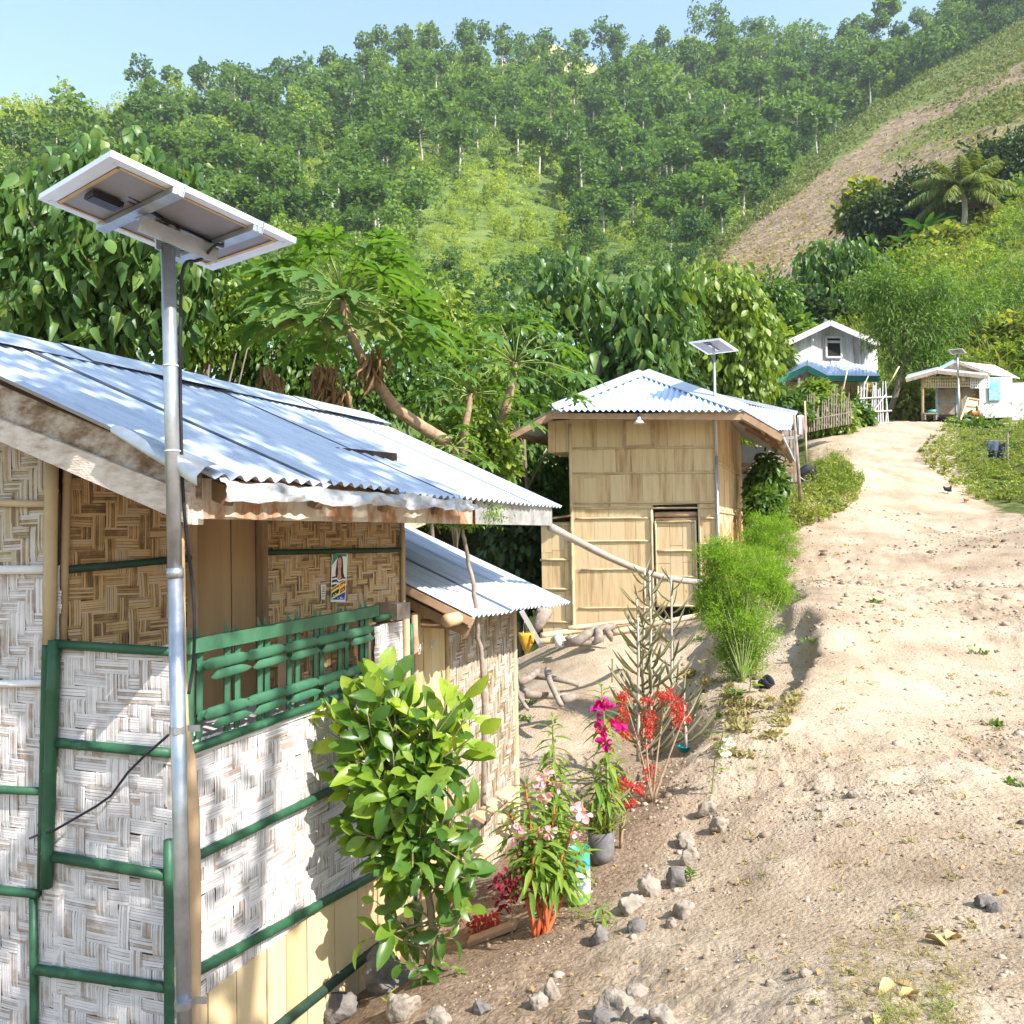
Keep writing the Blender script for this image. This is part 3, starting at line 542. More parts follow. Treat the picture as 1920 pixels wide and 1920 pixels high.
# recessed upper wall
sA, sB = 0, np.linalg.norm(RB-RA); s_d0 = np.dot(rc_(362, 1000)-RA, re); s_d1 = np.dot(rc_(478, 1000)-RA, re)
def Q_(s, z, o=0): return A(RA[0]+re[0]*s+rn[0]*o, RA[1]+re[1]*s+rn[1]*o, z)
g = G(); weave(g, Q_(.06, -1.3), re, rn, s_d0-.06, 1.75, .055, DIA, 5, seed=7); g.build('brown_woven_wall', m_weaveb, house)
g = G(); weave(g, Q_(s_d1+.03, -1.0), re, rn, sB-s_d1-.03, 1.25, .042, ZIG, 4, seed=8); g.build('brown_woven_wall', m_weaveb, house)
g = G(); g.box(Q_(sB/2, -.35, -.035), re*sB/2, rn*.01, UP*.9); g.build('gap_shade_backing', m_gap, house)
d = thing; g = G(); planks(g, Q_(s_d0+.01, -1.3), re, rn, s_d1-s_d0-.02, 1.55, .2, None, .006, .03, 9); door = g.build('door', m_plankb, house)
g = G(); [g.box(Q_(s_d0+(s_d1-s_d0)*a, -.52, .024), re*.01, rn*.006, UP*.015) for a in (.1, .5, .85)]; g.box(Q_((s_d0+s_d1)/2, -.52, .018), re*(s_d1-s_d0)/2*.85, rn*.006, UP*.022); g.build('door_batten', m_bambd, house).parent = door
g = G(); g.beam(Q_(s_d1+.025, -1.2, .02), Q_(s_d1+.025, .3, .02), .05, .05, w); g.build('door_post', m_wood, house)
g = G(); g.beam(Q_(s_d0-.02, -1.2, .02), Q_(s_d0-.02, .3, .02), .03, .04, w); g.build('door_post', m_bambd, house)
# corner posts
def bam(name, mat, p, q, r): g = G(); g.bamboo(p, q, r, 10); return g.build(name, mat, house, smooth=True)
bam('corner_post', m_bamb, fl_(97, 850, .03), fl_(92, 1208, .03), .028)
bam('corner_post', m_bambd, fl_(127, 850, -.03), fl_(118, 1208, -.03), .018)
bam('corner_post', m_green, fl_(102, 1200, .035), fl_(87, 1664, .035), .026); bam('corner_post', m_green, fl_(88, 1196, .02), fl_(78, 1664, .02), .020)
bam('corner_post', m_green, fl_(316, 1575, .025), fl_(318, 2200, .025), .02); bam('corner_post', m_bamb, P_(sE, -.5, .02), P_(sE, -2.8, .02), .022)
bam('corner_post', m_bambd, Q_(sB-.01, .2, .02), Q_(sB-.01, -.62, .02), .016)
# battens (half round bamboo)
for a, b, r, mt in [((106, 1208), (322, 1222), .02, m_green), ((106, 1393), (318, 1412), .021, m_green), ((100, 1606), (312, 1642), .023, m_green), ((70, 1818), (312, 1852), .022, m_green), ((-60, 1478), (80, 1484), .018, m_green),
                    ((-60, 1664), (72, 1676), .02, m_green), ((62, 1684), (66, 2200), .017, m_green), ((-60, 942), (88, 945), .017, m_bamb), ((-60, 1069), (86, 1068), .021, m_white), ((-60, 1283), (80, 1281), .017, m_white)]:
    bam('batten', mt, fl_(*a, .022), fl_(*b, .022), r)
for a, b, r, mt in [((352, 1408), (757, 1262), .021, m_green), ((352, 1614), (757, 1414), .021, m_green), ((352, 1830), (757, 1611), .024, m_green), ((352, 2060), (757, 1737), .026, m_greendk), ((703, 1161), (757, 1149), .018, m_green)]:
    bam('batten', mt, fr_(*a, .02), fr_(*b, .02), r)
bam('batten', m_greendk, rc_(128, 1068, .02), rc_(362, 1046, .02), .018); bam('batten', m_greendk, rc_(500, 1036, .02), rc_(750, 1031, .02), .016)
# railing of split green bamboo
rail = bpy.data.objects.new('railing', None); COL.objects.link(rail); rail.parent = house; ORG['railing'] = ORG[house.name]
ra = fr_(352, 1198, .02); rb = fr_(706, 1140, .02); sr0 = np.dot(ra-Pc, u); sr1 = np.dot(rb-Pc, u); zt = (ra[2]+rb[2])/2
def rpart(g, n, sm=False): o = g.build(n, m_greenl, rail, smooth=sm); return o
g = G(); g.beam(P_(sr0, zt-.03, .02), P_(sr1, zt-.02, .02), .03, .062); rpart(g, 'top_rail')
def half(g, p, q, r, up, n=7, notch=.03):
    p = np.asarray(p); q = np.asarray(q); d = nrm(q-p); x = nrm(up-d*np.dot(up, d)); y = np.cross(d, x); a = np.linspace(-PI/2, PI/2, n); V = []
    for e, sg in ((p, 1), (q, -1)): V += [e+r*(math.sin(t)*x+math.cos(t)*y*.8)+d*sg*notch*(abs(t)/PI*2-.5) for t in a]
    return g.add(np.array(V), [(i, i+1, n+i+1, n+i) for i in range(n-1)])
zsp = zt-zA
for zf in (.30, .76):
    z = zt-zf*zsp; s = sr0+.08; k = 0
    while s < sr1-.1:
        g = G(); e = min(s+.262, sr1); half(g, P_(s, z+.016, .034), P_(e, z+.02, .034), .026, UP, notch=.05); half(g, P_(s+.05, z-.034, .04), P_(min(e-.0, sr1), z-.03, .04), .021, UP, notch=.07); half(g, P_(s-.03, z+.01, .015), P_(s+.1, z+.012, .015), .022, UP); rpart(g, 'rail', True); s += .285
s = sr0+.02; k = 0
while s < sr1:
    for o in ((0, .07) if k % 2 else (0, .055)):
        if s+o < sr1:
            g = G(); h = .0 if o == 0 else random.uniform(-.05, .05); half(g, P_(s+o, zA+.0, .012), P_(s+o, zt+.02+h*.3, .02), .02, u, notch=.07); rpart(g, 'baluster', True)
    s += .235; k += 1
g = G(); g.beam(P_((sr0+sr1)/2-.05, zA, -.03), P_((sr0+sr1)/2-.05, zt, -.03), .05, .04, u); g.build('railing_post', m_woodred, rail)
g = G(); g.beam(P_(sr1-.06, zA, -.03), P_(sr1-.06, zt, -.03), .06, .05, u); g.build('railing_post', m_wood, rail)
# roof
Eb = pix(350, 940, 3.08); E0 = on_plane(392, 890, Eb-u*.05, u); E1 = pix(1046, 950, 7.0); R1 = pix(682, 783, 7.67); R0_ = E0-w*1.9+UP*.80
roof = bpy.data.objects.new('roof', None); COL.objects.link(roof); roof.parent = house; ORG['roof'] = ORG[house.name]
nS = 6
for k in range(nS):
    a0 = k/nS-.004; a1 = (k+1)/nS+.012; lift = UP*(.005*(k % 2))+UP*(.010 if k == 1 else 0)
    ea, eb = E0+(E1-E0)*a0, E0+(E1-E0)*a1; rb_, ra_ = R0_+(R1-R0_)*a1, R0_+(R1-R0_)*a0
    dz = UP*random.uniform(-.003, .004)
    g = G(); corr(g, lin(ea+lift-(ra_-ea)*random.uniform(0, .006), ra_+lift), lin(eb+lift-(rb_-eb)*.01, rb_+lift+dz), 9, .012, 22, 6, sag=.004, seed=k+3); g.build('roof_sheet', m_zinc, roof, smooth=True)
g = G(); zz = UP*.03
for k in range(4):
    a0, a1 = k/4, (k+1)/4+.02; p = R0_+(R1-R0_)*a0; q = R0_+(R1-R0_)*a1; d1 = nrm(E0-R0_)*.26; d2 = nrm(-w*1.0-UP*.42)*.26; lf = UP*(.028+.008*(k % 2))
    g.add([p+d1+lf, q+d1+lf, q+lf+UP*.02, p+lf+UP*.02, q+d2+lf, p+d2+lf], {4: [(0, 1, 2, 3), (3, 2, 4, 5)]})
g.build('ridge_cap', m_zinc, roof)
g = G(); B0 = R0_-w*1.9-UP*.8; B1 = R1-w*1.9-UP*.8; corr(g, lin(B0, R0_-UP*.004), lin(B1, R1-UP*.004), 54, .012, 6, 6); g.build('roof_sheet', m_zinc, roof, smooth=True)
# barge flashing rolled over the near rake
g = G(); T = np.linspace(0, 1, 14); prof = [(-.06, .012), (-.02, .018), (.02, .008), (.035, -.02), (.03, -.05)]; V = []
for t in T:
    p = E0+(R0_-E0)*t*.22+UP*.016; 
    for a, b in prof: V.append(p-u*a*(1.3-.5*t)+UP*b*(1.15-.7*t)+w*.02*(1-t)*math.sin(b*40))
m5 = len(prof); g.add(np.array(V), [(i*m5+j, i*m5+j+1, (i+1)*m5+j+1, (i+1)*m5+j) for i in range(13) for j in range(m5-1)]); g.build('barge_flashing', m_galv, house, smooth=True)
# rake boards, fascia, eave flashing
rp = lambda x, y, o=0: on_plane(x, y, Eb-u*o, u)
def rboard(name, a, b, c, d_, o, mat, th=.025):
    g = G(); g.prism([rp(*a, o), rp(*b, o), rp(*c, o), rp(*d_, o)], u*th); g.build(name, mat, house)
sx = lambda x, y0, y1: y0+(y1-y0)*(x/350.0)
for x0, x1, o in ((-620, 272, 0), (266, 352, .006)):
    rboard('rake_board', (x0, sx(x0, 786, 922)), (x1, sx(x1, 786, 922)), (x1, sx(x1, 828, 982)), (x0, sx(x0, 828, 982)), .02+o, m_woodpale)
rboard('rake_board', (-620, sx(-620, 722, 872)), (372, sx(372, 722, 872)), (372, sx(372, 790, 926)), (-620, sx(-620, 790, 926)), -.01, m_stained, .02)
f0 = pix(362, 934, 3.1); f1 = pix(1031, 968, 6.92)
g = G(); g.beam(f0, f1, .025, .15); g.build('fascia_board', m_rust, house)
g = G(); g.beam(f1-u*1.6+w*.016, f1+w*.016, .006, .15); g.build('fascia_board', m_tin, house)
g = G(); g.box(rp(362, 940, -.02), u*.03, w*.02, UP*.085); g.build('fascia_block', m_woodpale, house)
ns, nt_ = 90, 8; V = []; rr = np.random.default_rng(5); fe = E0+u*.02; ff = E0+(E1-E0)*.55
for i in range(ns):
    s = i/(ns-1); p = fe+(ff-fe)*s-UP*.014+w*.005
    hgt = .078*(1-.1*s)*(1+.12*math.sin(s*23)); 
    for j in range(nt_):
        t = j/(nt_-1); crump = .02*fbm(A(s*26), A(t*3+s*4), 9, 3)[0]*2
        V.append(p-UP*hgt*t*(1-.1*s)+w*(.015+.05*math.sin(t*PI*.55)+crump)-u*.02*t+UP*crump*.4)
g = G(); g.add(np.array(V), [(i*nt_+j, i*nt_+j+1, (i+1)*nt_+j+1, (i+1)*nt_+j) for i in range(ns-1) for j in range(nt_-1)]); g.build('eave_flashing', m_tin, house, smooth=True)
for k in range(7):
    a = (k+.3)/7; p = E0+(E1-E0)*a-UP*.07-w*.05; q = R0_+(R1-R0_)*a-UP*.09; g = G(); g.beam(p, q, .05, .07); g.build('rafter', m_wood, house)
# unseen sides of the house
g = G(); planks(g, P_(sE-.03, -2.9, -.1)-w*3.4, w, u, 3.4, 2.9, .2, None, .01, .02, 12); planks(g, L_(3.4, -3.2, .0), u, -w, 3.8, 3.2, .2, None, .01, .02, 13); g.build('back_wall', m_plank, house)
# ------------------------------------------------------------------ lean-to shed
AE0 = pix(884, 1158, 5.41); AE1 = pix(1066, 1131, 7.45); up1 = (pix(752, 983, 7.97)-AE1)*1.12
shed = thing('lean_to_shed', 'low woven bamboo lean-to with a blue-tinted zinc roof built against the large house', 'shed', P_(3.2, -2.6))
roof2 = bpy.data.objects.new('shed_roof', None); COL.objects.link(roof2); roof2.parent = shed; ORG['shed_roof'] = ORG[shed.name]
for k in range(3):
    a0 = k/3; a1 = (k+1)/3+.02; g = G(); ea = AE0+(AE1-AE0)*a0+UP*.008*(k % 2); eb = AE0+(AE1-AE0)*a1+UP*.008*(k % 2); corr(g, lin(ea, ea+up1), lin(eb, eb+up1), 9, .012, 14, 6, sag=.01, seed=20+k); g.build('roof_sheet', m_zinc, roof2, smooth=True)
g = G(); g.beam(AE0-UP*.03+u*.02, AE0+up1-UP*.03+u*.02, .04, .05); g.build('rafter', m_woodred, shed)
g = G(); g.beam(AE0-UP*.1+u*.06-w*.05, AE0+up1*.8-UP*.1+u*.06-w*.05, .05, .06); g.build('rafter', m_wood, shed)
s0 = np.dot(fr_(832, 1300)-Pc, u); s1 = np.dot(fr_(966, 1300)-Pc, u); sd = np.dot(fr_(778, 1300)-Pc, u); zt2 = -.47
g = G(); weave(g, P_(s0, -2.75), u, w, s1-s0, 2.75+zt2, .055, TW2, 5, seed=31); g.build('woven_wall', m_weaveg, shed)
g = G(); g.box(P_((sE+s1)/2, (-2.75+zt2)/2, -.04), u*(s1-sE)/2, w*.008, UP*(2.75+zt2)/2); g.build('gap_shade_backing', m_gap, shed)
g = G(); planks(g, P_(sd, -2.6), u, w, s0-sd, 2.6+zt2-.02, .13, None, .006, .03, 32); dr = g.build('door', m_plank, shed)
for txt, px, py in (('645', 781, 1223), ('246', 807, 1215)):
    cu = bpy.data.curves.new('chalk_number', 'FONT'); cu.body = txt; cu.size = .07; cu.extrude = .0008; cu.materials.append(m_white); t_ = bpy.data.objects.new('t', cu); COL.objects.link(t_); bpy.context.view_layer.update(); me = bpy.data.meshes.new_from_object(t_.evaluated_get(bpy.context.evaluated_depsgraph_get())); bpy.data.objects.remove(t_); o = bpy.data.objects.new('chalk_number', me); COL.objects.link(o); o.parent = dr
    mtx = Matrix((( u[0], 0, w[0], 0), (u[1], 0, w[1], 0), (0, 1, 0, 0), (0, 0, 0, 1))); p = fr_(px, py, .024)-ORG[shed.name]; o.matrix_local = Matrix.Translation(p) @ mtx; ORG[o.name] = ORG[shed.name]
def sb(name, mat, p, q, r, n=10): g = G(); g.bamboo(p, q, r, n); return g.build(name, mat, shed, smooth=True)
sb('door_post', m_woodred, P_(sd-.03, -2.7, .02), P_(sd-.03, -.5, .02), .022); sb('door_post', m_bambd, P_(s0+.02, -2.7, .02), P_(s0+.02, -.5, .02), .018); sb('corner_post', m_green, P_(sE+.045, -2.7, .03), P_(sE+.045, -.55, .03), .016)
sb('corner_post', m_bamb, P_(s1, -2.75, .0), P_(s1, -.5, .0), .025)
g = G(); q = pix(838, 1164, 5.3); g.tube([q, q+u*.16, q+u*.34], [.042, .042, .04], 14); g.build('beam_log', m_postwood, shed, smooth=True)
g = G(); q = pix(882, 1174, 5.55); g.tube([q, q-w*1.2+UP*.05], .03, 10); g.build('beam_log', m_wood, shed, smooth=True)
g = G(); q = pix(757, 1146, 5.25); g.beam(q, q-w*.8+u*.2, .12, .1); g.build('beam_log', m_driftwood, shed)
g = G(); planks(g, P_(s1, -2.9, -1.6), w, u, 1.6, 2.4, .2, None, .01, .02, 33); g.build('back_wall', m_plank, shed)
# ------------------------------------------------------------------ middle hut
Hc = pix(1346, 1000, 14.5); Hc[2] = 0
hf = lambda x, y, o=0: on_plane(x, y, Hc-u*o, u)
hs = lambda x, y, o=0: on_plane(x, y, Hc+w*o, w)
WH = -np.dot(hf(1073, 1000)-Hc, w); zE = 2.1; z0 = -2.05
hut = thing('bamboo_hut', 'tall narrow hut of flattened bamboo with a blue hipped zinc roof front', 'hut', A(Hc[0]-w[0]*WH/2, Hc[1]-w[1]*WH/2, -1.8))
def H_(s, z, o=0): return A(Hc[0]-w[0]*s-u[0]*o, Hc[1]-w[1]*s-u[1]*o, z)
xh = lambda px: -np.dot(hf(px, 1000)-Hc, w)
zdt = hf(1265, 955)[2]; sd0, sd1 = xh(1309), xh(1226)
g = G(); poly = [(0, 0), (WH-sd1, 0), (WH-sd1, zdt-z0+.02), (WH-sd0, zdt-z0+.02), (WH-sd0, 0), (WH, 0), (WH, 9), (0, 9)]
# rows of flattened bamboo between the horizontal poles
rows = [z0]+[hf(1200, y)[2] for y in (1140, 1068, 1015, 972, 948, 887, 840)]+[zE]
for k in range(len(rows)-1):
    a, b = rows[k], rows[k+1]; rr_ = [(WH, 0)] if a >= zdt-.05 else [(WH, sd1), (sd0, 0)]
    for s_a, s_b in rr_: planks(g, H_(s_a, a), w, -u, s_a-s_b, b-a, .26, .8 if k % 3 else None, .003, .014, 40+k)
g.build('front_wall', m_hutwall, hut)
g = G(); g.box(H_(WH/2, (zE+zdt)/2, -.03), w*WH/2, u*.01, UP*(zE-zdt)/2); g.box(H_((WH+sd1)/2, (z0+zdt)/2, -.03), w*(WH-sd1)/2, u*.01, UP*(zdt-z0)/2); g.box(H_(sd0/2, (z0+zdt)/2, -.03), w*sd0/2, u*.01, UP*(zdt-z0)/2); g.build('gap_shade_backing', m_gap, hut)
D_ = 4.5
g = G(); planks(g, H_(0, z0), u, w, D_, zE-z0+.1, .26, .9, .006, .014, 60); g.build('side_wall', m_hutwall, hut)
g = G(); planks(g, H_(-.004, -1.6, .0)+w*.008+u*.05, u, w, D_-.05, 2.0, .3, 1.1, .002, .004, 61); g.build('stained_panel', m_hutrust, hut)
g = G(); planks(g, H_(WH, z0)+u*0, u, -w, D_, zE-z0+.1, .26, .9, .006, .014, 62); planks(g, H_(WH, z0)+u*D_, w, u, WH, zE-z0, .26, .9, .006, .014, 63); g.build('back_wall', m_hutwall, hut)
def hb(mat, p, q, r, nme='batten'): g = G(); g.bamboo(p, q, r, 8, .4); return g.build(nme, mat, hut, smooth=True)
for y, x0, x1 in ((840, 1074, 1344), (887, 1074, 1342), (943, 1078, 1344), (953, 1078, 1346), (972, 1080, 1222), (1015, 1080, 1220), (1068, 1090, 1222), (1140, 1085, 1220), (972, 1312, 1344), (1020, 1312, 1346)):
    hb(m_bamb, hf(x0, y+.5, .014), hf(x1, y-1, .014), .017)
hb(m_bamb, H_(WH, -1.95, .02), H_(WH, 2.0, .02), .03, 'corner_post'); hb(m_bamb, H_(0, -1.9, .02), H_(0, 2.0, .02), .03, 'corner_post'); hb(m_bamb, H_(sd1+.03, -1.75, .03), H_(sd1+.03, zdt+.02, .03), .024, 'door_post'); hb(m_bamb, H_(sd0-.03, -1.75, .03), H_(sd0-.03, zdt+.02, .03), .024, 'door_post')
for z in (-.4, .35, 1.2): hb(m_bamb, H_(-.02, z)+u*.05, H_(-.02, z)+u*D_, .02)
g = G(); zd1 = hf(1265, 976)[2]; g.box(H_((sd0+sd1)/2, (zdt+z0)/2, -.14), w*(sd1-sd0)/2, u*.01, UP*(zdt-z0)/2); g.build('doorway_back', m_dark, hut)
g = G(); g.tube([H_(sd0+.02, zd1+.10, -.05), H_(sd1-.02, zd1+.11, -.05)], .05, 8); g.tube([H_(sd0+.02, zd1+.02, -.04), H_(sd1-.02, zd1+.02, -.04)], .03, 8); g.build('lintel_log', m_woodred, hut, smooth=True)
g = G(); zd0 = hf(1265, 1138)[2]; planks(g, H_(sd1-.03, zd0, .015), w, -u, sd1-sd0-.06, zd1-zd0, .2, .9, .006, .02, 70); dr = g.build('door', m_hutwall, hut)
g = G(); 
for a, b in (((sd1-.04, zd0), (sd1-.04, zd1)), ((sd0+.04, zd0), (sd0+.04, zd1)), ((sd1-.04, zd0+.02), (sd0+.04, zd0+.02)), ((sd1-.04, zd1-.02), (sd0+.04, zd1-.02)), ((sd1-.04, zd0*.35+zd1*.65), (sd0+.04, zd0*.35+zd1*.65)), ((sd1-.04, zd0*.65+zd1*.35), (sd0+.04, zd0*.65+zd1*.35))): g.bamboo(H_(*a, .04), H_(*b, .04), .02, 6)
g.build('door_frame', m_bamb, hut, smooth=True).parent = dr
g = G(); wx0, wx1 = xh(1229), xh(1176); wz0, wz1 = hf(1200, 837)[2], hf(1200, 786)[2]
g.box(H_((wx0+wx1)/2, (wz0+wz1)/2, .02), w*(wx1-wx0)/2, u*.01, UP*(wz1-wz0)/2); win = g.build('window_shutter', m_hutwall, hut)
g = G(); [g.beam(H_(*a, .035), H_(*b, .035), .05, .03, u) for a, b in (((wx0, wz0), (wx1, wz0)), ((wx0, wz1), (wx1, wz1)), ((wx0, wz0), (wx0, wz1)), ((wx1, wz0), (wx1, wz1)))]; g.build('shutter_frame', m_woodred, hut).parent = win
# roof of the hut
hp = lambda x, y, o: on_plane(x, y, Hc-u*o, u)
HL, HR, EL, ER = hp(1036, 770, .55), hp(1393, 771, .55), hp(954, 814, .55), hp(1467, 814, .55); AP = hp(1206, 703, -.75); RBk = AP+u*4.6; ELb, ERb = EL+u*5.9, ER+u*5.9
roof3 = bpy.data.objects.new('hut_roof', None); COL.objects.link(roof3); roof3.parent = hut; ORG['hut_roof'] = ORG[hut.name]
def bent(a, b, c, k): return lambda t: a+(b-a)*(t/k) if t < k else b+(c-b)*((t-k)/(1-k))
kk = .4
for a, b, bk in ((EL, HL, ELb), (ER, HR, ERb)):
    g = G(); corr(g, bent(a, b, AP, kk), lin(bk, RBk), 40, .018, 16, 5); g.build('roof_sheet', m_roof, roof3, smooth=True)
g = G(); m = 30*6+1; V = []; s = np.linspace(0, 1, m); n = nrm(np.cross(HR-HL, AP-HL)); n = n if n[2] > 0 else -n; lo = HL-nrm(AP-(HL+HR)/2)*.06
kA = np.dot(AP-HL, nrm(HR-HL))/np.linalg.norm(HR-HL)
for r in range(8):
    t = r/7; hgt = np.where(s < kA, s/kA, (1-s)/(1-kA)); top = (HL+(HR-HL)*s[:, None])*(1-hgt[:, None])+hgt[:, None]*(AP+(HR-HL)*((s-kA)[:, None])); bot = lo+(HR-HL)*s[:, None]; V.append(bot+(top-bot)*t+n*(.022*np.cos(2*PI*30*s))[:, None]+n*.03)
i = np.arange(m-1); g.add(np.concatenate(V), {4: np.concatenate([np.c_[a*m+i, a*m+i+1, (a+1)*m+i+1, (a+1)*m+i] for a in range(7)])}); g.build('hip_sheet', m_roof_blue, roof3, smooth=True)
g = G(); 
for a in (HL, HR): g.beam(a+n*.06, AP+UP*.06, .26, .02, n)
g.beam(AP+UP*.05, RBk+UP*.05, .3, .02); g.build('hip_cap', m_roof, roof3)
g = G(); g.beam(HL-UP*.09+u*.03, HR-UP*.09+u*.03, .03, .1); g.build('fascia_board', m_woodred, hut)
for a, b in ((HL, EL), (HR, ER)): g = G(); g.beam(a-UP*.07+u*.02, b-UP*.07+u*.02, .03, .10); g.build('rake_board', m_woodred, hut)
for k in range(1, 3):
    for a, b in ((HR, ER), (HL, EL)): 
        g = G(); o = u*(.1+1.2*k); g.beam(a+(AP-a)*.1-UP*.08+o, b-UP*.09+o-nrm(b-a)*random.uniform(0, .2), .05, .06); g.build('rafter', m_wood, hut)  # darker wood here stands in for shadow under the eave
for e, f in ((EL, HL), (ER, HR)):
    for k in (.15, .6): p = e+(f-e)*k-UP*.07; g = G(); g.beam(p+u*.05, p+u*5.8, .06, .05); g.build('purlin', m_wood, hut)
# bay on the upper left and low lean-to on the lower left
g = G(); sbx = xh(1031); zb0, zb1 = hf(1050, 848)[2], hf(1050, 788)[2]; planks(g, H_(sbx, zb0), w, -u, sbx-WH, zb1-zb0, .16, .7, .006, .014, 80); g.box(H_((sbx+WH)/2, (zb0+zb1)/2, -.5), w*(sbx-WH)/2, u*.48, UP*(zb1-zb0)/2); g.build('bay_box', m_hutwall, hut)
sx2 = xh(1013); zt3 = hf(1045, 984)[2]
g = G(); planks(g, H_(sx2, z0+.05, -.05), w, -u, sx2-WH, zt3-z0, .2, .9, .006, .014, 81); g.box(H_((sx2+WH)/2, (z0+zt3)/2, -.9), w*(sx2-WH)/2, u*.82, UP*(zt3-z0)/2); g.build('lean_to_wall', m_hutwall, hut)
for y in (984, 1050, 1105, 1167): hb(m_bamb, hf(1013, y, -.02), hf(1074, y-1, -.02), .02)
g = G(); g.beam(H_(sx2-.1, zt3+.1, .1)+u*1.0, H_(WH+.0, zt3+.16, .1)+u*1.0, 2.0, .03); g.build('lean_to_roof', m_wood, hut)
# ------------------------------------------------------------------ solar lamps
def solar_light(label, foot, top, c, e1, e2, L, Wd, r, detail=True, cable=True):
    # foot, top: pole ends; c: panel centre; e1 long axis, e2 short axis (unit)
    t = thing('solar_panel_pole', label, 'solar panel', foot, 'solar panels on steel poles')
    e1 = nrm(e1); e2 = nrm(e2-e1*np.dot(e1, e2)); n = nrm(np.cross(e1, e2)); n = n if n[2] > 0 else -n; h = .035*L/1.15
    g = G(); foot, top, c = map(np.asarray, (foot, top, c)); k = foot+(top-foot)*.5
    mid = foot+(top-foot)*.64
    g.tube([foot, mid], r*1.0, 16); 
    if detail: g.tube([mid-UP*.004, mid+UP*.03], r*1.1, 16)
    g.tube([mid, top], r*.93, 16); g.build('pole', m_galv, t, smooth=True)
    pn = bpy.data.objects.new('panel', None); COL.objects.link(pn); pn.parent = t; ORG[pn.name] = ORG[t.name]
    g = G(); a, b = e1*L/2, e2*Wd/2; q = .012
    for s in (-1, 1): g.box(c+s*(b-e2*q), a, e2*q, n*h/2); g.box(c+s*(a-e1*q), e1*q, b-e2*2*q, n*h/2)
    for s in (-1, 1): g.box(c+s*(b-e2*.028)-n*(h/2-.002), a-e1*.026, e2*.014, n*.0015); g.box(c+s*(a-e1*.028)-n*(h/2-.002), e1*.014, b-e2*.045, n*.0015)
    g.build('frame', m_alu, pn)
    g = G(); g.box(c+n*(h/2-.006), a-e1*.025, b-e2*.025, n*.003); g.build('cells', m_cells, pn)
    g = G(); g.box(c+n*(h/2-.014), a-e1*.025, b-e2*.025, n*.003); g.build('backsheet', m_backsheet, pn)
    if not detail:
        g = G(); g.beam(c-a*.5-n*h*.7, c+a*.5-n*h*.7, .04, .03, n); g.tube([top, c-n*h*.6], r*.8, 8); g.build('bracket', m_galv, t)
        g = G(); g.box(c-e1*L*.3-n*h*.2, e1*.06, e2*.05, n*.012); g.build('junction_box', m_black, pn); return t
    g = G(); bb = n*(h/2-.018)
    for s in (-1, 1): g.box(c+s*(b-e2*.05)+bb-n*.0035, a-e1*.05, e2*.006, n*.001)
    for s in (-1, 1): g.box(c+s*(a-e1*.05)+bb-n*.0035, e1*.006, b-e2*.06, n*.001)
    g.build('tape_strip', m_tan, pn)
    g = G(); x0, x1 = -.17*L, .27*L
    for x in (x0, x1): g.box(c+e1*x-n*(h*.5+.012), e1*.018, b, n*.010); g.box(c+e1*(x+.018)-n*(h*.5), e1*.003, b, n*.022)
    g.box(c+e1*(x0+x1)/2-n*(h*.5+.035)-e2*.012, e1*(x1-x0)/2, e2*.022, n*.003); g.box(c+e1*(x0+x1)/2-n*(h*.5+.06)-e2*.034, e1*(x1-x0)/2, e2*.003, n*.028)
    for x in (x0, x1):
        for s in (-1, 1): g.box(c+e1*x+s*(b+e2*.003)-n*.012, e1*.004, e2*.003, n*.02)
    g.build('bracket', m_galv, t)
    g = G(); pt = top; g.box(pt+UP*.05+e2*.002, e1*.045, e2*.005, UP*.075); g.box(pt+UP*.015, e1*.036, e2*.03, UP*.004)
    ft = g.build('mount_plate', m_galv, t)
    g = G()
    for x, z in ((-.03, .095), (.03, .095), (.0, .065), (0, .01)): g.lathe(pt+UP*z+e1*x-e2*.005, [(0, .028), (.011, .028), (.011, .0)], 10, -e2)
    g.build('bolt', m_galv, t)
    g = G(); jb = c-e1*L*.325+e2*.02+n*(h*.5-.035); g.box(jb, e1*.05, e2*.036, n*.009); g.box(jb-n*.0105, e1*.044, e2*.03, n*.002); g.build('junction_box', m_black, pn)
    g = G(); cb = [(-.255, -.03, -.2), (-.12, -.02, -.35), (.03, 0, -.6), (.18, .01, -.5), (.265, -.01, -1.0), (.285, -.10, -1.9), (.2, -.17, -2.6)]
    Pp = [c+e1*L*x+e2*Wd*y+n*h*z for x, y, z in cb]; Pp += [top+e1*.12-e2*.01-UP*.01, top+e1*.05-UP*.03, top+e1*.045-UP*.25]
    dv = nrm(foot-top)
    Pp += [top+dv*d+e1*(r+o)-e2*.0 for d, o in ((.45, .008), (.8, .008), (.95, .014), (1.1, .03), (1.25, .045), (1.45, .04), (1.6, .01))]
    Pp = np.array(Pp)
    tt = np.arange(len(Pp)); ti = np.linspace(0, len(Pp)-1, 90); S = np.c_[[np.interp(ti, tt, Pp[:, k]) for k in range(3)]].T
    S = np.array([S[max(0, i-2):i+3].mean(0) for i in range(len(S))]); g.tube(S, .006, 6)
    Pq = np.array([c+e1*L*x+e2*Wd*y+n*h*z for x, y, z in ((-.255, -.09, -.2), (-.2, -.085, -.3), (-.16, -.06, -.5), (-.05, -.03, -.62))]); g.tube(Pq, .005, 6)
    g.build('cable', m_black, t, smooth=True)
    g = G()
    for d in (.42, .72): g.tube([top+dv*d, top+dv*(d+.004)], r*1.06, 12)
    g.build('cable_tie', m_white, t); return t
ft = gnd(348, 2120); ft = pix(352, 2200, 3.02); tp = pix(315, 462, 2.98)
SP1, SP2, SPL, SPW = A(.6535, .7409, -.155), A(-.7434, .6667, .0523), .656, .578
pc = pix(317.7, 410.7, 2.95)
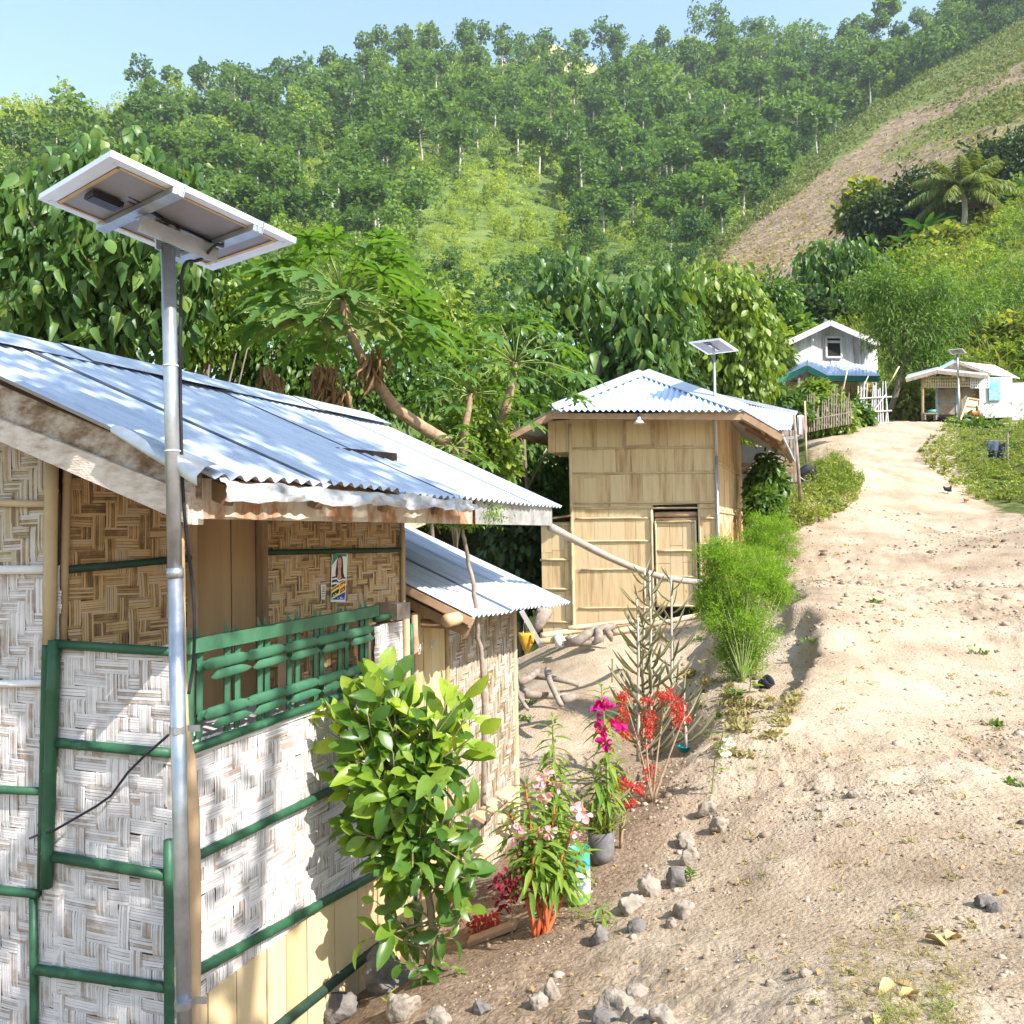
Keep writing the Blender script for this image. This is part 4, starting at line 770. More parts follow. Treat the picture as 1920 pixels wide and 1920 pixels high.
solar = solar_light('tall galvanised pole holding a large solar panel in front of the woven house corner', ft, tp, pc+UP*.0, SP1, SP2, SPL, SPW, .0262)
g = G(); 
for y, o in ((1368, 0), (1882, 0)):
    c = pix(333 if y < 1500 else 344, y, 3.0); g.tube([c-UP*.012, c+UP*.012], .0295, 14); g.box(c+A(.05, .02, 0), A(.022, 0, 0), A(0, .004, 0), UP*.011)
g.build('clamp', m_galv, solar)
pw_ = thing('wooden_post', 'crooked peeled wooden post strapped behind the steel pole', 'post', pix(362, 2200, 3.1))
g = G(); Pp = [pix(*p) for p in ((362, 2250, 3.1), (360, 1900, 3.1), (361, 1600, 3.1), (357, 1500, 3.1), (352, 1430, 3.1), (343, 1360, 3.1), (339, 1200, 3.1), (336, 985, 3.1))]
ti = np.linspace(0, 7, 30); Pp = np.array(Pp); S = np.c_[[np.interp(ti, range(8), Pp[:, k]) for k in range(3)]].T; S[1:-1] = (S[:-2]+S[1:-1]+S[2:])/3
g.tube(S, np.interp(ti, [0, 2, 4, 5, 7], [.031, .03, .028, .02, .017])*(1+.05*np.sin(ti*5)), 12); g.build('trunk', m_postwood, pw_, smooth=True)
wire = G(); Pp = np.array([fl_(*p) for p in ((316, 1378, .10), (300, 1392, .08), (268, 1420, .05), (240, 1448, .04), (208, 1492, .035), (180, 1512, .03), (140, 1535, .03), (100, 1558, .055), (72, 1565, .05), (56, 1572, .02))])
wire.tube(Pp, .0055, 6); o = wire.build('power_cable', m_black, None, smooth=True); setp(o, 'black cable sagging across the white woven wall from the pole', 'cable')
e1_ = nrm(pix(1390, 655, 14.4)-pix(1292, 646, 14.0)); mp = pix(1342, 650, 13.9); ft2 = H_(-.0, -1.6, .26)
solar_light('solar panel pole standing against the front corner of the tall bamboo hut', H_(-.03, -1.75, .2), H_(-.03, pix(1342, 668, 14.4)[2], .2), H_(-.03, pix(1342, 652, 14.4)[2], .2), SP1, SP2, SPL, SPW, .026, False)
Y3 = 36.8; p3 = pix(1799, 790, Y3)
solar_light('distant solar panel pole in front of the veranda house with the blue shutter', p3, p3*1.0+UP*(pix(1802, 664, Y3)[2]-p3[2]), p3+UP*(pix(1802, 659, Y3)[2]-p3[2]), SP1, SP2, SPL, SPW, .045, False)
# ------------------------------------------------------------------ poster and sticker
def on_wall(x, y, o=.012): return rc_(x, y, o)
po = thing('poster', 'tall campaign poster of a long-haired person pinned on the brown woven wall', 'poster', on_wall(636, 1128))
def pp(a, b, o): # normalised poster coordinates, a right, b down
    return rc_(622.5+a*29.5+(-b*3.), 1034+b*94.5, o)
def sheet(name, pts, o, col, par=None):
    g = G(); g.prism([pp(a, b, .012+o) for a, b in pts], rn*.0006); m = bpy.data.materials.get('ink_'+str(col)) or M('ink_'+str(col), [col, tuple(min(1, c*1.08+.004) for c in col)], 20, .5, 0, 0); return g.build(name, m, po)
sheet('paper', [(0, 0), (1, 0), (.95, 1), (0, 1)], 0, (.72, .73, .74))
sheet('green_corner', [(.05, .05), (.93, .05), (.93, .1), (.45, .09), (.03, .27)], .001, (.05, .22, .12))
sheet('hair', [(.48, .08), (.62, .08), (.7, .16), (.74, .3), (.76, .42), (.84, .51), (.6, .52), (.3, .52), (.26, .42), (.33, .2), (.4, .11)], .0016, (.035, .015, .015))
sheet('face', [(.4, .16), (.46, .115), (.56, .115), (.62, .17), (.63, .28), (.57, .37), (.5, .39), (.43, .36), (.38, .27)], .0023, (.50, .27, .23))
sheet('neck', [(.43, .34), (.58, .34), (.62, .47), (.66, .52), (.5, .57), (.36, .52), (.42, .46)], .002, (.48, .26, .22))
for q in ((.42, .245), (.54, .245)): sheet('eye', [(q[0], q[1]), (q[0]+.06, q[1]), (q[0]+.06, q[1]+.012), (q[0], q[1]+.012)], .003, (.03, .02, .02))
sheet('mouth', [(.45, .335), (.55, .335), (.55, .345), (.45, .345)], .003, (.4, .08, .09))
for k, (c, b0) in enumerate((((.02, .02, .03), .49), ((.7, .7, .72), .52), ((.02, .02, .03), .55), ((.7, .7, .72), .60), ((.02, .02, .03), .64))):
    sheet('shirt_stripe', [(.05, b0+.02), (.34, b0-.005 if k < 2 else b0), (.5, b0+.06), (.7, b0+.02), (.92, b0+.02), (.92, b0+.06), (.05, b0+.075)], .0011+.0001*k, c)
sheet('yellow_band', [(.04, .73), (.93, .55), (.93, .79), (.04, .95)], .0034, (.75, .68, .08))
sheet('red_band', [(.05, .75), (.52, .65), (.52, .70), (.05, .80)], .0042, (.45, .04, .03)); sheet('red_band', [(.58, .64), (.92, .57), (.92, .63), (.58, .70)], .0042, (.45, .04, .03)); sheet('red_band', [(.6, .74), (.92, .67), (.92, .76), (.6, .84)], .0042, (.45, .04, .03))
sheet('black_band', [(.06, .83), (.55, .73), (.5, .82), (.06, .92)], .0042, (.02, .02, .03)); sheet('blue_band', [(.05, .955), (.92, .80), (.9, .955)], .0042, (.03, .04, .38))
for a, b, l in ((.12, .765, .06), (.22, .745, .06), (.33, .722, .06), (.66, .66, .06), (.76, .64, .06), (.68, .76, .05), (.78, .74, .05), (.45, .92, .05), (.6, .905, .1), (.6, .925, .2), (.14, .86, .08), (.28, .83, .08)):
    sheet('lettering', [(a, b), (a+l, b-.008), (a+l, b+.012), (a, b+.02)], .005, (.7, .62, .5))
g = G(); g.prism([rc_(601, 1096, .013), rc_(611.5, 1096, .013), rc_(609, 1124, .013), rc_(602.5, 1124, .013)], rn*.001); st = g.build('sticker', M('sticker_paper', [(.55, .56, .5), (.66, .66, .6)], 30, .6, 0, 0), None); setp(st, 'small pale sticker on the brown woven wall beside the poster', 'sticker')
g = G()
for y in (1100, 1104, 1108, 1112, 1117): g.prism([rc_(604, y, .015), rc_(609, y, .015), rc_(609, y+1.4, .015), rc_(604, y+1.4, .015)], rn*.0005)
o = g.build('print', m_black, st); 
# ------------------------------------------------------------------ small things round the houses
lamp = thing('bulb_lamp', 'silver conical lamp hanging under the front eave of the bamboo hut', 'lamp', hf(1198, 793, .62)); c = hf(1198, 792, .62)
g = G(); g.lathe(c, [(.025, .09), (.03, .05), (.055, .03), (.095, -.02), (.09, -.022), (.05, .022)], 18); g.build('shade', m_alu, lamp, smooth=True); g = G(); g.tube([c+UP*.09, c+UP*.16], .018, 8); g.build('socket', m_black, lamp); g = G(); g.lathe(c-UP*.0, [(0.001, -.035), (.025, -.02), (.028, 0), (.015, .03)], 12); g.build('bulb', m_white, lamp, smooth=True)
g = G(); a, b = pix(1032, 988, 7.0), pix(1322, 1092, 11.6); T = np.linspace(0, 1, 16)[:, None]; P = a+(b-a)*T-UP*.12*np.sin(PI*T); g.tube(P, np.linspace(.032, .038, 16)*(1+.06*(np.arange(16) % 3 == 0)), 12); o = g.build('bamboo_gutter', M('grey_bamboo', [(.30, .26, .21), (.46, .40, .34)], 4, .5, 0, .1), None, smooth=True); setp(o, 'long grey bamboo gutter pole sloping from the house eave to the feathery bush', 'gutter')
jc = thing('jerry_can', 'cut yellow plastic jerry can hanging upside down by the lean-to corner', 'jerry can', pix(986, 1222, 9.0)); Y = 9.0
def loft(g, secs, n=16, ex=2.6):
    V = []; a = np.arange(n)*2*PI/n
    for c, sx_, sy_ in secs: V.append(np.asarray(c)+np.sign(np.cos(a))[:, None]*(np.abs(np.cos(a))**(2/ex))[:, None]*sx_*A(1, 0, 0)+np.sign(np.sin(a))[:, None]*(np.abs(np.sin(a))**(2/ex))[:, None]*sy_*A(0, 1, 0))
    m = len(secs); f = {4: [(k*n+i, k*n+(i+1) % n, (k+1)*n+(i+1) % n, (k+1)*n+i) for k in range(m-1) for i in range(n)], n: [tuple((m-1)*n+i for i in range(n))]}
    return g.add(np.concatenate(V), f)
m_yel = M('yellow_plastic', [(.62, .34, .03), (.72, .44, .06)], 10, .4, 0, .05)
g = G(); loft(g, [(pix(988, 1222, Y), .02, .02), (pix(987, 1218, Y), .04, .03), (pix(988, 1210, Y), .055, .05), (pix(988, 1202, Y), .075, .06), (pix(987, 1192, Y), .08, .06), (pix(987, 1186, Y), .083, .062), (pix(987, 1186, Y), .078, .055), (pix(987, 1195, Y), .07, .05)][::1]); g.build('body', m_yel, jc, smooth=True)
g = G(); g.tube([pix(987, 1221, Y), pix(987, 1226, Y)], .022, 10); g.build('neck', m_yel, jc); g = G(); g.tube([pix(996, 1190, Y-.06), pix(999, 1196, Y-.09), pix(997, 1207, Y-.08)], .012, 8); g.build('handle', m_yel, jc, smooth=True); g = G(); g.tube([pix(981, 1187, Y), pix(984, 1160, Y)], .004, 5); g.build('string', m_white, jc)
g = G(); g.beam(pix(978, 1146, 8.9), pix(1016, 1213, 9.1), .05, .03, (0, 1, 0)); o = g.build('plank', m_whitewood, None); setp(o, 'pale leaning plank propping up the end of the lean-to roof', 'plank')
g = G(); limbs(g, pix(1008, 1165, 9.6), pix(1022, 1148, 9.6), .05, .09, 5); g.tube([pix(1002, 1186, 9.5), pix(1010, 1172, 9.5), pix(1022, 1150, 9.6), pix(1006, 1148, 9.6)], [.03, .06, .09, .08], 10); o = g.build('tree_stump', m_driftwood, None, smooth=True); setp(o, 'knobbly grey stump standing behind the leaning plank', 'stump')
cu = thing('plastic_cup', 'dirty white plastic cup standing on the earth below the bamboo hut', 'cup', pix(1047, 1214, 13.6)); c = pix(1047, 1214, 13.6); g = G(); g.lathe(c, [(.0, 0), (.052, 0), (.066, .2), (.06, .2), (.045, .02)], 16); g.build('body', m_white, cu, smooth=True); g = G(); g.lathe(c+UP*.2, [(.066, -.008), (.072, 0), (.066, .006)], 16); g.build('rim', m_white, cu, smooth=True)
dw = G()
for P, R in (([(1060, 1208, 13.4), (1085, 1202, 13.3), (1100, 1190, 13.3), (1118, 1181, 13.4), (1150, 1173, 13.6)], [.05, .09, .08, .07, .06]), ([(1112, 1208, 13.2), (1124, 1198, 13.2), (1122, 1182, 13.3), (1132, 1176, 13.4)], [.03, .08, .07, .05]), ([(1135, 1178, 13.3), (1143, 1190, 13.3), (1147, 1203, 13.3)], [.05, .06, .02]), ([(1075, 1207, 13.3), (1100, 1206, 13.3), (1116, 1206, 13.2)], [.04, .06, .03]), ([(1062, 1200, 13.4), (1072, 1190, 13.4)], [.05, .02])):
    dw.tube([pix(*p) for p in P], R, 10)
o = dw.build('driftwood', m_driftwood, None, smooth=True); setp(o, 'twisted grey driftwood log lying under the bamboo hut', 'log')
for a, b, r, lb in (((1015, 1192, 13.7), (1180, 1168, 14.4), .05, 'upper long bamboo pole lying along the foot of the hut'), ((1012, 1203, 13.6), (1110, 1193, 14.0), .055, 'lower short bamboo pole lying beside the white cup'), ((1065, 1178, 13.9), (1235, 1160, 14.3), .04, 'thin bamboo pole resting against the hut wall above the driftwood'), ((1150, 1186, 13.9), (1330, 1150, 14.2), .045, 'bamboo pole running under the hut door')):
    g = G(); g.bamboo(pix(*a), pix(*b), r, 10); o = g.build('bamboo_pole', m_bamb, None, smooth=True); setp(o, lb, 'pole', 'bamboo poles at the foot of the hut')
FW = [(((968, 1240, 9.6), (990, 1330, 9.0)), .028, 'thin dark stick leaning on the lean-to corner beside the firewood'), (((1027, 1256, 10.1), (1052, 1322, 9.2)), .042, 'thick grey branch standing aslant in front of the firewood'), (((975, 1280, 9.9), (1010, 1256, 10.4)), .05, 'forked brown log rising at the left end of the firewood'),
      (((985, 1303, 9.6), (1068, 1305, 9.7)), .045, 'long grey log lying flat across the front of the firewood'), (((1002, 1268, 10.3), (1085, 1284, 10.1)), .04, 'long dark log lying across the back of the firewood'), (((978, 1290, 9.8), (1000, 1310, 9.6)), .035, 'short stub of brown firewood next to the lean-to'), (((1055, 1312, 9.5), (1082, 1306, 9.7)), .055, 'short fat end log on the right of the firewood')]
for (a, b), r, lb in FW:
    g = G(); a, b = pix(*a), pix(*b); limbs(g, a, b, r, r*.75, 7, 1 if r > .04 else 0, .5, .25, .12); o = g.build('firewood_log', m_driftwood, None, smooth=True); setp(o, lb, 'log', 'logs of the firewood pile')
for x, y0, y1, Y, lb in ((1148, 1235, 1272, 10.8, 'thin wooden stake in the yard beside the grey succulent'), (1419, 1222, 1262, 9.1, 'pale stake behind the small yellow-green seedling')):
    g = G(); g.tube([pix(x, y1+8, Y), pix(x+.5, y0, Y)], .013, 6); o = g.build('stake', m_bambd if x < 1300 else m_bamb, None); setp(o, lb, 'stake')
for P, lb in ((((897, 1535, 5.6), (962, 1478, 6.6)), 'light board propped against the foot of the lean-to wall'), (((930, 1592, 5.6), (965, 1500, 6.2)), 'wide weathered board leaning beside the black gap'), (((815, 1660, 4.9), (960, 1560, 5.6)), 'brown board lying along the wall behind the leafy bush')):
    g = G(); g.beam(pix(*P[0]), pix(*P[1]), .09, .025, (.3, -.5, .8)); o = g.build('board', m_postwood, None); setp(o, lb, 'board', 'boards along the lean-to wall')
g = G(); p = gnd(880, 1772); q = gnd(968, 1742); g.beam(p+UP*.02, q+UP*.03, .09, .025); o = g.build('board', m_woodred, None); setp(o, 'reddish broken board lying on the soil below the red stems', 'board')
# ------------------------------------------------------------------ pots
c = gnd(1128, 1614); pot = thing('plant_pot', 'black plastic pot with dry grass beside the green tin can', 'pot', c); k = c[1]/1600
g = G(); g.lathe(c, [(0, 0), (20*k, 0), (24*k, 16*k), (25*k, 56*k), (23*k, 57*k), (21*k, 50*k)], 24); g.build('body', M('dusty_black_plastic', [(.05, .05, .055), (.16, .15, .15), (.24, .23, .22)], 5, .6, 0, .1), pot, smooth=True)
g = G(); g.lathe(c+UP*50*k, [(0.001, 0), (22*k, -.004)], 16); g.build('soil', m_soil, pot)
c2 = gnd(1085, 1690); can = thing('tin_can', 'green and white tin can used as a planter beside the pink balsam', 'can', c2); k = c2[1]/1600
PR = [(0, 0), (15.5, 0), (16, 1)]; segs = [('green_label', 0, 20, (.22, .42, .06)), ('white_label', 20, 62, (.70, .74, .55)), ('blue_label', 62, 82, (.08, .36, .58)), ('rim_band', 82, 98, (.08, .40, .26))]
for n_, h0, h1, col in segs:
    g = G(); pr = [(22.5*k+.0005*math.sin(h*.7), h*k) for h in np.linspace(h0, h1, 6)]
    if h0 == 0: pr = [(0, 0)]+pr
    if h1 == 98: pr += [(23.4*k, 98*k), (23*k, 99*k), (21.8*k, 98*k), (21.5*k, 88*k), (0, 88*k)]
    g.lathe(c2, pr, 24); g.build(n_, M('ink_can_'+n_, [tuple(.8*q for q in col), col], 12, .4, 0, .05), can, smooth=True)
g = G()
for a0, z, hh, ww in ((-1.6, 10, 5, .35), (-1.2, 14, 6, .3), (-1.7, 30, 8, .5), (-1.3, 36, 5, .3), (-1.5, 48, 4, .5), (-1.45, 70, 3, .4)):
    a = np.linspace(a0, a0+ww, 6); V = [c2+A(math.cos(t)*22.9*k, math.sin(t)*22.9*k, (z+dz)*k) for dz in (0, hh) for t in a]; g.add(np.array(V), [(i, i+1, 7+i, 6+i) for i in range(5)])
g.build('lettering', M('ink_print', [(.12, .16, .22), (.2, .25, .3)], 20, .5, 0, 0), can)
c3 = gnd(1284, 1409); bs = thing('plastic_basin', 'turquoise plastic basin half hidden under the grey succulent', 'basin', c3); g = G(); g.lathe(c3, [(0, 0), (.05, 0), (.07, .05), (.075, .052), (.065, .05), (.045, .01)], 18); g.build('bowl', M('turquoise_plastic', [(.02, .30, .32), (.03, .38, .40)], 10, .4, 0, 0), bs, smooth=True); g = G(); g.lathe(c3, [(.071, .045), (.08, .052), (.071, .06)], 18); g.build('rim', M('turquoise_rim', [(.03, .34, .38), (.05, .42, .45)], 10, .4, 0, 0), bs, smooth=True)
c4 = gnd(1436, 1290); g = G(); g.lathe(c4+UP*.05, [(.0, -.05), (.06, -.05), (.065, .06), (.055, .06), (.05, -.03)], 14, (.5, -.6, .6)); o = g.build('plant_bag', m_black, None, smooth=True); setp(o, 'small black planting bag tipped over at the edge of the path bank', 'bag')
# ------------------------------------------------------------------ stones
def ico(sub=3):
    import bmesh
    bm = bmesh.new(); bmesh.ops.create_icosphere(bm, subdivisions=sub, radius=1); V = np.array([v.co for v in bm.verts]); Fc = np.array([[v.index for v in f.verts] for f in bm.faces]); bm.free(); return V, Fc
IV, IF = ico(4); IV2, IF2 = ico(1)
def rock(seed, sx, sy, sz, V=IV):
    r = np.random.default_rng(seed); P = V.copy()
    for k in range(9):
        n = nrm(r.normal(0, 1, 3)); d = r.uniform(.55, .85); h = P@n; P = P-np.clip(h-d, 0, 9)[:, None]*n*.92
    nn = fbm(P[:, 0]*2.3+seed, P[:, 1]*2.3+P[:, 2]*1.9, seed, 4); P = P*(1+.30*nn+.10*fbm(P[:, 0]*7+seed, P[:, 1]*7+P[:, 2]*6, seed+3, 3))[:, None]; return P*A(sx, sy, sz)
def stone(px, py, wpx, hpx, label, mat=None, seed=0):
    c = gnd(px, py+hpx*.35); k = c[1]/1600; P = rock(seed+px, wpx*k/2, wpx*k*.42, hpx*k*.56)
    g = G(); g.add(P+c+UP*hpx*k*.16, {3: IF}); o = g.build('stone', mat or m_stone, None, smooth=True); setp(o, label, 'stone', 'stones around the flower bed')
for a in [(1325, 1512, 44, 44, 'whitish angular stone standing where the thin white-flowered plant grows'), (1350, 1545, 40, 36, 'flat pale stone tucked below the whitish angular stone'), (1287, 1570, 44, 34, 'smooth tan stone at the upper end of the stone row'), (1292, 1602, 38, 44, 'pitted pale stone below the smooth tan stone'),
          (1268, 1636, 44, 62, 'tall dark grey stone with a green sprout at its side', m_stoned), (1217, 1658, 44, 50, 'upright pale grey stone left of the tall dark stone'), (1186, 1690, 56, 48, 'largest pale block in the row beside the drooping seedling'), (1280, 1702, 46, 42, 'square pale stone set apart on the path side', None),
          (1195, 1735, 38, 34, 'small grey stone half buried below the largest pale block', m_stoned), (1258, 1728, 26, 22, 'small flat tan stone below the square pale stone'), (1035, 1852, 34, 52, 'white upright stone alone on the soil below the red stems'), (1012, 1876, 40, 34, 'round white stone near the bottom edge of the bed'),
          (758, 1880, 62, 66, 'big sunlit tan boulder at the base of the leafy bush'), (822, 1902, 50, 44, 'pale rounded stone right of the big tan boulder'), (722, 1818, 92, 100, 'large shadowed grey rock between the bush trunk and the house', m_stoned), (640, 1880, 110, 70, 'wide dark rock against the foot of the plank wall', m_stoned), (902, 1888, 34, 30, 'grey pebble-like stone in the bare soil right of the bush', m_stoned),
          (1160, 1878, 80, 60, 'broad cracked stone of the cluster at the bottom centre'), (1190, 1895, 60, 44, 'middle stone of the cluster at the bottom centre'), (1240, 1900, 54, 40, 'right pale stone of the cluster at the bottom centre'), (1135, 1905, 60, 40, 'lowest left stone of the cluster at the bottom centre', m_stoned), (1195, 1858, 44, 30, 'topmost small stone of the cluster at the bottom centre'), (1125, 1752, 50, 40, 'grey shaded lump right of the red stems', m_stoned), (905, 1640, 10, 8, 'tiny stone by the boards'),
          (1510, 1823, 24, 20, 'small white stone alone on the trodden path'), (1445, 1842, 24, 18, 'flat white chip of stone on the path left of the small white stone'), (1600, 1488, 26, 18, 'white stone in the middle of the path', None), (1865, 1700, 30, 22, 'grey stone by the right edge of the path', m_stoned), (1850, 1690, 44, 26, 'dusty clod-like rock at the right edge of the path', m_stoned)]:
    stone(*a[:5], *(a[5:] if len(a) > 5 else ()))
def polysample(poly, n, r):
    P = np.array(poly, float); lo, hi = P.min(0), P.max(0); out = []
    while len(out) < n:
        q = lo+(hi-lo)*r.random(2)
        if inpoly(q, poly): out.append(q)
    return out
rg = np.random.default_rng(99)
# pebbles and clods on the ground, in ground coordinates
n = 42000; yy = 2.6*np.exp(rg.random(n)*2.1); xx = -1.2+.2*yy+rg.random(n)*(.62*yy+1.6); dn = fbm(xx*.9, yy*.9, 77, 3); dn2 = fbm(xx*2.6, yy*2.6, 78, 2); keep = (rg.random(n) < .06+1.5*np.clip(dn+.02, 0, 1)+1.2*np.clip(dn2-.12, 0, 1)) & (xx < 2.2+.9*np.maximum(yy-4, 0)) & (vegmask(np.c_[xx, yy, xx*0-1.]) < .3); xx, yy = xx[keep], yy[keep]
keep = ((xx-Pc[0])*w[0]+(yy-Pc[1])*w[1]) > .12; xx, yy = xx[keep], yy[keep]
zz_ = gz(xx, yy); g = G(); s = .0058*np.exp(rg.normal(0, .6, len(xx)))*np.clip(yy/4.5, .8, 2.8)
VV = [rock(s_, 1, 1, .75, IV2) for s_ in range(6)]
for k in range(6):
    m = np.arange(len(xx)) % 6 == k; d = rdir(m.sum(), rg); d[:, 2] *= .2; X, Y_, Z = frames(d, None, .2, rg); g.inst((VV[k], {3: IF2}), np.c_[xx[m], yy[m], zz_[m]], X, Y_, Z, s[m])
o = g.build('gravel', M('pebble', [(.17, .12, .085), (.31, .235, .17), (.40, .32, .245)], 3, .95, 0, .3, 80, island=.7), None, (0, 0, 0), True); setp(o, 'loose pebbles and clods scattered over the earth path', 'gravel', kind='stuff')
n = 3000; yy = 2.7*np.exp(rg.random(n)*2.0); xx = -1.0+.2*yy+rg.random(n)*(.6*yy+1.5); g = G(); k = ((xx-Pc[0])*w[0]+(yy-Pc[1])*w[1]) > .1; xx, yy = xx[k], yy[k]; d = rdir(len(xx), rg); d[:, 2] *= .25; X, Y_, Z = frames(d, None, .35, rg); g.inst(L_SMALL, np.c_[xx, yy, gz(xx, yy)+.006], X, Y_, Z, .022*np.exp(rg.normal(0, .4, len(xx))))
o = g.build('leaf_litter', l_litter, None, (0, 0, 0), True); setp(o, 'small dead leaves scattered over the earth', 'leaf litter', kind='stuff')
for i, (x, y, s, lb) in enumerate(((1735, 1765, 46, 'large curled yellow dead leaf on the right side of the path'), (1775, 1768, 40, 'smaller folded dead leaf touching the large curled yellow leaf'), (1680, 1855, 50, 'torn dry leaf in the grass patch at the bottom right'), (1722, 1872, 46, 'broad yellowed leaf right of the torn dry leaf'), (1640, 1912, 30, 'pale dead leaf at the bottom edge of the grass patch'))):
    p = gnd(x, y)+UP*.015; a = rg.uniform(0, 6.28); d = A(math.cos(a), math.sin(a), .25); X, Y_, Z = frames(d[None], None, .3, rg); g = G(); g.inst(T_leaf([(0, .03), (.2, .2), (.5, .28), (.8, .16), (1, .01)], .5, .5), p[None], X, Y_, Z, s*p[1]/1600); o = g.build('dead_leaf', M('dead_yellow_leaf', [(.42, .28, .10), (.60, .46, .20)], 20, .7, 0, .3), None, smooth=True); setp(o, lb, 'leaf', 'big dead leaves on the path')
# ------------------------------------------------------------------ far houses
def place(label, name, cat, p): return thing(name, label, cat, p)
# white two-storey house
Yw = 45.; wn = nrm(A(-.12, 1, 0)); wc = pix(1555, 700, Yw); we = nrm(A(1, .12, 0))
wf = lambda x, y, o=0: on_plane(x, y, wc-wn*o, wn)
wh = thing('white_house', 'two-storey white board house with a teal-edged porch roof at the top of the path', 'house', A(wc[0], wc[1], gz(wc[0], wc[1])[0]))
O = wf(1489, 712); W_ = np.dot(wf(1624, 700)-O, we); zt_ = wf(1489, 640)[2]-O[2]; zap = wf(1556, 606)[2]-O[2]
g = G(); x = 0
while x < W_-.05:
    b_ = .2*random.uniform(.8, 1.3); h_ = zt_+(zap-zt_)*(1-abs(x+b_/2-W_/2)/(W_/2)); g.box(O+we*(x+b_/2)+UP*h_/2, we*(b_/2-.008), wn*.01, UP*h_/2); x += b_
g.build('upper_wall', m_whitewood, wh)
g = G(); g.prism([O-wn*-.05, O+we*W_+wn*.05, O+we*W_+UP*zt_+wn*.05, O+we*W_*.5+UP*zap+wn*.05, O+UP*zt_+wn*.05], wn*.03); g.prism([O+wn*.05, O+UP*zt_+wn*.05, O+UP*zt_+wn*5, O+wn*5], we*.03); g.prism([O+we*W_+wn*.05, O+we*W_+UP*zt_+wn*.05, O+we*W_+UP*zt_+wn*5, O+we*W_+wn*5], we*.03); g.build('side_wall', m_whitewood, wh)
a, b = wf(1549, 670, .05), wf(1576, 633, .05); g = G(); g.box((a+b)/2, we*np.dot(b-a, we)/2, wn*.03, UP*(b[2]-a[2])/2); win = g.build('window', m_dark, wh)
g = G(); c_ = (a+b)/2; hw, hh = np.dot(b-a, we)/2, (b[2]-a[2])/2
for s in (-1, 1): g.box(c_+we*s*hw-wn*.05, we*.05, wn*.03, UP*hh); g.box(c_+UP*s*hh-wn*.05, we*hw, wn*.03, UP*.05)
g.box(c_+UP*hh*.55-wn*.05, we*hw, wn*.03, UP*.06); g.build('window_frame', m_whitewood, wh).parent = win
ap_, el_, er_ = wf(1557, 600, .7), wf(1462, 645, .7), wf(1652, 642, .7)
for e in (el_, er_):
    g = G(); corr(g, lin(e, ap_), lin(e+wn*6.5, ap_+wn*6.5), 30, .02, 6, 4); g.build('roof_sheet', m_roof, wh, smooth=True)
    g = G(); g.beam(e-UP*.14, ap_-UP*.14, .04, .28); g.build('rake_board', m_whitewood, wh)
    g = G(); g.beam(e+wn*.2-UP*.1, e+wn*6.4-UP*.1, .05, .2); g.build('eave_board', m_wood, wh)
pr = [(1428, 714), (1475, 704), (1513, 686), (1549, 705), (1650, 706)]
for (a, b), (t0, t1) in zip(zip(pr[:-1], pr[1:]), (((1440, 690), (1480, 690)), ((1480, 690), (1515, 676)), ((1515, 676), (1580, 688)), ((1560, 680), (1640, 690)))):
    p, q = wf(*a, 1.8), wf(*b, 1.8); r_, s_ = wf(*t0, .05), wf(*t1, .05); g = G(); corr(g, lin(p+UP*.02, r_+UP*.1), lin(q+UP*.02, s_+UP*.1), 14, .02, 5, 4); g.build('porch_roof', m_roof_blue, wh, smooth=True)
    g = G(); g.beam(p-UP*.12, q-UP*.12, .05, .3); g.build('porch_fascia', m_teal, wh)
g = G(); planks(g, wf(1435, 775, 0), we, -wn, np.dot(wf(1640, 775)-wf(1435, 775), we), wf(1435, 712)[2]-wf(1435, 775)[2]-.1, .35, 1.2, .01, .03, 103); g.build('lower_wall', m_hutwall, wh)
for x in (1498, 1548, 1618, 1645): g = G(); g.tube([wf(x, 790, 1.7), wf(x, 709, 1.7)], .06, 8); g.build('porch_post', m_whitewood, wh)
g = G(); g.box(wf(1528, 745, .06), we*.45, wn*.03, UP*.95); g.build('doorway', m_dark, wh)
g = G(); a, b = wf(1624, 695, -.3), wf(1645, 655, -.3); g.box((a+b)/2+wn*1, we*np.dot(b-a, we)/2, wn*1.0, UP*(b[2]-a[2])/2); g.build('side_bay', m_white, wh)
# veranda house with the blue shutter
Yv = 39.; vn = nrm(A(.10, 1, 0)); ve = nrm(A(1, -.10, 0)); vc = pix(1800, 740, Yv)
vf = lambda x, y, o=0: on_plane(x, y, vc-vn*o, vn)
vh = thing('veranda_house', 'small white house with a blue shutter and a lattice-edged veranda at the right', 'house', A(vc[0], vc[1], gz(vc[0], vc[1])[0]))
def vbox(name, m, x0, y0, x1, y1, o, th, par=None):
    a, b = vf(x0, y1, o), vf(x1, y0, o); g = G(); g.box((a+b)/2+vn*th/2, ve*np.dot(b-a, ve)/2, vn*th/2, UP*(b[2]-a[2])/2); q = g.build(name, m, vh)
    if par: q.parent = par
    return q
vbox('wall_panel', m_vpanel_shade, 1757, 727, 1795, 778, .0, .04); vbox('wall_panel', m_vpanel_shade, 1803, 727, 1842, 778, .0, .04)
for x0, x1, y0, y1 in ((1755, 1758, 722, 782), (1793, 1796, 722, 782), (1757, 1795, 731, 733.5), (1757, 1795, 752, 754.5)): vbox('trim', m_bluep, x0, y0, x1, y1, .03, .03)
vbox('white_wall', m_whitewood, 1838, 706, 1898, 784, .3, .05); vbox('side_wall', m_whitewood, 1898, 716, 1950, 788, -.2, .05); vbox('blue_shutter', m_blue, 1855, 708, 1875, 751, .38, .06); vbox('inner_wall', m_vpanel_shade, 1757, 704, 1896, 784, -1.2, .04)
vbox('plinth', m_dark, 1752, 779, 1884, 788, -.1, .8)
g = G()
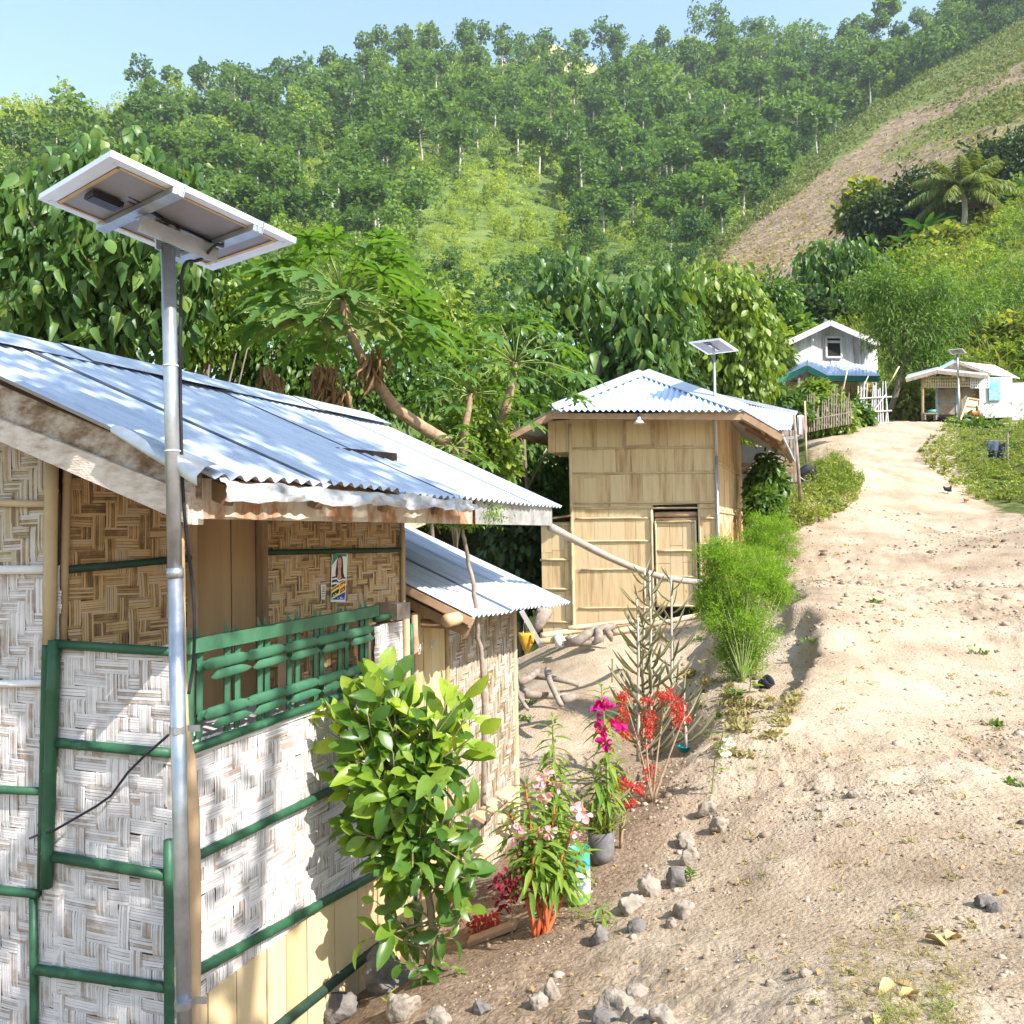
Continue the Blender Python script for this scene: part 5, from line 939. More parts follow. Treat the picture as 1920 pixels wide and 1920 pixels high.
def lattice(x0, x1, y0, y1, o, nx, ny):
    g = G(); a, b, c_ = vf(x0, y1, o), vf(x1, y1, o), vf(x0, y0, o)
    for k in range(nx+1): p = a+(b-a)*k/nx; g.beam(p, p+c_-a, .05, .03, (0, 1, 0))
    for k in range(ny+1): p = a+(c_-a)*k/ny; g.beam(p, p+b-a, .04, .05)
    return g
lattice(1732, 1799, 707, 726, .9, 15, 3).build('veranda_lattice', m_bamb, vh); lattice(1801, 1820, 706, 724, .9, 4, 3).build('veranda_lattice', m_bamb, vh); lattice(1820, 1854, 705, 727, .95, 8, 4).build('veranda_lattice', m_white, vh)
for x in (1730, 1798): g = G(); g.tube([vf(x, 788, .9), vf(x, 705, .9)], .06, 8); g.build('veranda_post', m_bambd, vh)
rf = lambda x, y, o: vf(x, y, o)
for a, b, c_, d_ in (((1698, 710, 1.3), (1757, 694, 1.3), (1757, 690, -1), (1702, 704, -1)), ((1757, 694, 1.3), (1852, 704, 1.3), (1850, 699, -1), (1757, 690, -1))):
    g = G(); g.prism([rf(*a), rf(*b), rf(*c_), rf(*d_)], UP*.05); g.build('veranda_roof', m_roof, vh)
    g = G(); g.beam(rf(*a)-UP*.08, rf(*b)-UP*.08, .05, .16); g.build('veranda_fascia', m_driftwood, vh)
ap2, l2, r2 = rf(1789, 677, .4), rf(1757, 694, .4), rf(1858, 702, .4); bk = vn*1+ve*.0
g = G(); corr(g, lin(r2, ap2), lin(rf(1912, 710, -3.5), rf(1864, 685, -3.5)), 30, .02, 8, 4); g.build('roof_sheet', m_roof, vh, smooth=True)
g = G(); corr(g, lin(l2, ap2), lin(rf(1772, 694, -3.5), rf(1864, 685, -3.5)), 20, .02, 6, 4); g.build('roof_sheet', m_roof, vh, smooth=True)
g = G(); g.beam(l2, ap2, .04, .16); g.build('rake_board', m_bluep, vh); g = G(); g.beam(r2, ap2, .03, .12); g.build('rake_board', m_driftwood, vh)
g = G(); g.prism([rf(1762, 696, .1), rf(1850, 702, .1), rf(1790, 680, .1)], vn*.04); g.build('gable', m_hutwall, vh)
vbox('meter_box', m_white, 1804, 704, 1809.5, 714, .98, .1)
bench = thing('bench', 'low wooden bench with a basin under the veranda roof', 'bench', vf(1740, 786, 1.2)); g = G(); a, b = vf(1730, 776, 1.0), vf(1756, 776, 1.0); g.beam(a, b, .35, .05); g.build('seat', m_driftwood, bench)
for s in (.1, .9): g = G(); p = a+(b-a)*s; g.beam(p, p-UP*.28, .05, .3, vn); g.build('leg', m_driftwood, bench)
g = G(); g.lathe(vf(1747, 774.5, 1.0), [(0, 0), (.14, 0), (.19, .13), (.17, .12), (.12, .02)], 12); o = g.build('basin', M('green_basin', [(.10, .34, .28), (.14, .42, .36)], 5, .4, 0, 0), None, smooth=True); setp(o, 'pale green basin standing on the veranda bench', 'basin')
ch = thing('reclining_chair', 'wooden slatted chair leaning by the white wall near the far solar panel', 'chair', vf(1818, 785, 1.4)); g = G()
a0, a1, b0, b1 = vf(1801, 787, 1.9), vf(1815, 746, 1.3), vf(1832, 786, 1.9), vf(1838, 750, 1.3)
for p, q in ((a0, a1), (b0, b1)): g.beam(p, q, .06, .05, vn)
g.build('frame', m_bamb, ch)
for k in (.35, .65, 1.0): g = G(); g.beam(a0+(a1-a0)*k, b0+(b1-b0)*k, .04, .07); g.build('slat', m_bamb, ch)
g = G(); g.prism([a0+(a1-a0)*.4+vn*.06, b0+(b1-b0)*.4+vn*.06, b1+vn*.06, a1+vn*.06], vn*.02); g.build('backrest', m_hutwall, ch)
# shed behind the hut
sx_ = nrm(A(.55, 1, 0)); sh = thing('open_shed', 'open pole shed with a sagging pale roof behind the bamboo hut', 'shed', gnd(1450, 945))
A1, B1, C1, D1 = pix(1340, 742, 21.5), pix(1493, 776, 20.0), pix(1484, 806, 18.6), pix(1330, 812, 19.2)
g = G(); corr(g, lin(D1, A1), lin(C1, B1), 30, .015, 8, 4, sag=.05, seed=5); g.build('roof', m_roof, sh, smooth=True); g = G(); g.beam(A1+UP*.03, B1+UP*.03, .1, .08); g.build('ridge_pole', m_white, sh)
g = G(); g.prism([A1-UP*.02, B1-UP*.02, pix(1492, 830, 22.5), pix(1345, 800, 23.5)], UP*.03); g.build('roof', m_tin, sh)
for x0, x1, y0, y1, Y in ((1489, 1501, 778, 930, 18.9), (1470, 1474, 800, 905, 20.5)): g = G(); g.tube([pix(x1, y1+10, Y), pix((x0+x1)/2, (y0+y1)/2, Y), pix(x0, y0, Y)], [.045, .035, .03], 8); g.build('post', m_driftwood, sh, smooth=True)
g = G(); planks(g, pix(1455, 905, 20.4), A(1, -.1, 0), A(0, -1, 0), .5, 1.25, .1, None, .02, .02, 120); g.build('board_wall', m_driftwood, sh)
g = G(); a, b = pix(1380, 938, 21), pix(1462, 938, 21); g.prism([a, b, pix(1462, 840, 21), pix(1380, 835, 21)], A(0, .05, 0)); g.build('back_wall', m_backsheet, sh)
for y in (872, 884): g = G(); g.beam(pix(1385, y, 20.2), pix(1492, y-2, 20.0), .08, .1); g.build('beam', m_wood, sh)
g = G(); g.beam(pix(1462, 822, 19.4), pix(1493, 820, 19), .05, .06); g.build('beam', m_white, sh)
g = G(); V = []; 
for i in range(9):
    for j in range(5): V.append(pix(1397+i*4, 926+j*4+1.5*math.sin(i*1.7+j), 18.2-.1*j))
g.add(np.array(V), [(i*5+j, i*5+j+1, (i+1)*5+j+1, (i+1)*5+j) for i in range(8) for j in range(4)]); o = g.build('white_sack', M('sack', [(.55, .54, .55), (.75, .74, .74)], 4, .7, 0, .3), None, smooth=True); setp(o, 'crumpled white sheet lying by the rear corner of the hut', 'sheet')
# hillside hut
hq = near_at(np.array([1830.]), np.array([1.9]))[0]; Yh = 79.; hc = pix(1835, 412, Yh)
hh_ = thing('hillside_hut', 'tiny brown hut on the hillside under the coconut palm', 'hut', hc); q = lambda x, y, o=0: pix(x, y, Yh+o)
g = G(); g.prism([q(1803, 416), q(1830, 418), q(1830, 384), q(1803, 388)], A(0, .1, 0)); g.prism([q(1834, 412), q(1864, 405), q(1862, 386), q(1834, 386)], A(.1, .1, 0)); g.build('wall', M('hut_tan', [(.30, .20, .12), (.42, .30, .19)], 1, .9, 0, .2, 6), hh_)
g = G(); g.prism([q(1798, 392, -1), q(1842, 380, -1.2), q(1876, 392, -1), q(1868, 380, 3), q(1838, 368, 3), q(1806, 382, 3)], UP*.15); g.build('roof', M('old_thatch', [(.035, .025, .02), (.09, .065, .045)], 2, .95, 0, .5, 8), hh_)
g = G(); g.prism([q(1829, 412, -.3), q(1834, 412, -.3), q(1834, 390, -.3), q(1829, 390, -.3)], A(0, .1, 0)); g.build('doorway', m_dark, hh_)
for x in (1808, 1815, 1860): g = G(); g.tube([q(x, 428), q(x, 412)], .12, 6); g.build('stilt', m_whitewood, hh_)
# ------------------------------------------------------------------ fences, laundry, poles
Yf = 36.
fe = thing('bamboo_gate', 'white bamboo lattice gate of crooked sticks beside the porch', 'gate', pix(1640, 800, Yf))
rr = random.Random(3)
for k in range(13):
    x = 1608+k*4.8; t = rr.uniform(-5, 5)-(k-6)*.6; g = G(); p, qq = pix(x, 797, Yf), pix(x+t, 722+rr.uniform(-8, 10), Yf); limbs(g, p, qq, .035, .025, 5, 0, bend=.03); g.build('stick', m_whitewood, fe)
for y in (746, 772, 795): g = G(); g.tube([pix(1602, y+2, Yf-.05), pix(1672, y-2, Yf-.05)], .035, 6); g.build('rail', m_whitewood, fe)
g = G(); g.tube([pix(1622, 792, Yf-.1), pix(1662, 738, Yf-.1)], .03, 6); g.build('brace', m_whitewood, fe)
fp = thing('stick_fence', 'old picket fence of thin sticks behind the clothes line', 'fence', pix(1540, 800, 31))
for k in range(20):
    x = 1508+k*4.6; g = G(); y1 = 812-(x-1508)*.2; limbs(g, pix(x, y1, 31), pix(x+rr.uniform(-2, 2), y1-rr.uniform(38, 75), 31), .03, .02, 4, 0, bend=.03); g.build('stick', m_driftwood, fp)
g = G(); g.tube([pix(1505, 790, 31), pix(1600, 772, 31)], .025, 6); g.build('rail', m_driftwood, fp)
for a, b, r, Y, lb in (((1565, 803), (1589, 693), .03, 34, 'tall bare bamboo pole leaning in front of the teal porch'), ((1663, 728), (1686, 687), .035, 40, 'pale pole slanting up at the right end of the porch'), ((1512, 868), (1509, 752), .03, 24, 'straight clothes line pole beside the shed'), ((1604, 760), (1628, 705), .022, 36, 'thin upright pole rising above the bamboo gate')):
    g = G(); g.bamboo(pix(*a, Y), pix(*b, Y), r, 8, .6); o = g.build('pole', m_bamb, None, smooth=True); setp(o, lb, 'pole')
def cloth(name, quad, Y, mat, label, fold=5, amp=.04, cat='laundry'):
    g = G(); nx, ny = 16, 12; V = []
    (x0, y0), (x1, y1), (x2, y2), (x3, y3) = quad
    for j in range(ny+1):
        for i in range(nx+1):
            s, t = i/nx, j/ny; x = (x0*(1-s)+x1*s)*(1-t)+(x3*(1-s)+x2*s)*t; y = (y0*(1-s)+y1*s)*(1-t)+(y3*(1-s)+y2*s)*t
            V.append(pix(x, y, Y)+A(0, 1, 0)*amp*math.sin(s*fold*2+t*1.3)*(.3+t)); 
    m = nx+1; g.add(np.array(V), [(j*m+i, j*m+i+1, (j+1)*m+i+1, (j+1)*m+i) for j in range(ny) for i in range(nx)]); o = g.build(name, mat, None, smooth=True)
    sm = o.modifiers.new('s', 'SOLIDIFY'); sm.thickness = .012; return setp(o, label, cat)
cl = M('white_cloth', [(.62, .60, .64), (.78, .76, .78)], 2, .9, 0, 0); cp = M('pink_cloth', [(.70, .22, .34), (.78, .55, .60)], 1.6, .9, 0, 0, pos=[.4, .52]); cb = M('denim', [(.03, .045, .09), (.10, .13, .2)], 4, .9, 0, .2); ck = M('dark_cloth', [(.02, .025, .045), (.06, .07, .1)], 4, .9, 0, .2)
cloth('white_shirt', [(1495, 779), (1504, 778), (1503, 818), (1496, 815)], 24, cl, 'white shirt hanging at the shed end of the clothes line'); cloth('pink_towel', [(1503, 779), (1512, 780), (1511, 822), (1502, 818)], 24.1, cp, 'white and pink cloth hanging against the clothes pole')
cloth('jeans', [(1852, 826), (1872, 828), (1871, 846), (1853, 845)], 26.5, cb, 'faded blue jeans hung over a line in the weeds', 3); cloth('dark_trousers', [(1853, 843), (1884, 830), (1884, 862), (1856, 856)], 26.7, ck, 'black trousers drooping beside the faded blue jeans', 6, .08)
g = G(); g.tube([pix(1889, 872, 26.6), pix(1889, 812, 26.6)], .03, 6); g.tube([pix(1850, 827, 26.6), pix(1890, 826, 26.6)], .012, 5); o = g.build('line_post', m_driftwood, None); setp(o, 'short grey post holding the line with the jeans', 'post')
# ------------------------------------------------------------------ animals
def skin(name, pts, edges, rad, mat, parent, sub=2):
    me = bpy.data.meshes.new(name); org = ORG[parent.name]; me.from_pydata([tuple(np.asarray(p)-org) for p in pts], edges, []); o = bpy.data.objects.new(name, me); COL.objects.link(o); o.parent = parent; ORG[o.name] = org; me.materials.append(mat)
    sk = o.modifiers.new('skin', 'SKIN'); 
    for v, r in zip(me.skin_vertices[0].data, rad): v.radius = (r, r) if np.isscalar(r) else r
    me.skin_vertices[0].data[0].use_root = True; ss = o.modifiers.new('sub', 'SUBSURF'); ss.levels = ss.render_levels = sub; sk.use_smooth_shade = True; return o
m_blackfur = M('black_coat', [(.006, .006, .01), (.02, .02, .028)], 20, .7, 0, .3)
c = gnd(1513, 903); k = c[1]/1600; gt = thing('goat', 'small black goat with raised tail grazing at the path edge by the shed', 'goat', c)
ex, ez = A(1, .15, 0), UP   # facing left
S = lambda x, z, y=0: c+ex*x*k+UP*z*k+A(0, 1, 0)*y*k
pts = [S(8, 24), S(0, 25), S(-9, 22), S(-14, 17), S(-18, 10), S(-22, 4), S(13, 21), S(16, 27), S(18.5, 29), S(9, 12, -4), S(11, 6, -4.5), S(10, 0, -4.5), S(9, 12, 4), S(11, 6, 4.5), S(10, 0, 4.5), S(-10, 11, -4), S(-10.5, 6, -4), S(-10, 0, -4), S(-10, 11, 4), S(-10.5, 6, 4), S(-10, 0, 4), S(-15, 15, -3.5), S(-15, 15, 3.5)]
ed = [(0, 1), (1, 2), (2, 3), (3, 4), (4, 5), (0, 6), (6, 7), (7, 8), (0, 9), (9, 10), (10, 11), (0, 12), (12, 13), (13, 14), (2, 15), (15, 16), (16, 17), (2, 18), (18, 19), (19, 20)]
skin('body', pts[:21], ed, [r*k for r in (9.5, 10, 9, 5.5, 4.2, 2.2, 6, 2, 1.4, 4, 2.2, 1.7, 4, 2.2, 1.7, 3.5, 2, 1.6, 3.5, 2, 1.6)], m_blackfur, gt)
g = G()
for s in (-1, 1): X, Y_, Z = frames((A(.4, s*.9, .1))[None], UP, 0); g.inst(L_OVAL, S(-16, 12, s*3)[None], X, Y_, Z, 7*k)
g.build('ear', m_blackfur, gt)
g = G(); g.tube([S(-15, 9, -3), S(-8, 2, -8), S(-2, .5, -14)], .012, 5); o = g.build('tether_rope', m_white, None); setp(o, 'pale tether rope running from the black goat into the weeds', 'rope')
def hen(c, k, label, mat, face=1):
    t = thing('hen', label, 'hen', c); S = lambda x, z, y=0: c+A(face, .1, 0)*x*k+UP*z*k+A(0, 1, 0)*y*k
    skin('body', [S(0, 6), S(3.2, 6.6), S(5, 9), S(5.4, 11.4), S(6.4, 11.8), S(-3.5, 7.5), S(-6.5, 11.5)], [(0, 1), (1, 2), (2, 3), (3, 4), (0, 5), (5, 6)], [r*k for r in (3.6, 3.0, 1.7, 1.3, .7, 2.6, 1.2)], mat, t)
    g = G(); [g.tube([S(.3, 3.5, s), S(.2, 0, s), S(1.5, 0, s)], .35*k, 5) for s in (-1.2, 1.2)]; g.build('legs', m_bambd, t); g = G(); g.prism([S(5, 12.2), S(6.5, 12.2), S(6.3, 13.6), S(5.5, 13.2), S(5, 13.5)], A(0, .3*k, 0)); g.build('comb', l_red, t); return t
c = gnd(1777, 926); hen(c, c[1]/1600*1.25, 'black hen standing in the shade at the edge of the right weeds', m_blackfur, 1); c = gnd(1812, 943); hen(c, c[1]/1600*.75, 'reddish brown hen resting under the right weeds', M('red_feather', [(.28, .08, .02), (.42, .16, .05)], 8, .7, 0, .2), -1)
c = vf(1828, 786, 2.2); hen(c, .032, 'rust-red rooster under the slatted chair by the white wall', M('rooster_feather', [(.30, .06, .015), (.5, .14, .04)], 8, .7, 0, .2), 1)
# ------------------------------------------------------------------ forest on the mountain
def ftree(kind, r):
    c = G(); t = G(); sz = .052
    if kind == 0: bl = [((0, 0, .62), (.30, .30, .30)), ((.12, .05, .45), (.22, .22, .2)), ((-.14, -.05, .5), (.2, .2, .2)), ((.03, .1, .8), (.18, .18, .16))]; top = .8; tr = .022
    elif kind == 1: bl = [((.02, 0, .86), (.17, .17, .12)), ((.13, .04, .76), (.11, .11, .07)), ((-.1, -.06, .8), (.12, .12, .08)), ((-.05, .05, .6), (.07, .07, .05))]; top = .9; tr = .02
    elif kind == 2: bl = [((0, 0, .84), (.36, .36, .09)), ((.22, .1, .7), (.2, .2, .06)), ((-.2, -.1, .66), (.22, .22, .06)), ((.0, .1, .95), (.18, .18, .06))]; top = .85; tr = .021
    elif kind == 3: bl = [((0, 0, .5), (.17, .17, .48)), ((.08, .05, .3), (.16, .16, .28)), ((-.06, -.05, .72), (.12, .12, .22))]; top = .7; tr = .018
    elif kind == 4: bl = [((0, 0, .4), (.42, .42, .34)), ((.25, .1, .3), (.3, .3, .25)), ((-.25, -.1, .35), (.28, .28, .25))]; top = .5; tr = .02
    else: bl = [((.05, 0, .78), (.24, .24, .17)), ((-.16, .06, .66), (.17, .17, .11)), ((.17, -.08, .6), (.14, .14, .1)), ((.0, 0, .92), (.13, .13, .08))]; top = .82; tr = .021
    vol = sum(np.prod(b[1])**(2/3) for b in bl)
    for b in bl: crown(c, [b], L_PATCH, sz*(1 if kind != 4 else 1.1), 7, max(4, int((66 if kind != 4 else 40)*np.prod(b[1])**(2/3)/vol)), .065, .2, .9, .6, .4, .5, r)
    P = limbs(t, (0, 0, -.05), (r.normal(0, .02), r.normal(0, .02), top), tr, tr*.4, 6, 0, bend=.12, r=r)
    for b in bl[:4]: p = P[3]*(.5)+P[4]*.5; e = np.array(b[0]); t.tube([p, (p+e)/2+A(0, 0, -.02), e], [tr*.5, tr*.35, tr*.12], 5)
    return c, t
FT = []
for k in range(12):
    c, t = ftree(k % 6, np.random.default_rng(200+k)); V = np.concatenate(c.v); FT.append((c, t, (V, {4: np.concatenate(c.f[4])})))
fr = np.random.default_rng(55)
def fzone(px, py):
    s = np.maximum(np.exp(-(((px-930)/150)**2+((py-440)/130)**2)), 1.*np.exp(-(((px-90)/220)**2+((py-255)/75)**2)))
    s = np.maximum(s, .7*np.exp(-(((px-1290)/110)**2+((py-95)/45)**2))); s = np.maximum(s, .6*np.exp(-(((px-600)/90)**2+((py-350)/50)**2)))
    for a_, b_, c_, d_, e_ in ((480, 430, 60, 50, .7), (1110, 330, 40, 40, .6), (700, 240, 60, 35, .6), (330, 250, 70, 45, .65), (1290, 300, 40, 30, .55), (1180, 470, 50, 40, .6)): s = np.maximum(s, e_*np.exp(-(((px-a_)/c_)**2+((py-b_)/d_)**2)))
    return s
N0 = 9000; px = fr.uniform(-520, 2250, N0); tt = 3.0*fr.random(N0)**.85
P = forest_at(px, tt); x_, y_ = to_px(P); ok = (x_ > -650) & (x_ < 2500); slopec = np.interp(x_, BX, BT); ok &= ~((x_ > 1300) & (y_ > slopec+45)); P, x_, y_ = P[ok], x_[ok], y_[ok]
# poisson-like thinning in the ground plane scaled by distance
keep = []; cell = {}
for i in fr.permutation(len(P)):
    c = (int(x_[i]/11), int(y_[i]/8))
    if c in cell: continue
    cell[c] = 1; keep.append(i)
keep = np.array(keep); P, x_, y_ = P[keep], x_[keep], y_[keep]
zs = fzone(x_, y_)+.25*fbm(x_*.012, y_*.02, 41, 3); D = np.linalg.norm(P, axis=1)
isS = zs > .42; base_t = np.clip(.56-.30*np.clip((x_-880)/520, 0, 1)+.14*np.clip((600-x_)/500, 0, 1)+.6*fbm(x_*.009, y_*.014, 43, 3)+fr.normal(0, .2, len(P)), 0, 1)  # tint drops to the right: shaded side of the mountain put into colour
def scat(sel, kinds, hs, name, label, mat, spread=.34):
    g = G(); idx = np.where(sel)[0]; kk = fr.choice(kinds, len(idx))
    for k in set(kinds):
        i = idx[kk == k]; n = len(i); a = fr.uniform(0, 2*PI, n); X = np.c_[np.cos(a), np.sin(a), 0*a]; Y = np.c_[-np.sin(a), np.cos(a), 0*a]; Z = np.tile(UP, (n, 1))
        g.inst(FT[k][2], P[i]-UP*.3, X, Y, Z, hs(D[i])*np.exp(fr.normal(0, spread, n)), base_t[i])
    o = g.build(name, mat, None, (0, 0, 0), True); setp(o, label, 'forest', kind='stuff'); return g
rnd = fr.random(len(P))
und = rnd < .68; big_ = ~und; bt0 = base_t.copy(); base_t = np.where(und, np.clip(bt0*.7+.38, 0, 1), np.clip(bt0*.85-.02, 0, 1))
scat(~isS & und, [4, 10, 3, 9, 4], lambda d: np.clip(.017*d, 1.8, 5), 'mountain_undergrowth', 'light green vines and bushes between the trees of the mountain', l_forest)
scat(~isS & big_, [0, 2, 3, 5, 6, 8, 9, 11, 1], lambda d: np.clip(.033*d, 3.2, 10), 'mountain_forest', 'dense tropical forest covering the mountain', l_forest)
scat(isS, [4, 10, 4, 3], lambda d: np.clip(.017*d, 2., 6), 'hillside_scrub', 'bright yellow-green scrub filling clearings in the forest', l_scrub)
# single trees that can be told apart
cm = [f[0].mesh('crown') for f in FT]; tm = [f[1].mesh('trunk') for f in FT]
for m in cm: m.materials.append(l_forest)
for m in tm: m.materials.append(m_pale_bark)
for k, m in enumerate(cm):
    q = m.attributes.new('tint', 'FLOAT', 'POINT'); q.data.foreach_set('value', np.full(len(m.vertices), (.25, .3, .4, .45, .3, .2)[k % 6], np.float32))
def one_tree(p, k, h, label, group, name='forest_tree'):
    r = bpy.data.objects.new(name, None); COL.objects.link(r); r.location = p; kx = min(1.25, 19/h); r.scale = (h*kx, h*kx, h); r.rotation_euler = (0, 0, fr.uniform(0, 6.28)); setp(r, label, 'tree', group)
    for n, m in (('crown', cm[k]), ('trunk', tm[k])): o = bpy.data.objects.new(n, m); COL.objects.link(o); o.parent = r
    return r
RT = [(266, 172, 68, 5, 'spreading pale-green tree, widest crown on the far left ridge against the sky'), (320, 175, 50, 1, 'dark small-crowned tree right of the widest crown on the left ridge'), (374, 170, 44, 7, 'lone dark tuft-crowned tree in the gap of the left ridge skyline'), (428, 175, 38, 11, 'low round tree on the left ridge before the slim skyline pair'), (460, 168, 46, 1, 'slim tree with a tiny crown on the left ridge skyline'), (489, 165, 30, 0, 'squat dark tree between the slim skyline trees of the left ridge'), (525, 160, 48, 7, 'slim tree with ragged crown next to the squat dark tree on the ridge'),
      (583, 152, 58, 3, 'tall columnar dark tree standing alone on the saddle of the ridge'), (650, 142, 34, 5, 'pale bushy tree at the foot of the central ridge rise'), (716, 118, 68, 1, 'forked bare-trunked tree leaning over the ridge left of centre'), (757, 108, 60, 7, 'very thin tree with tuft top left of the central ridge clump'), (803, 104, 60, 1, 'thin dark tree with feathery top beside the central ridge clump'),
      (872, 90, 60, 0, 'largest rounded tree of the central ridge clump'), (905, 92, 52, 5, 'second rounded tree of the central ridge clump'), (945, 100, 55, 11, 'tree at the right end of the central ridge clump'), (980, 108, 48, 9, 'narrow tree between the central clump and the bald hill'), (1088, 100, 46, 7, 'slender tree just right of the bald grassy hill'), (1130, 94, 60, 5, 'airy-crowned tree on the ridge right of the bald hill'), (1160, 92, 46, 11, 'dense tree next to the airy-crowned tree on the ridge'),
      (1310, 42, 42, 0, 'dark rounded tree on the very summit'), (1345, 42, 38, 5, 'wide tree on the right of the summit'), (1440, 66, 40, 0, 'dark tree on the descending right shoulder of the summit'), (1500, 90, 46, 8, 'grey bare-looking tree on the saddle right of the summit'), (1530, 96, 44, 2, 'flat-topped grey tree on the saddle right of the summit'), (1590, 104, 66, 1, 'tall thin-stemmed tree on the lowest point of the right saddle'), (1668, 40, 50, 5, 'dark airy tree at the upper edge of the right-hand crest')]
for x, y, hpx, k, lb in RT:
    pp_ = forest_at(np.array([x]*40, float), np.linspace(2.5, 3.1, 40)); X_, Y_ = to_px(pp_); i = int(np.argmin(Y_)); p = pp_[i]; d = np.linalg.norm(p); top = ray(x, y-hpx)
    bx, by = to_px(p); h = max((by-(y-hpx))/1600*p[1], 6); one_tree(p-UP*.2, k, h*1.02, lb, None, 'ridge_tree')
cnt = 0
zones = [(0, 420, 190, 480, 'left'), (420, 860, 120, 480, 'central'), (860, 1330, 120, 480, 'right-central'), (1240, 1660, 90, 400, 'far right')]
ii = fr.permutation(len(P))
taken = []
for i in ii:
    if isS[i] or x_[i] < 5 or x_[i] > 1660 or y_[i] < 95 or y_[i] > 480: continue
    if any(abs(x_[i]-a) < 24 and abs(y_[i]-b) < 18 for a, b in taken): continue
    taken.append((x_[i], y_[i])); k = [1, 5, 7, 2, 11, 1][cnt % 6]; kk = k % 6
    zn = 'left-hand slope' if x_[i] < 430 else 'middle slope' if x_[i] < 880 else 'shaded slope below the summit' if x_[i] < 1300 else 'dark gully beside the bare hillside'
    kd = {1: 'tall thin pale-trunked tree with small crown', 5: 'pale-trunked tree with loose layered crown', 2: 'umbrella-shaped tree with flat crown'}[kk]
    one_tree(P[i], k, np.clip(.050*D[i], 5, 15)*fr.uniform(1.0, 1.5), kd+' on the '+zn, 'trees in the forest of the '+zn); cnt += 1
    if cnt >= 230: break
# grass tufts on the bare hillside
n = 13000; px = fr.uniform(1200, 2100, n); t = 1+fr.random(n)*1.15; Q = slope_at(px, t); X_, Y_ = to_px(Q); gg = _battr(X_, Y_)+.5*fbm(Q[:, 0]*.045, Q[:, 1]*.045, 5, 3)+fr.normal(0, .12, n); sel = gg > .55; Q = Q[sel]
g = G(); k = np.repeat(np.arange(len(Q)), 7); c = Q[k]+fr.normal(0, .8, (len(k), 3))*A(1, 1, .15); d = fr.normal(0, .5, (len(k), 3)); d[:, 2] = abs(d[:, 2])+.45; X, Y, Z = frames(d, None, .6, fr); g.inst(L_CLUMP, c, X, Y, Z, fr.uniform(.18, .5, len(k)))
o = g.build('hillside_grass', l_slope, None, (0, 0, 0), True); setp(o, 'green crop and grass on the upper part of the bare hillside', 'grass', kind='stuff')
n = 9000; px = fr.uniform(1320, 2000, n); t = .9+fr.random(n)*1.0; Q = slope_at(px, t); g = G(); d = fr.normal(0, 1, (n, 3)); d[:, 2] = abs(d[:, 2])*.35; X, Y, Z = frames(d, None, .6, fr); g.inst(L_CLUMP, Q+UP*.05, X, Y, Z, fr.uniform(.1, .38, n))
o = g.build('dead_brush', l_grassdry, None, (0, 0, 0), True); setp(o, 'dry cut stalks strewn over the brown hillside', 'dry grass', kind='stuff')
n = 4200; px = fr.uniform(1380, 2400, n); t = .2+fr.random(n)*1.9; Q = near_at(px, t); g = G(); k = np.repeat(np.arange(n), 9); c = Q[k]+fr.normal(0, .45, (len(k), 3))*A(1, 1, .25); d = fr.normal(0, .5, (len(k), 3)); d[:, 2] = abs(d[:, 2])+.5; X, Y, Z = frames(d, None, .6, fr); g.inst(L_BLADE, c, X, Y, Z, fr.uniform(.5, 1.3, len(k)))
o = g.build('slope_grass', l_weed, None, (0, 0, 0), True); setp(o, 'long grass covering the slope behind the far houses', 'grass', kind='stuff')
for nm, mt, n, sd, lb in (('slope_thicket', l_forest, 200, 3, 'dark bushes crowding the slope behind the far houses'), ('slope_thicket', l_scrub, 240, 4, 'bright bushes crowding the slope behind the far houses')):
    q_ = np.random.default_rng(sd); px = q_.uniform(1400, 2300, n); t = q_.uniform(.15, 1.95, n); Q = near_at(px, t); px2, py2 = to_px(Q); kq = ~((px2 > 1790) & (px2 < 1880) & (py2 < 470)); Q = Q[kq]; n = len(Q); g = G(); h = q_.uniform(.022, .05, n)*Q[:, 1]
    for k in (4, 10): i = np.arange(n) % 2 == (k == 4); a = q_.uniform(0, 6.28, i.sum()); g.inst(FT[k][2], Q[i]-UP*.1, np.c_[np.cos(a), np.sin(a), 0*a], np.c_[-np.sin(a), np.cos(a), 0*a], np.tile(UP, (i.sum(), 1)), h[i], q_.uniform(.1, .8, i.sum()))
    o = g.build(nm, mt, None, (0, 0, 0), True); setp(o, lb, 'bushes', kind='stuff')
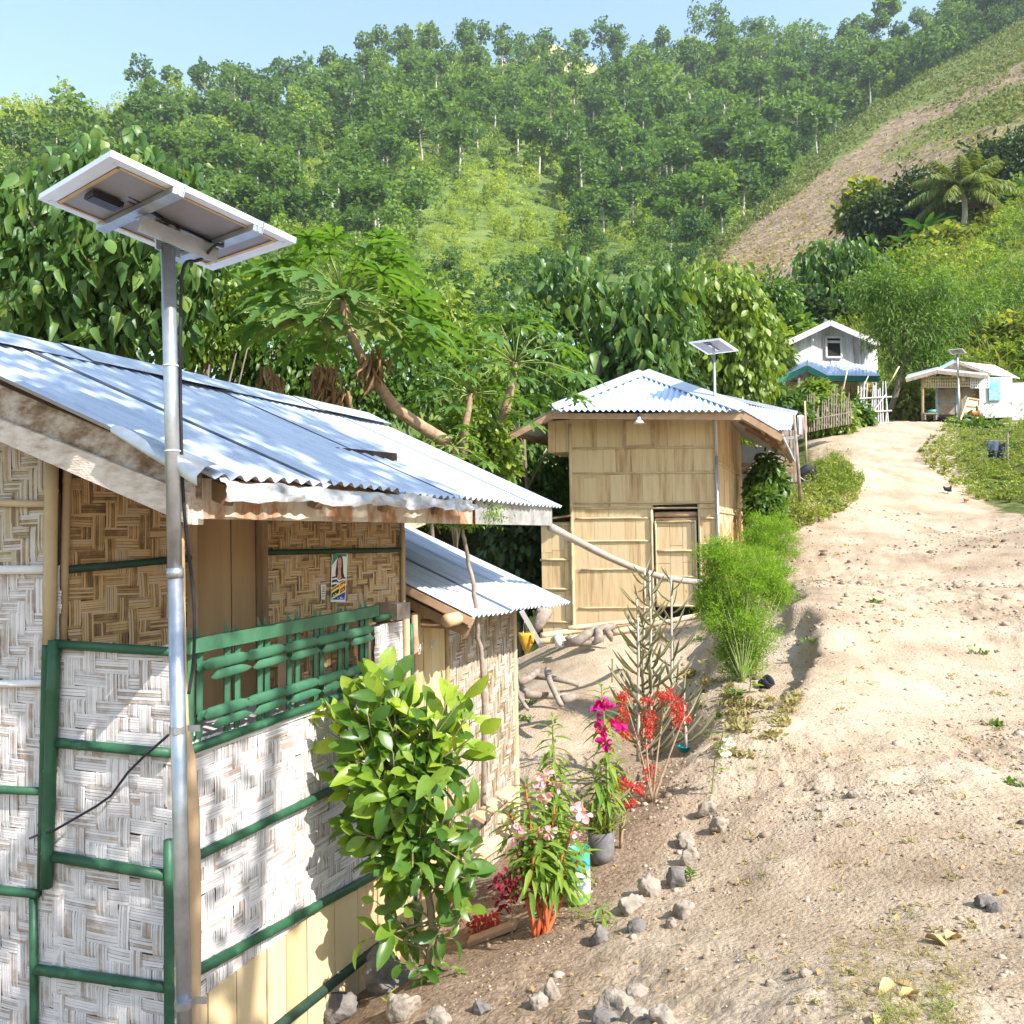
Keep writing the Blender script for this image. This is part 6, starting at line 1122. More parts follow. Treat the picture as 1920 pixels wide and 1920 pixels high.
# ------------------------------------------------------------------ nearer trees and shrubs
def tree(name, label, Y, blobs, mat, T, ls, ncl, per, cr, base=None, droop=.4, tr=.08, bark=None, seed=0, cat='tree', group=None, out=.8, jit=.5, zs=.85, shell=.45, nb=None):
    r = np.random.default_rng(seed+int(blobs[0][0])); B = [(pix(b[0], b[1], Y+(b[4] if len(b) > 4 else 0)), (b[2]*Y/1600, (b[2]*.5+b[3]*.5)*Y/1600*zs, b[3]*Y/1600)) for b in blobs]
    if base is None: c0 = B[0][0]; bz = gz(c0[0], c0[1], False)[0]; base = A(c0[0], c0[1], min(bz, c0[2]-B[0][1][2]))
    t = thing(name, label, cat, base, group); g = G()
    ref = np.mean([b[1][0]*b[1][2] for b in B])
    for b in B: crown(g, [b], T, ls, per, max(6, int(ncl*b[1][0]*b[1][2]/ref)), cr, droop, out, jit, .5, shell, r)
    g.build('crown', mat, t, smooth=True); g = G(); top = np.mean([b[0] for b in B], 0); L = limbs(g, base-UP*.1, top, tr, tr*.5, 8, 0, bend=.15, r=r)
    for b in B:
        for _ in range(nb or 2):
            e = b[0]+rdir(1, r)[0]*np.array(b[1])*.75; p = L[r.integers(3, 8)]; m = (p+e)/2+r.normal(0, .05, 3)*np.linalg.norm(e-p); g.tube([p, m, e], [tr*.5, tr*.35, tr*.12], 6)
    g.build('trunk', bark or m_bark, t, smooth=True); return t
tree('broadleaf_tree', 'large tree with big drooping glossy leaves behind the solar panel and roof', 10.5, [(190, 440, 190, 130), (60, 520, 130, 120), (300, 520, 120, 110), (225, 330, 95, 70), (120, 370, 110, 60), (330, 360, 60, 45), (-60, 430, 120, 130), (120, 600, 150, 60), (250, 610, 100, 60), (400, 500, 40, 60)], l_big, L_HEART, .215, 46, 9, .34, A(*(pix(180, 900, 10.8))), 1.5, .1, seed=1, out=.45, jit=.9, nb=2)
tree('broadleaf_tree', 'tall tree with long hanging heart-shaped leaves behind the bamboo hut', 20, [(1130, 590, 120, 80), (1060, 540, 75, 55), (1230, 590, 85, 60), (1260, 535, 50, 40), (1160, 660, 100, 60), (1220, 670, 80, 50), (1010, 570, 45, 50)], l_big, L_HEART, .30, 42, 8, .52, A(*pix(1100, 860, 20.2)), 1.8, .13, m_pale_bark, seed=2, out=.4, jit=.9)
tree('mango_tree', 'bright yellow-green leafy tree behind the second solar panel', 26, [(1340, 560, 90, 70), (1400, 630, 60, 80), (1330, 660, 90, 70), (1410, 700, 50, 45), (1290, 720, 60, 40), (1380, 735, 60, 40)], l_mango, L_OVAL, .24, 150, 10, .36, A(*pix(1370, 860, 26)), 1.2, .14, seed=3, out=.5, jit=.8)
for i, (lb, Y, bl, mt) in enumerate([('light green vine-like tree right of the big panel, above the zinc roof', 13, [(400, 600, 75, 70), (350, 640, 60, 50), (450, 560, 50, 45)], l_mango), ('leafy tree under the left half of the papaya crown', 14, [(520, 670, 90, 60), (460, 690, 70, 45), (570, 700, 60, 45)], l_mid), ('dark leafy thicket directly behind the leaning papaya trunk', 15, [(690, 730, 110, 80), (770, 700, 80, 80), (640, 690, 80, 60)], l_mid),
      ('leafy tree between the leaning papaya and the upright papayas', 16.5, [(830, 640, 80, 70), (800, 560, 70, 45), (880, 690, 80, 80), (740, 600, 70, 50)], l_mango), ('green tree behind the two upright papayas', 18, [(960, 620, 80, 60), (940, 720, 90, 90), (1030, 690, 70, 70)], l_mid), ('shadowed tree in the gap left of the bamboo hut', 18.5, [(980, 870, 70, 75), (1030, 900, 45, 80), (930, 840, 70, 60)], l_mid), ('dark undergrowth tree below the hut eave on the left', 17.5, [(975, 1010, 60, 90), (985, 1090, 45, 60), (950, 960, 50, 50)], l_dark),
      ('dense dark tree right behind the hut roof peak', 21, [(1080, 720, 80, 50), (1180, 730, 90, 40), (1260, 735, 60, 40)], l_dark), ('pale shrub tree low beside the far end of the zinc roof', 13, [(880, 820, 60, 45), (830, 850, 60, 30), (920, 860, 45, 40)], l_mango)]):
    ls = .115 if mt is not l_dark else .13; tree('leafy_tree', lb, Y, bl, mt, L_SMALL if i % 2 else L_OVAL, ls*Y/13, 130, 9, .26*Y/14, None, .7, .05, seed=10+i, out=.6, jit=.8)
tree('feather_tree', 'light feathery-leaved tree spreading over the right side of the white house', 41, [(1665, 570, 60, 45), (1730, 620, 70, 60), (1650, 625, 30, 28), (1700, 540, 85, 40), (1790, 575, 70, 50), (1685, 670, 30, 28), (1745, 680, 45, 35), (1630, 540, 45, 30)], l_acacia, L_LANCE, .22, 62, 30, .62, A(*pix(1668, 770, 41)), .3, .16, seed=31, out=.8, jit=.6, nb=3)
tree('feather_tree', 'second feathery tree standing behind the veranda house roof', 50, [(1850, 590, 80, 55), (1800, 540, 70, 45), (1890, 530, 60, 50)], l_acacia, L_LANCE, .27, 62, 28, .75, A(*pix(1830, 700, 50)), .3, .18, seed=32)
tree('broadleaf_tree', 'rounded bright green large-leaved tree above the white house roof', 58, [(1570, 490, 65, 45), (1610, 520, 60, 50), (1530, 540, 50, 50), (1590, 560, 70, 45)], l_mid, L_HEART, .5, 120, 9, 1.0, A(*pix(1575, 660, 58)), 1.2, .2, seed=33, out=.5)
tree('dark_tree', 'large dark rounded tree on the brown slope left of the coconut palm', 84, [(1660, 410, 75, 50), (1720, 370, 60, 45), (1640, 450, 50, 35), (1690, 440, 60, 45), (1740, 410, 40, 45)], l_dark, L_SMALL, .55, 190, 10, 1.3, A(*pix(1690, 500, 84)), .3, .35, seed=34)
tree('dark_tree', 'dark olive tree at the right edge behind the hillside hut', 92, [(1880, 340, 60, 55), (1910, 290, 60, 40), (1850, 310, 45, 35)], l_dark, L_SMALL, .55, 190, 10, 1.3, A(*pix(1880, 440, 92)), .3, .3, seed=35)
tree('shrub', 'yellowish dry shrub on the left flank of the dark rounded tree', 86, [(1625, 370, 35, 25), (1600, 400, 25, 22)], l_weed, L_CLUMP, .5, 60, 7, 1.2, None, .2, .1, seed=36, cat='shrub')
SHR = [(1440, 555, 45, 40, 48, l_mid), (1465, 610, 40, 50, 50, l_acacia), (1440, 660, 35, 40, 44, l_mango), (1500, 590, 40, 30, 55, l_dark), (1700, 500, 40, 30, 66, l_mango), (1780, 470, 50, 35, 72, l_weed), (1840, 470, 45, 35, 72, l_mid), (1900, 470, 45, 40, 70, l_mango), (1750, 520, 45, 30, 62, l_weed), (1860, 530, 45, 35, 60, l_mango), (1905, 580, 45, 45, 54, l_mango), (1895, 640, 50, 45, 48, l_weed), (1830, 640, 40, 30, 50, l_mid), (1760, 640, 35, 35, 50, l_dark), (1710, 740, 25, 40, 44, l_weed), (1920, 400, 40, 40, 80, l_mid), (1870, 430, 35, 25, 78, l_weed), (1790, 430, 35, 22, 80, l_mid), (1960, 540, 60, 60, 60, l_mid), (1930, 690, 50, 40, 46, l_mango)]
LBL = ['shrub at the lower end of the bare slope, leftmost above the yellow-green tree', 'feathery shrub left of the white house roof', 'yellow-green shrub low at the left of the white house', 'dark shrub just above the left eave of the white house', 'light shrub above the feathery tree, below the banana plants', 'straw-coloured shrub on the grassy slope under the coconut palm', 'green shrub below the hillside hut', 'bright shrub near the right edge below the hillside hut', 'straw-coloured shrub right of the bright large-leaved tree', 'bright shrub on the grassy slope above the veranda house', 'bright shrub at the right edge above the veranda house roof', 'straw-coloured shrub behind the right end of the veranda house roof', 'green shrub just behind the veranda house ridge', 'dark shrub between the two feathery trees', 'brownish shrub growing beside the veranda at the left', 'green shrub at the right edge beside the small banana plant', 'straw-coloured shrub directly under the hillside hut', 'green shrub between the banana clump and the palm foot', 'large green shrub cut by the right edge of the picture', 'bright shrub at the right edge behind the veranda house']
for i, (x, y, rx, ry, Y, mt) in enumerate(SHR): tree('shrub', LBL[i], Y, [(x, y, rx, ry), (x-rx*.5, y+ry*.4, rx*.7, ry*.6), (x+rx*.5, y+ry*.35, rx*.7, ry*.6)], mt, L_CLUMP if i % 2 else L_SMALL, .0055*Y, 110, 9, .016*Y, None, .3, .05, seed=50+i, cat='shrub')
for i, (x, y, rx, ry, Y, mt, lb) in enumerate([(1555, 775, 36, 30, 33, l_mango, 'leafy shrub in front of the white house porch, left of the leaning pole'), (1598, 780, 26, 18, 35, l_mid, 'leafy shrub between the leaning pole and the bamboo gate'), (1470, 762, 38, 26, 31, l_mid, 'shrub below the left end of the teal porch'), (1425, 748, 28, 24, 32, l_mango, 'shrub beside the teal porch corner above the shed roof'), (1528, 738, 18, 16, 36, l_mango, 'sprig-like shrub reaching up under the teal gable'), (1690, 755, 25, 40, 42, l_weed, 'brown-tipped shrub right of the bamboo gate'),
      (1438, 892, 28, 40, 17.5, l_mid, 'upright leafy shrub in front of the open shed'), (1432, 950, 26, 30, 16.8, l_mid, 'leafy shrub against the right wall of the hut'), (1895, 835, 40, 26, 34, l_mid, 'leafy shrub behind the laundry line at the right edge'), (1830, 815, 50, 28, 34, l_mid, 'leafy shrub in front of the veranda house'), (1935, 830, 24, 36, 33, l_mango, 'bright shrub at the right edge beside the laundry')]):
    tree('shrub', lb, Y, [(x, y, rx, ry), (x-rx*.5, y+ry*.5, rx*.7, ry*.6), (x+rx*.5, y+ry*.5, rx*.7, ry*.6)], mt, L_SMALL, .0075*Y, 80, 9, .011*Y, None, .5, .03, seed=80+i, cat='shrub')
# papayas
def papaya_leaf():
    g = G(); pr = [(0, .04), (.25, .09), (.42, .18), (.52, .08), (.66, .17), (.76, .06), (.88, .08), (1, .004)]
    for a, l in ((0, 1), (.62, .95), (-.62, .95), (1.25, .85), (-1.25, .85), (1.9, .68), (-1.9, .68), (2.55, .5), (-2.55, .5)):
        tv, tf = T_leaf(pr, .15, .3); c, s = math.cos(a), math.sin(a); V = np.c_[tv[:, 0]*c*l-tv[:, 1]*s*l, tv[:, 0]*s*l+tv[:, 1]*c*l, tv[:, 2]*l]; g.add(V, tf)
    return (np.concatenate(g.v), {4: np.concatenate(g.f[4])})
T_PAP = papaya_leaf()
def papaya(label, trunk, Y, c, nleaf, pet, ls, seed, drys=(), pale=()):
    r = np.random.default_rng(seed); Pt = np.array([pix(a, b, Y+dy) for a, b, dy, _ in trunk]); t = thing('papaya_tree', label, 'papaya tree', Pt[0]); g = G()
    ti = np.linspace(0, len(Pt)-1, 26); S = np.c_[[np.interp(ti, range(len(Pt)), Pt[:, k]) for k in range(3)]].T; S[1:-1] = (S[:-2]+S[1:-1]*2+S[2:])/4; g.tube(S, np.interp(ti, range(len(Pt)), [q[3] for q in trunk])*(1+.05*(np.arange(26) % 2)), 12); g.build('trunk', m_papaya_bark, t, smooth=True)
    top = Pt[-1]; gl = G(); gp_ = G(); gy = G(); gd = G()
    def leaf(el, az, L, s, gg, dr=.25):
        d = A(math.cos(az)*math.cos(el), math.sin(az)*math.cos(el), math.sin(el)); e = top+d*L+A(0, 0, -dr*L*(.3 if el > .5 else .55)); m = (top+e)/2+UP*.08*L; gp_.tube([top+d*.03, m, e], [.010, .008, .005], 5)
        h = nrm(A(d[0], d[1], -.15-.25*r.random()+.35*max(el, 0))); up = nrm(A(0, 0, 1)+r.normal(0, .22, 3)); X, Y_, Z = frames(h[None], up, .05, r); gg.inst(T_PAP, e[None], X, Y_, Z, s)
    for k in range(nleaf):
        el = -.35+1.6*(k/nleaf)**1.25; az = k*2.399+r.normal(0, .2); leaf(el, az, pet*(1.05-.25*k/nleaf)*r.uniform(.85, 1.1), ls*r.uniform(.8, 1.1)*(1-.35*(k/nleaf)**3), gl)
    for az, el in pale: leaf(el, az, pet*.8, ls*.85, gy)
    gl.build('leaves', l_papaya, t, smooth=True); gp_.build('leaf_stalks', m_stem, t, smooth=True)
    if pale: gy.build('pale_leaves', l_papayay, t, smooth=True)
    for (a, b, n_) in drys:
        p = pix(a, b, Y-.25); q = top+(p-top)*.5; gd.tube([top-UP*.1, q+UP*.05, p], [.012, .01, .007], 5)
        N = n_; off = r.normal(0, .07, (N, 3))*A(1, 1, 1.3)+A(0, 0, -.12); d = r.normal(0, .35, (N, 3))+A(0, 0, -1.1); X, Y_, Z = frames(d, A(1, 0, 0), .8, r); gd.inst(T_leaf([(0, .02), (.3, .08), (.6, .05), (1, .003)], .9, .15), p+off, X, Y_, Z, r.uniform(.2, .42, N))
    if drys: gd.build('withered_leaves', l_dry, t, smooth=True)
    return t
papaya('big papaya tree with a leaning bent trunk and withered hanging leaves behind the roof', [(840, 830, .6, .085), (790, 800, .4, .08), (740, 765, .2, .075), (705, 715, .1, .07), (675, 665, 0, .062), (650, 610, 0, .054), (643, 560, 0, .042)], 10.8, None, 38, 1.05, .62, 5, ((605, 680, 60), (630, 725, 55), (700, 660, 36), (500, 680, 24)), ((-1.75, -.45), (-1.2, -.5), (-.75, -.35), (-2.3, -.4)))
papaya('upright papaya tree with a rough trunk left of the hut roof', [(900, 890, .3, .085), (930, 820, .1, .075), (950, 760, 0, .07), (962, 710, 0, .055), (965, 680, 0, .045)], 13.2, None, 26, 1.05, .42, 6)
papaya('shorter papaya tree between the leaning papaya and the upright one', [(868, 860, .2, .06), (872, 800, 0, .055), (880, 760, 0, .045), (882, 738, 0, .035)], 12.4, None, 20, .8, .34, 7)
papaya('small bright young papaya peeping above the lower edge of the zinc roof', [(845, 900, .1, .03), (850, 860, 0, .028), (852, 838, 0, .022)], 11.4, None, 12, .42, .26, 8, (), ((-1.6, .1), (-1.0, .3)))
# coconut palm and bananas
def palm(label, base, top, Y, n, L, seed):
    r = np.random.default_rng(seed); b, tp_ = pix(*base, Y), pix(*top, Y); t = thing('coconut_palm', label, 'palm tree', b); g = G(); limbs(g, b, tp_, .28, .2, 10, 0, bend=.08, r=r); g.build('trunk', m_pale_bark, t, smooth=True); g = G()
    for k in range(n):
        az = k*2.4; el = 1.25-1.5*(k/n); d = A(math.cos(az)*math.cos(el), math.sin(az)*math.cos(el), math.sin(el)); s = np.linspace(0, 1, 26)[:, None]; P = tp_+d*L*s+A(0, 0, -1)*L*.5*s**2*(1.0-.3*el); g.tube(P, np.linspace(.07, .015, 26), 5); T_ = nrm(np.gradient(P, axis=0)); sd = nrm(np.cross(T_, UP))
        for sg in (-1, 1):
            i = np.repeat(np.arange(2, 26), 3); dd = nrm(sd[i]*sg+T_[i]*.7+A(0, 0, -.55)+r.normal(0, .1, (len(i), 3))); X, Y_, Z = frames(dd, UP, .2, r); g.inst(T_leaf([(0, .03), (.5, .045), (1, .003)], .2, .3), P[i]+r.normal(0, .04, (len(i), 3)), X, Y_, Z, L*.26*np.sin(np.interp(i, [0, 25], [.5, 2.75])))
    g.build('fronds', l_palm, t, smooth=True); g = G()
    for k in range(7): a = k*.9; g.lathe(tp_+A(math.cos(a)*.4, math.sin(a)*.4, -.35), [(0, -.18), (.15, -.08), (.16, .06), (0, .18)], 8)
    g.build('coconuts', m_papaya_bark, t, smooth=True)
palm('coconut palm with arching fronds above the hillside hut', (1806, 425), (1800, 352), 78, 24, 5.0, 3)
def banana(label, x, y, h, Y, n, seed):
    r = np.random.default_rng(seed); b = pix(x, y, Y); H = h*Y/1600; t = thing('banana_plant', label, 'banana plant', b); g = G(); g.tube([b-UP*.3, b+UP*H*.3, b+UP*H*.52], [.16*H/3, .12*H/3, .06*H/3], 8); g.build('trunk', m_stem, t, smooth=True); g = G(); TL = T_leaf([(0, .01), (.08, .04), (.25, .13), (.6, .15), (.88, .1), (1, .01)], .25, .75)
    for k in range(n):
        az = k*2.4+r.normal(0, .2); el = 1.35-.9*k/n; d = A(math.cos(az)*math.cos(el), math.sin(az)*math.cos(el), math.sin(el)); X, Y_, Z = frames(d[None], UP, .15, r); g.inst(TL, (b+UP*H*.48)[None], X, Y_, Z, H*r.uniform(.5, .7))
    g.build('leaves', l_banana, t, smooth=True)
    g = G(); d = r.normal(0, .3, (8, 3))+A(0, 0, -1); X, Y_, Z = frames(d, A(1, 0, 0), .5, r); g.inst(TL, b+UP*H*.42+r.normal(0, .08*H, (8, 3)), X, Y_, Z, H*.3); g.build('dead_leaves', l_dry, t)
banana('tallest banana plant of the clump below the dark rounded tree', 1735, 475, 75, 76, 10, 1); banana('low spreading banana plant at the left of the banana clump', 1695, 482, 48, 75, 8, 2); banana('banana plant at the right edge near the hillside hut', 1906, 450, 62, 80, 9, 3); banana('banana leaves half hidden left of the hillside hut', 1782, 425, 35, 84, 6, 4)
# ------------------------------------------------------------------ foreground plants
r5 = np.random.default_rng(5)
# big leafy bush by the wall
Yb = 4.45; bb = gnd(805, 1838); bush = thing('leafy_bush', 'big leafy green bush growing beside the whitewashed wall of the near house', 'bush', bb)
BL = [(745, 1430, 140, 120, 0), (700, 1350, 90, 90, 0), (840, 1390, 75, 95, .05), (690, 1530, 85, 80, -.05), (800, 1560, 110, 90, -.1), (760, 1640, 80, 60, 0), (870, 1630, 55, 55, -.1), (690, 1320, 60, 50, 0)]
gt_, gyy, gb = G(), G(), G()
tr = np.array([pix(x, y, Yb+d) for x, y, d in ((806, 1842, .12), (803, 1800, .1), (812, 1750, .05), (806, 1690, 0), (792, 1640, 0), (770, 1560, 0), (752, 1480, 0), (745, 1400, 0))]); ti = np.linspace(0, 7, 30); S = np.c_[[np.interp(ti, range(8), tr[:, k]) for k in range(3)]].T; S[1:-1] = (S[:-2]+S[1:-1]*2+S[2:])/4
gb.tube(S, np.linspace(.027, .008, 30), 10)
def twig(end, start_i, n, ls, gl, el=.5, young=False, rr=r5):
    p = S[start_i]; m = (p+end)/2+rr.normal(0, .03, 3); ts = np.linspace(0, 1, 8)[:, None]; C = p*(1-ts)**2+2*m*ts*(1-ts)+end*ts**2; gb.tube(C, np.linspace(.007, .0025, 8), 5); ax = nrm(C[-1]-C[-3])
    for k in range(n):
        t = .35+.65*(k+1)/n; q = p*(1-t)**2+2*m*t*(1-t)+end*t**2; a = k*2.4+rr.normal(0, .3); x = nrm(np.cross(ax, UP)+1e-3); y = np.cross(ax, x); d = ax*.75*(t**2+.2)+(x*math.cos(a)+y*math.sin(a))*.9+UP*(.55 if young else .12); X, Y_, Z = frames(d[None], UP*.6+A(.4, -.5, 0), .35, rr); gl.inst(L_OVAL if rr.random() < .6 else L_OVAL2, q[None], X, Y_, Z, ls*rr.uniform(.55, 1.25))
for x, y, rx, ry, d in BL:
    for k in range(int(6.3*(rx*ry)/3000)):
        dd = rdir(1, r5)[0]*r5.uniform(.45, 1.0); e = pix(x+dd[0]*rx, y-dd[2]*ry, Yb+d)+A(0, dd[1]*rx*.8*Yb/1600, 0)
        if np.dot(e-Pc, w) < .08: e = e+w*(.1-np.dot(e-Pc, w))
        i = int(np.clip(np.interp(y, [1350, 1650], [27, 16])+r5.integers(-3, 3), 8, 29)); twig(e, i, 6, .14, gt_)
for x, y, n_ in ((690, 1262, 6), (712, 1258, 6), (655, 1290, 5), (735, 1280, 5), (610, 1320, 4), (835, 1310, 5), (862, 1300, 4), (800, 1335, 5), (895, 1360, 4), (640, 1340, 5), (770, 1310, 4), (845, 1345, 5), (885, 1340, 4), (715, 1310, 5), (672, 1300, 5), (600, 1350, 4), (630, 1390, 4), (700, 1350, 5), (760, 1360, 5), (820, 1370, 5), (870, 1400, 4), (660, 1420, 4), (740, 1400, 4)): twig(pix(x, y+14, Yb+r5.uniform(-.15, .12)), 26, n_, .165, gyy, young=True)  # young leaves; extra bright ones put sunlit tone into the upper half
for x, y in ((705, 1690), (740, 1700), (690, 1760), (835, 1720), (860, 1705), (850, 1760), (780, 1730), (745, 1765), (720, 1740), (880, 1700), (770, 1770), (830, 1690)): twig(pix(x, y, Yb+r5.uniform(-.12, .15)), int(r5.integers(4, 12)), 4, .13, gt_)
for x, y in ((790, 1825), (815, 1818), (770, 1795), (830, 1800), (800, 1850), (740, 1800)): twig(pix(x, y, Yb+.02), 3, 3, .09, gt_)
gt_.build('leaves', l_bush, bush, smooth=True); gyy.build('young_lit_leaves', l_young, bush, smooth=True); gb.build('branches', M('bush_bark', [(.16, .13, .075), (.28, .23, .13)], 18, .85, 0, .3, 60, stretch=(1, 1, .4)), bush, smooth=True)
# balsam
T_PET = T_leaf([(0, .06), (.3, .3), (.7, .42), (.95, .25), (1, .05)], .2, .35)
def flower(g, p, s, r, n=9):
    d = rdir(n, r)+A(.1, -.5, .2); X, Y_, Z = frames(d, None, .7, r); g.inst(T_PET, np.tile(p, (n, 1))+r.normal(0, s*.18, (n, 3)), X, Y_, Z, s*r.uniform(.6, 1., n))
def balsam(label, base, stems, ls, flowers, fmat, stem_mat, seed, Y, whorl=9, fsize=.05):
    r = np.random.default_rng(seed); t = thing('balsam_plant', label, 'flowering plant', base); gs, gl, gf = G(), G(), G()
    for (x, y, dy, lo) in stems:
        top = pix(x, y, Y+dy); b = base+A(r.normal(0, .025), r.normal(0, .02), 0); m = (b+top)/2+r.normal(0, .02, 3); ts = np.linspace(0, 1, 14)[:, None]; C = b*(1-ts)**2+2*m*ts*(1-ts)+top*ts**2; gs.tube(C, np.linspace(.014, .005, 14), 7); H = np.linalg.norm(top-b); nl = int(H/.019)
        for k in range(nl):
            s = lo+(1-lo)*(k+.5)/nl; q = b*(1-s)**2+2*m*s*(1-s)+top*s**2; a = k*2.4+r.normal(0, .25); e = .05+.95*max(0, (s-.8)/.2); d = A(math.cos(a), math.sin(a), -.15+e*1.2); X, Y_, Z = frames(d[None], UP, .15, r); gl.inst(L_LANCE, q[None], X, Y_, Z, ls*r.uniform(.75, 1.15)*(1-.45*max(0, (s-.88)/.12)))
    for x, y in flowers: gf = G(); flower(gf, pix(x, y, Y-.06+r.uniform(-.05, .05)), fsize*r.uniform(.85, 1.15), r); gf.build('flower', fmat, t, smooth=True)
    gs.build('stems', stem_mat, t, smooth=True); gl.build('leaves', l_balsam, t, smooth=True)
    return t
balsam('pale pink balsam with thick bright red stems in the middle of the flower bed', gnd(1012, 1752), [(985, 1470, .1, .45), (1010, 1550, -.1, .5), (1075, 1545, 0, .45), (1040, 1510, .05, .45), (965, 1580, 0, .5), (1090, 1590, .1, .5), (1000, 1600, -.15, .5), (955, 1520, .1, .5), (1055, 1600, -.1, .5)], .155, [(975, 1553), (985, 1565), (1022, 1555), (1083, 1518), (1080, 1568), (968, 1570), (1030, 1560), (1076, 1512), (1090, 1522)], l_pink, m_redstem, 1, 4.85)
balsam('tall thin pink balsam behind the red-stemmed balsam', gnd(1045, 1655), [(1036, 1345, 0, .25), (1026, 1440, .05, .3), (1052, 1440, .1, .35)], .15, [(1022, 1448), (1018, 1490), (1040, 1470), (1020, 1500), (1016, 1460)], l_pink, m_stem, 2, 5.4)
balsam('magenta-flowered balsam growing in the black plastic pot', gnd(1128, 1612)+UP*.17, [(1128, 1285, 0, .2), (1160, 1425, .1, .3), (1112, 1440, -.05, .3)], .155, [(1120, 1324), (1139, 1322), (1150, 1357), (1132, 1372), (1128, 1385), (1135, 1400), (1123, 1350), (1160, 1362), (1130, 1325)], l_magenta, m_stem, 3, 5.55, fsize=.055)
g = G(); c = gnd(1128, 1612)+UP*.17; d = r5.normal(0, .5, (220, 3)); d[:, 2] = abs(d[:, 2])+.6; X, Y_, Z = frames(d, None, .5, r5); g.inst(L_BLADE, c+r5.normal(0, .035, (220, 3))*A(1, 1, .1), X, Y_, Z, r5.uniform(.08, .2, 220)); o = g.build('pot_grass', l_grassdry if False else l_weed, None, smooth=True); setp(o, 'tuft of fine grass filling the black plastic pot', 'grass tuft')
# withered red flower plants
def redplant(label, base, stems, heads, seed, Y):
    r = np.random.default_rng(seed); t = thing('red_flower_plant', label, 'flowering plant', base); gs, gf = G(), G()
    for x, y, dy in stems:
        top = pix(x, y, Y+dy); m = (base+top)/2+r.normal(0, .03, 3)+UP*.03; ts = np.linspace(0, 1, 10)[:, None]; gs.tube(base*(1-ts)**2+2*m*ts*(1-ts)+top*ts**2, np.linspace(.010, .004, 10), 6)
    for x, y, rx, ry in heads:
        gf = G(); n = int(rx*ry*.55); c = np.array([pix(x+a*rx, y+b*ry, Y+dz) for a, b, dz in r.normal(0, .5, (n, 3))*A(1, 1, .15)]); d = r.normal(0, .6, (n, 3))+A(0, 0, -.7); X, Y_, Z = frames(d, None, .8, r); gf.inst(T_leaf([(0, .08), (.3, .2), (.6, .22), (1, .02)], .6, .4), c, X, Y_, Z, r.uniform(.016, .034, n)); gf.build('flower_head', l_red, t)
    gs.build('stems', m_papaya_bark, t, smooth=True); return t
redplant('tall brown-stemmed plant with drooping withered coral-red flowers before the grey succulent', gnd(1224, 1503), [(1168, 1300, 0), (1212, 1320, 0), (1250, 1310, .05), (1285, 1340, 0), (1225, 1420, 0), (1255, 1420, .05)], [(1168, 1307, 13, 15), (1170, 1345, 8, 26), (1213, 1310, 11, 8), (1216, 1360, 14, 36), (1248, 1303, 22, 12), (1272, 1335, 14, 28), (1290, 1346, 6, 8), (1218, 1450, 12, 16)], 1, 6.4)
redplant('short plant with dark red withered flowers right of the magenta balsam', gnd(1164, 1590), [(1168, 1475, 0), (1195, 1480, 0), (1180, 1505, 0)], [(1170, 1470, 20, 14), (1198, 1478, 10, 11), (1178, 1505, 13, 8), (1145, 1482, 6, 6), (1172, 1370, 10, 12)], 2, 5.7)
# grey succulents with arched leaves
def kalanchoe(label, base, tops, Y, seed):
    r = np.random.default_rng(seed); t = thing('succulent_plant', label, 'plant', base); gs, gl = G(), G()
    for x0, y0, x, y, dy in tops:
        b = pix(x0, y0, Y+dy); top = pix(x, y, Y+dy); H = np.linalg.norm(top-b); gs.tube(np.linspace(b, top, 8)+r.normal(0, .006, (8, 3)), np.linspace(.017, .008, 8), 7); n = int(H/.052)
        for k in range(n):
            s = (k+.5)/n; a = (k % 2)*PI/2+(k//2)*.25+ (PI if k % 4 > 1 else 0)+r.normal(0, .2); d = A(math.cos(a), math.sin(a), .12); L = .13+.22*(1-s)**.8; X, Y_, Z = frames(d[None], UP, .1, r); gl.inst(L_BOAT, (b+(top-b)*s)[None], X, Y_, Z, L*r.uniform(.85, 1.15))
    gs.build('stems', m_greystem, t, smooth=True); gl.build('leaves', l_kal, t, smooth=True); return t
kalanchoe('tall grey succulent with upcurved leaf branches standing before the hut', gnd(1222, 1425), [(1222, 1425, 1219, 1075, 0), (1196, 1425, 1196, 1105, -.1), (1205, 1428, 1208, 1068, .15)], 7.3, 1)
kalanchoe('second grey succulent with upcurved leaf branches in front of the hut door', gnd(1262, 1400), [(1262, 1400, 1258, 1080, 0), (1285, 1400, 1283, 1290, -.1)], 7.8, 2)
# feathery bushes
def feather(label, base, blobs, Y, seed, n):
    r = np.random.default_rng(seed); t = thing('feathery_bush', label, 'bush', base); g, gs = G(), G()
    for x, y, rx, ry, dy in blobs:
        c = pix(x, y, Y+dy); k = Y/1600; R = A(rx*k, rx*k*.9, ry*k); d = rdir(n, r); C = c+d*R*(r.random((n, 1))**.33)*(1+.25*vnoise(d[:, 0]*3+x, d[:, 2]*3+d[:, 1], 3)[:, None]); per = 64; i = np.repeat(np.arange(n), per); q = C[i]+r.normal(0, .062, (len(i), 3))*A(1, 1, .55); dd = nrm(d[i]*.5+A(0, 0, .35)+r.normal(0, .6, (len(i), 3))); X, Y_, Z = frames(dd, None, .8, r); g.inst(L_NEEDLE, q, X, Y_, Z, r.uniform(.03, .075, len(i)))
        for _ in range(7): e = c+rdir(1, r)[0]*R*.8; m = (base+e)/2+r.normal(0, .04, 3); ts = np.linspace(0, 1, 8)[:, None]; gs.tube(base*(1-ts)**2+2*m*ts*(1-ts)+e*ts**2, np.linspace(.009, .003, 8), 5)
    g.build('foliage', l_feather, t); gs.build('stems', m_stem, t, smooth=True)
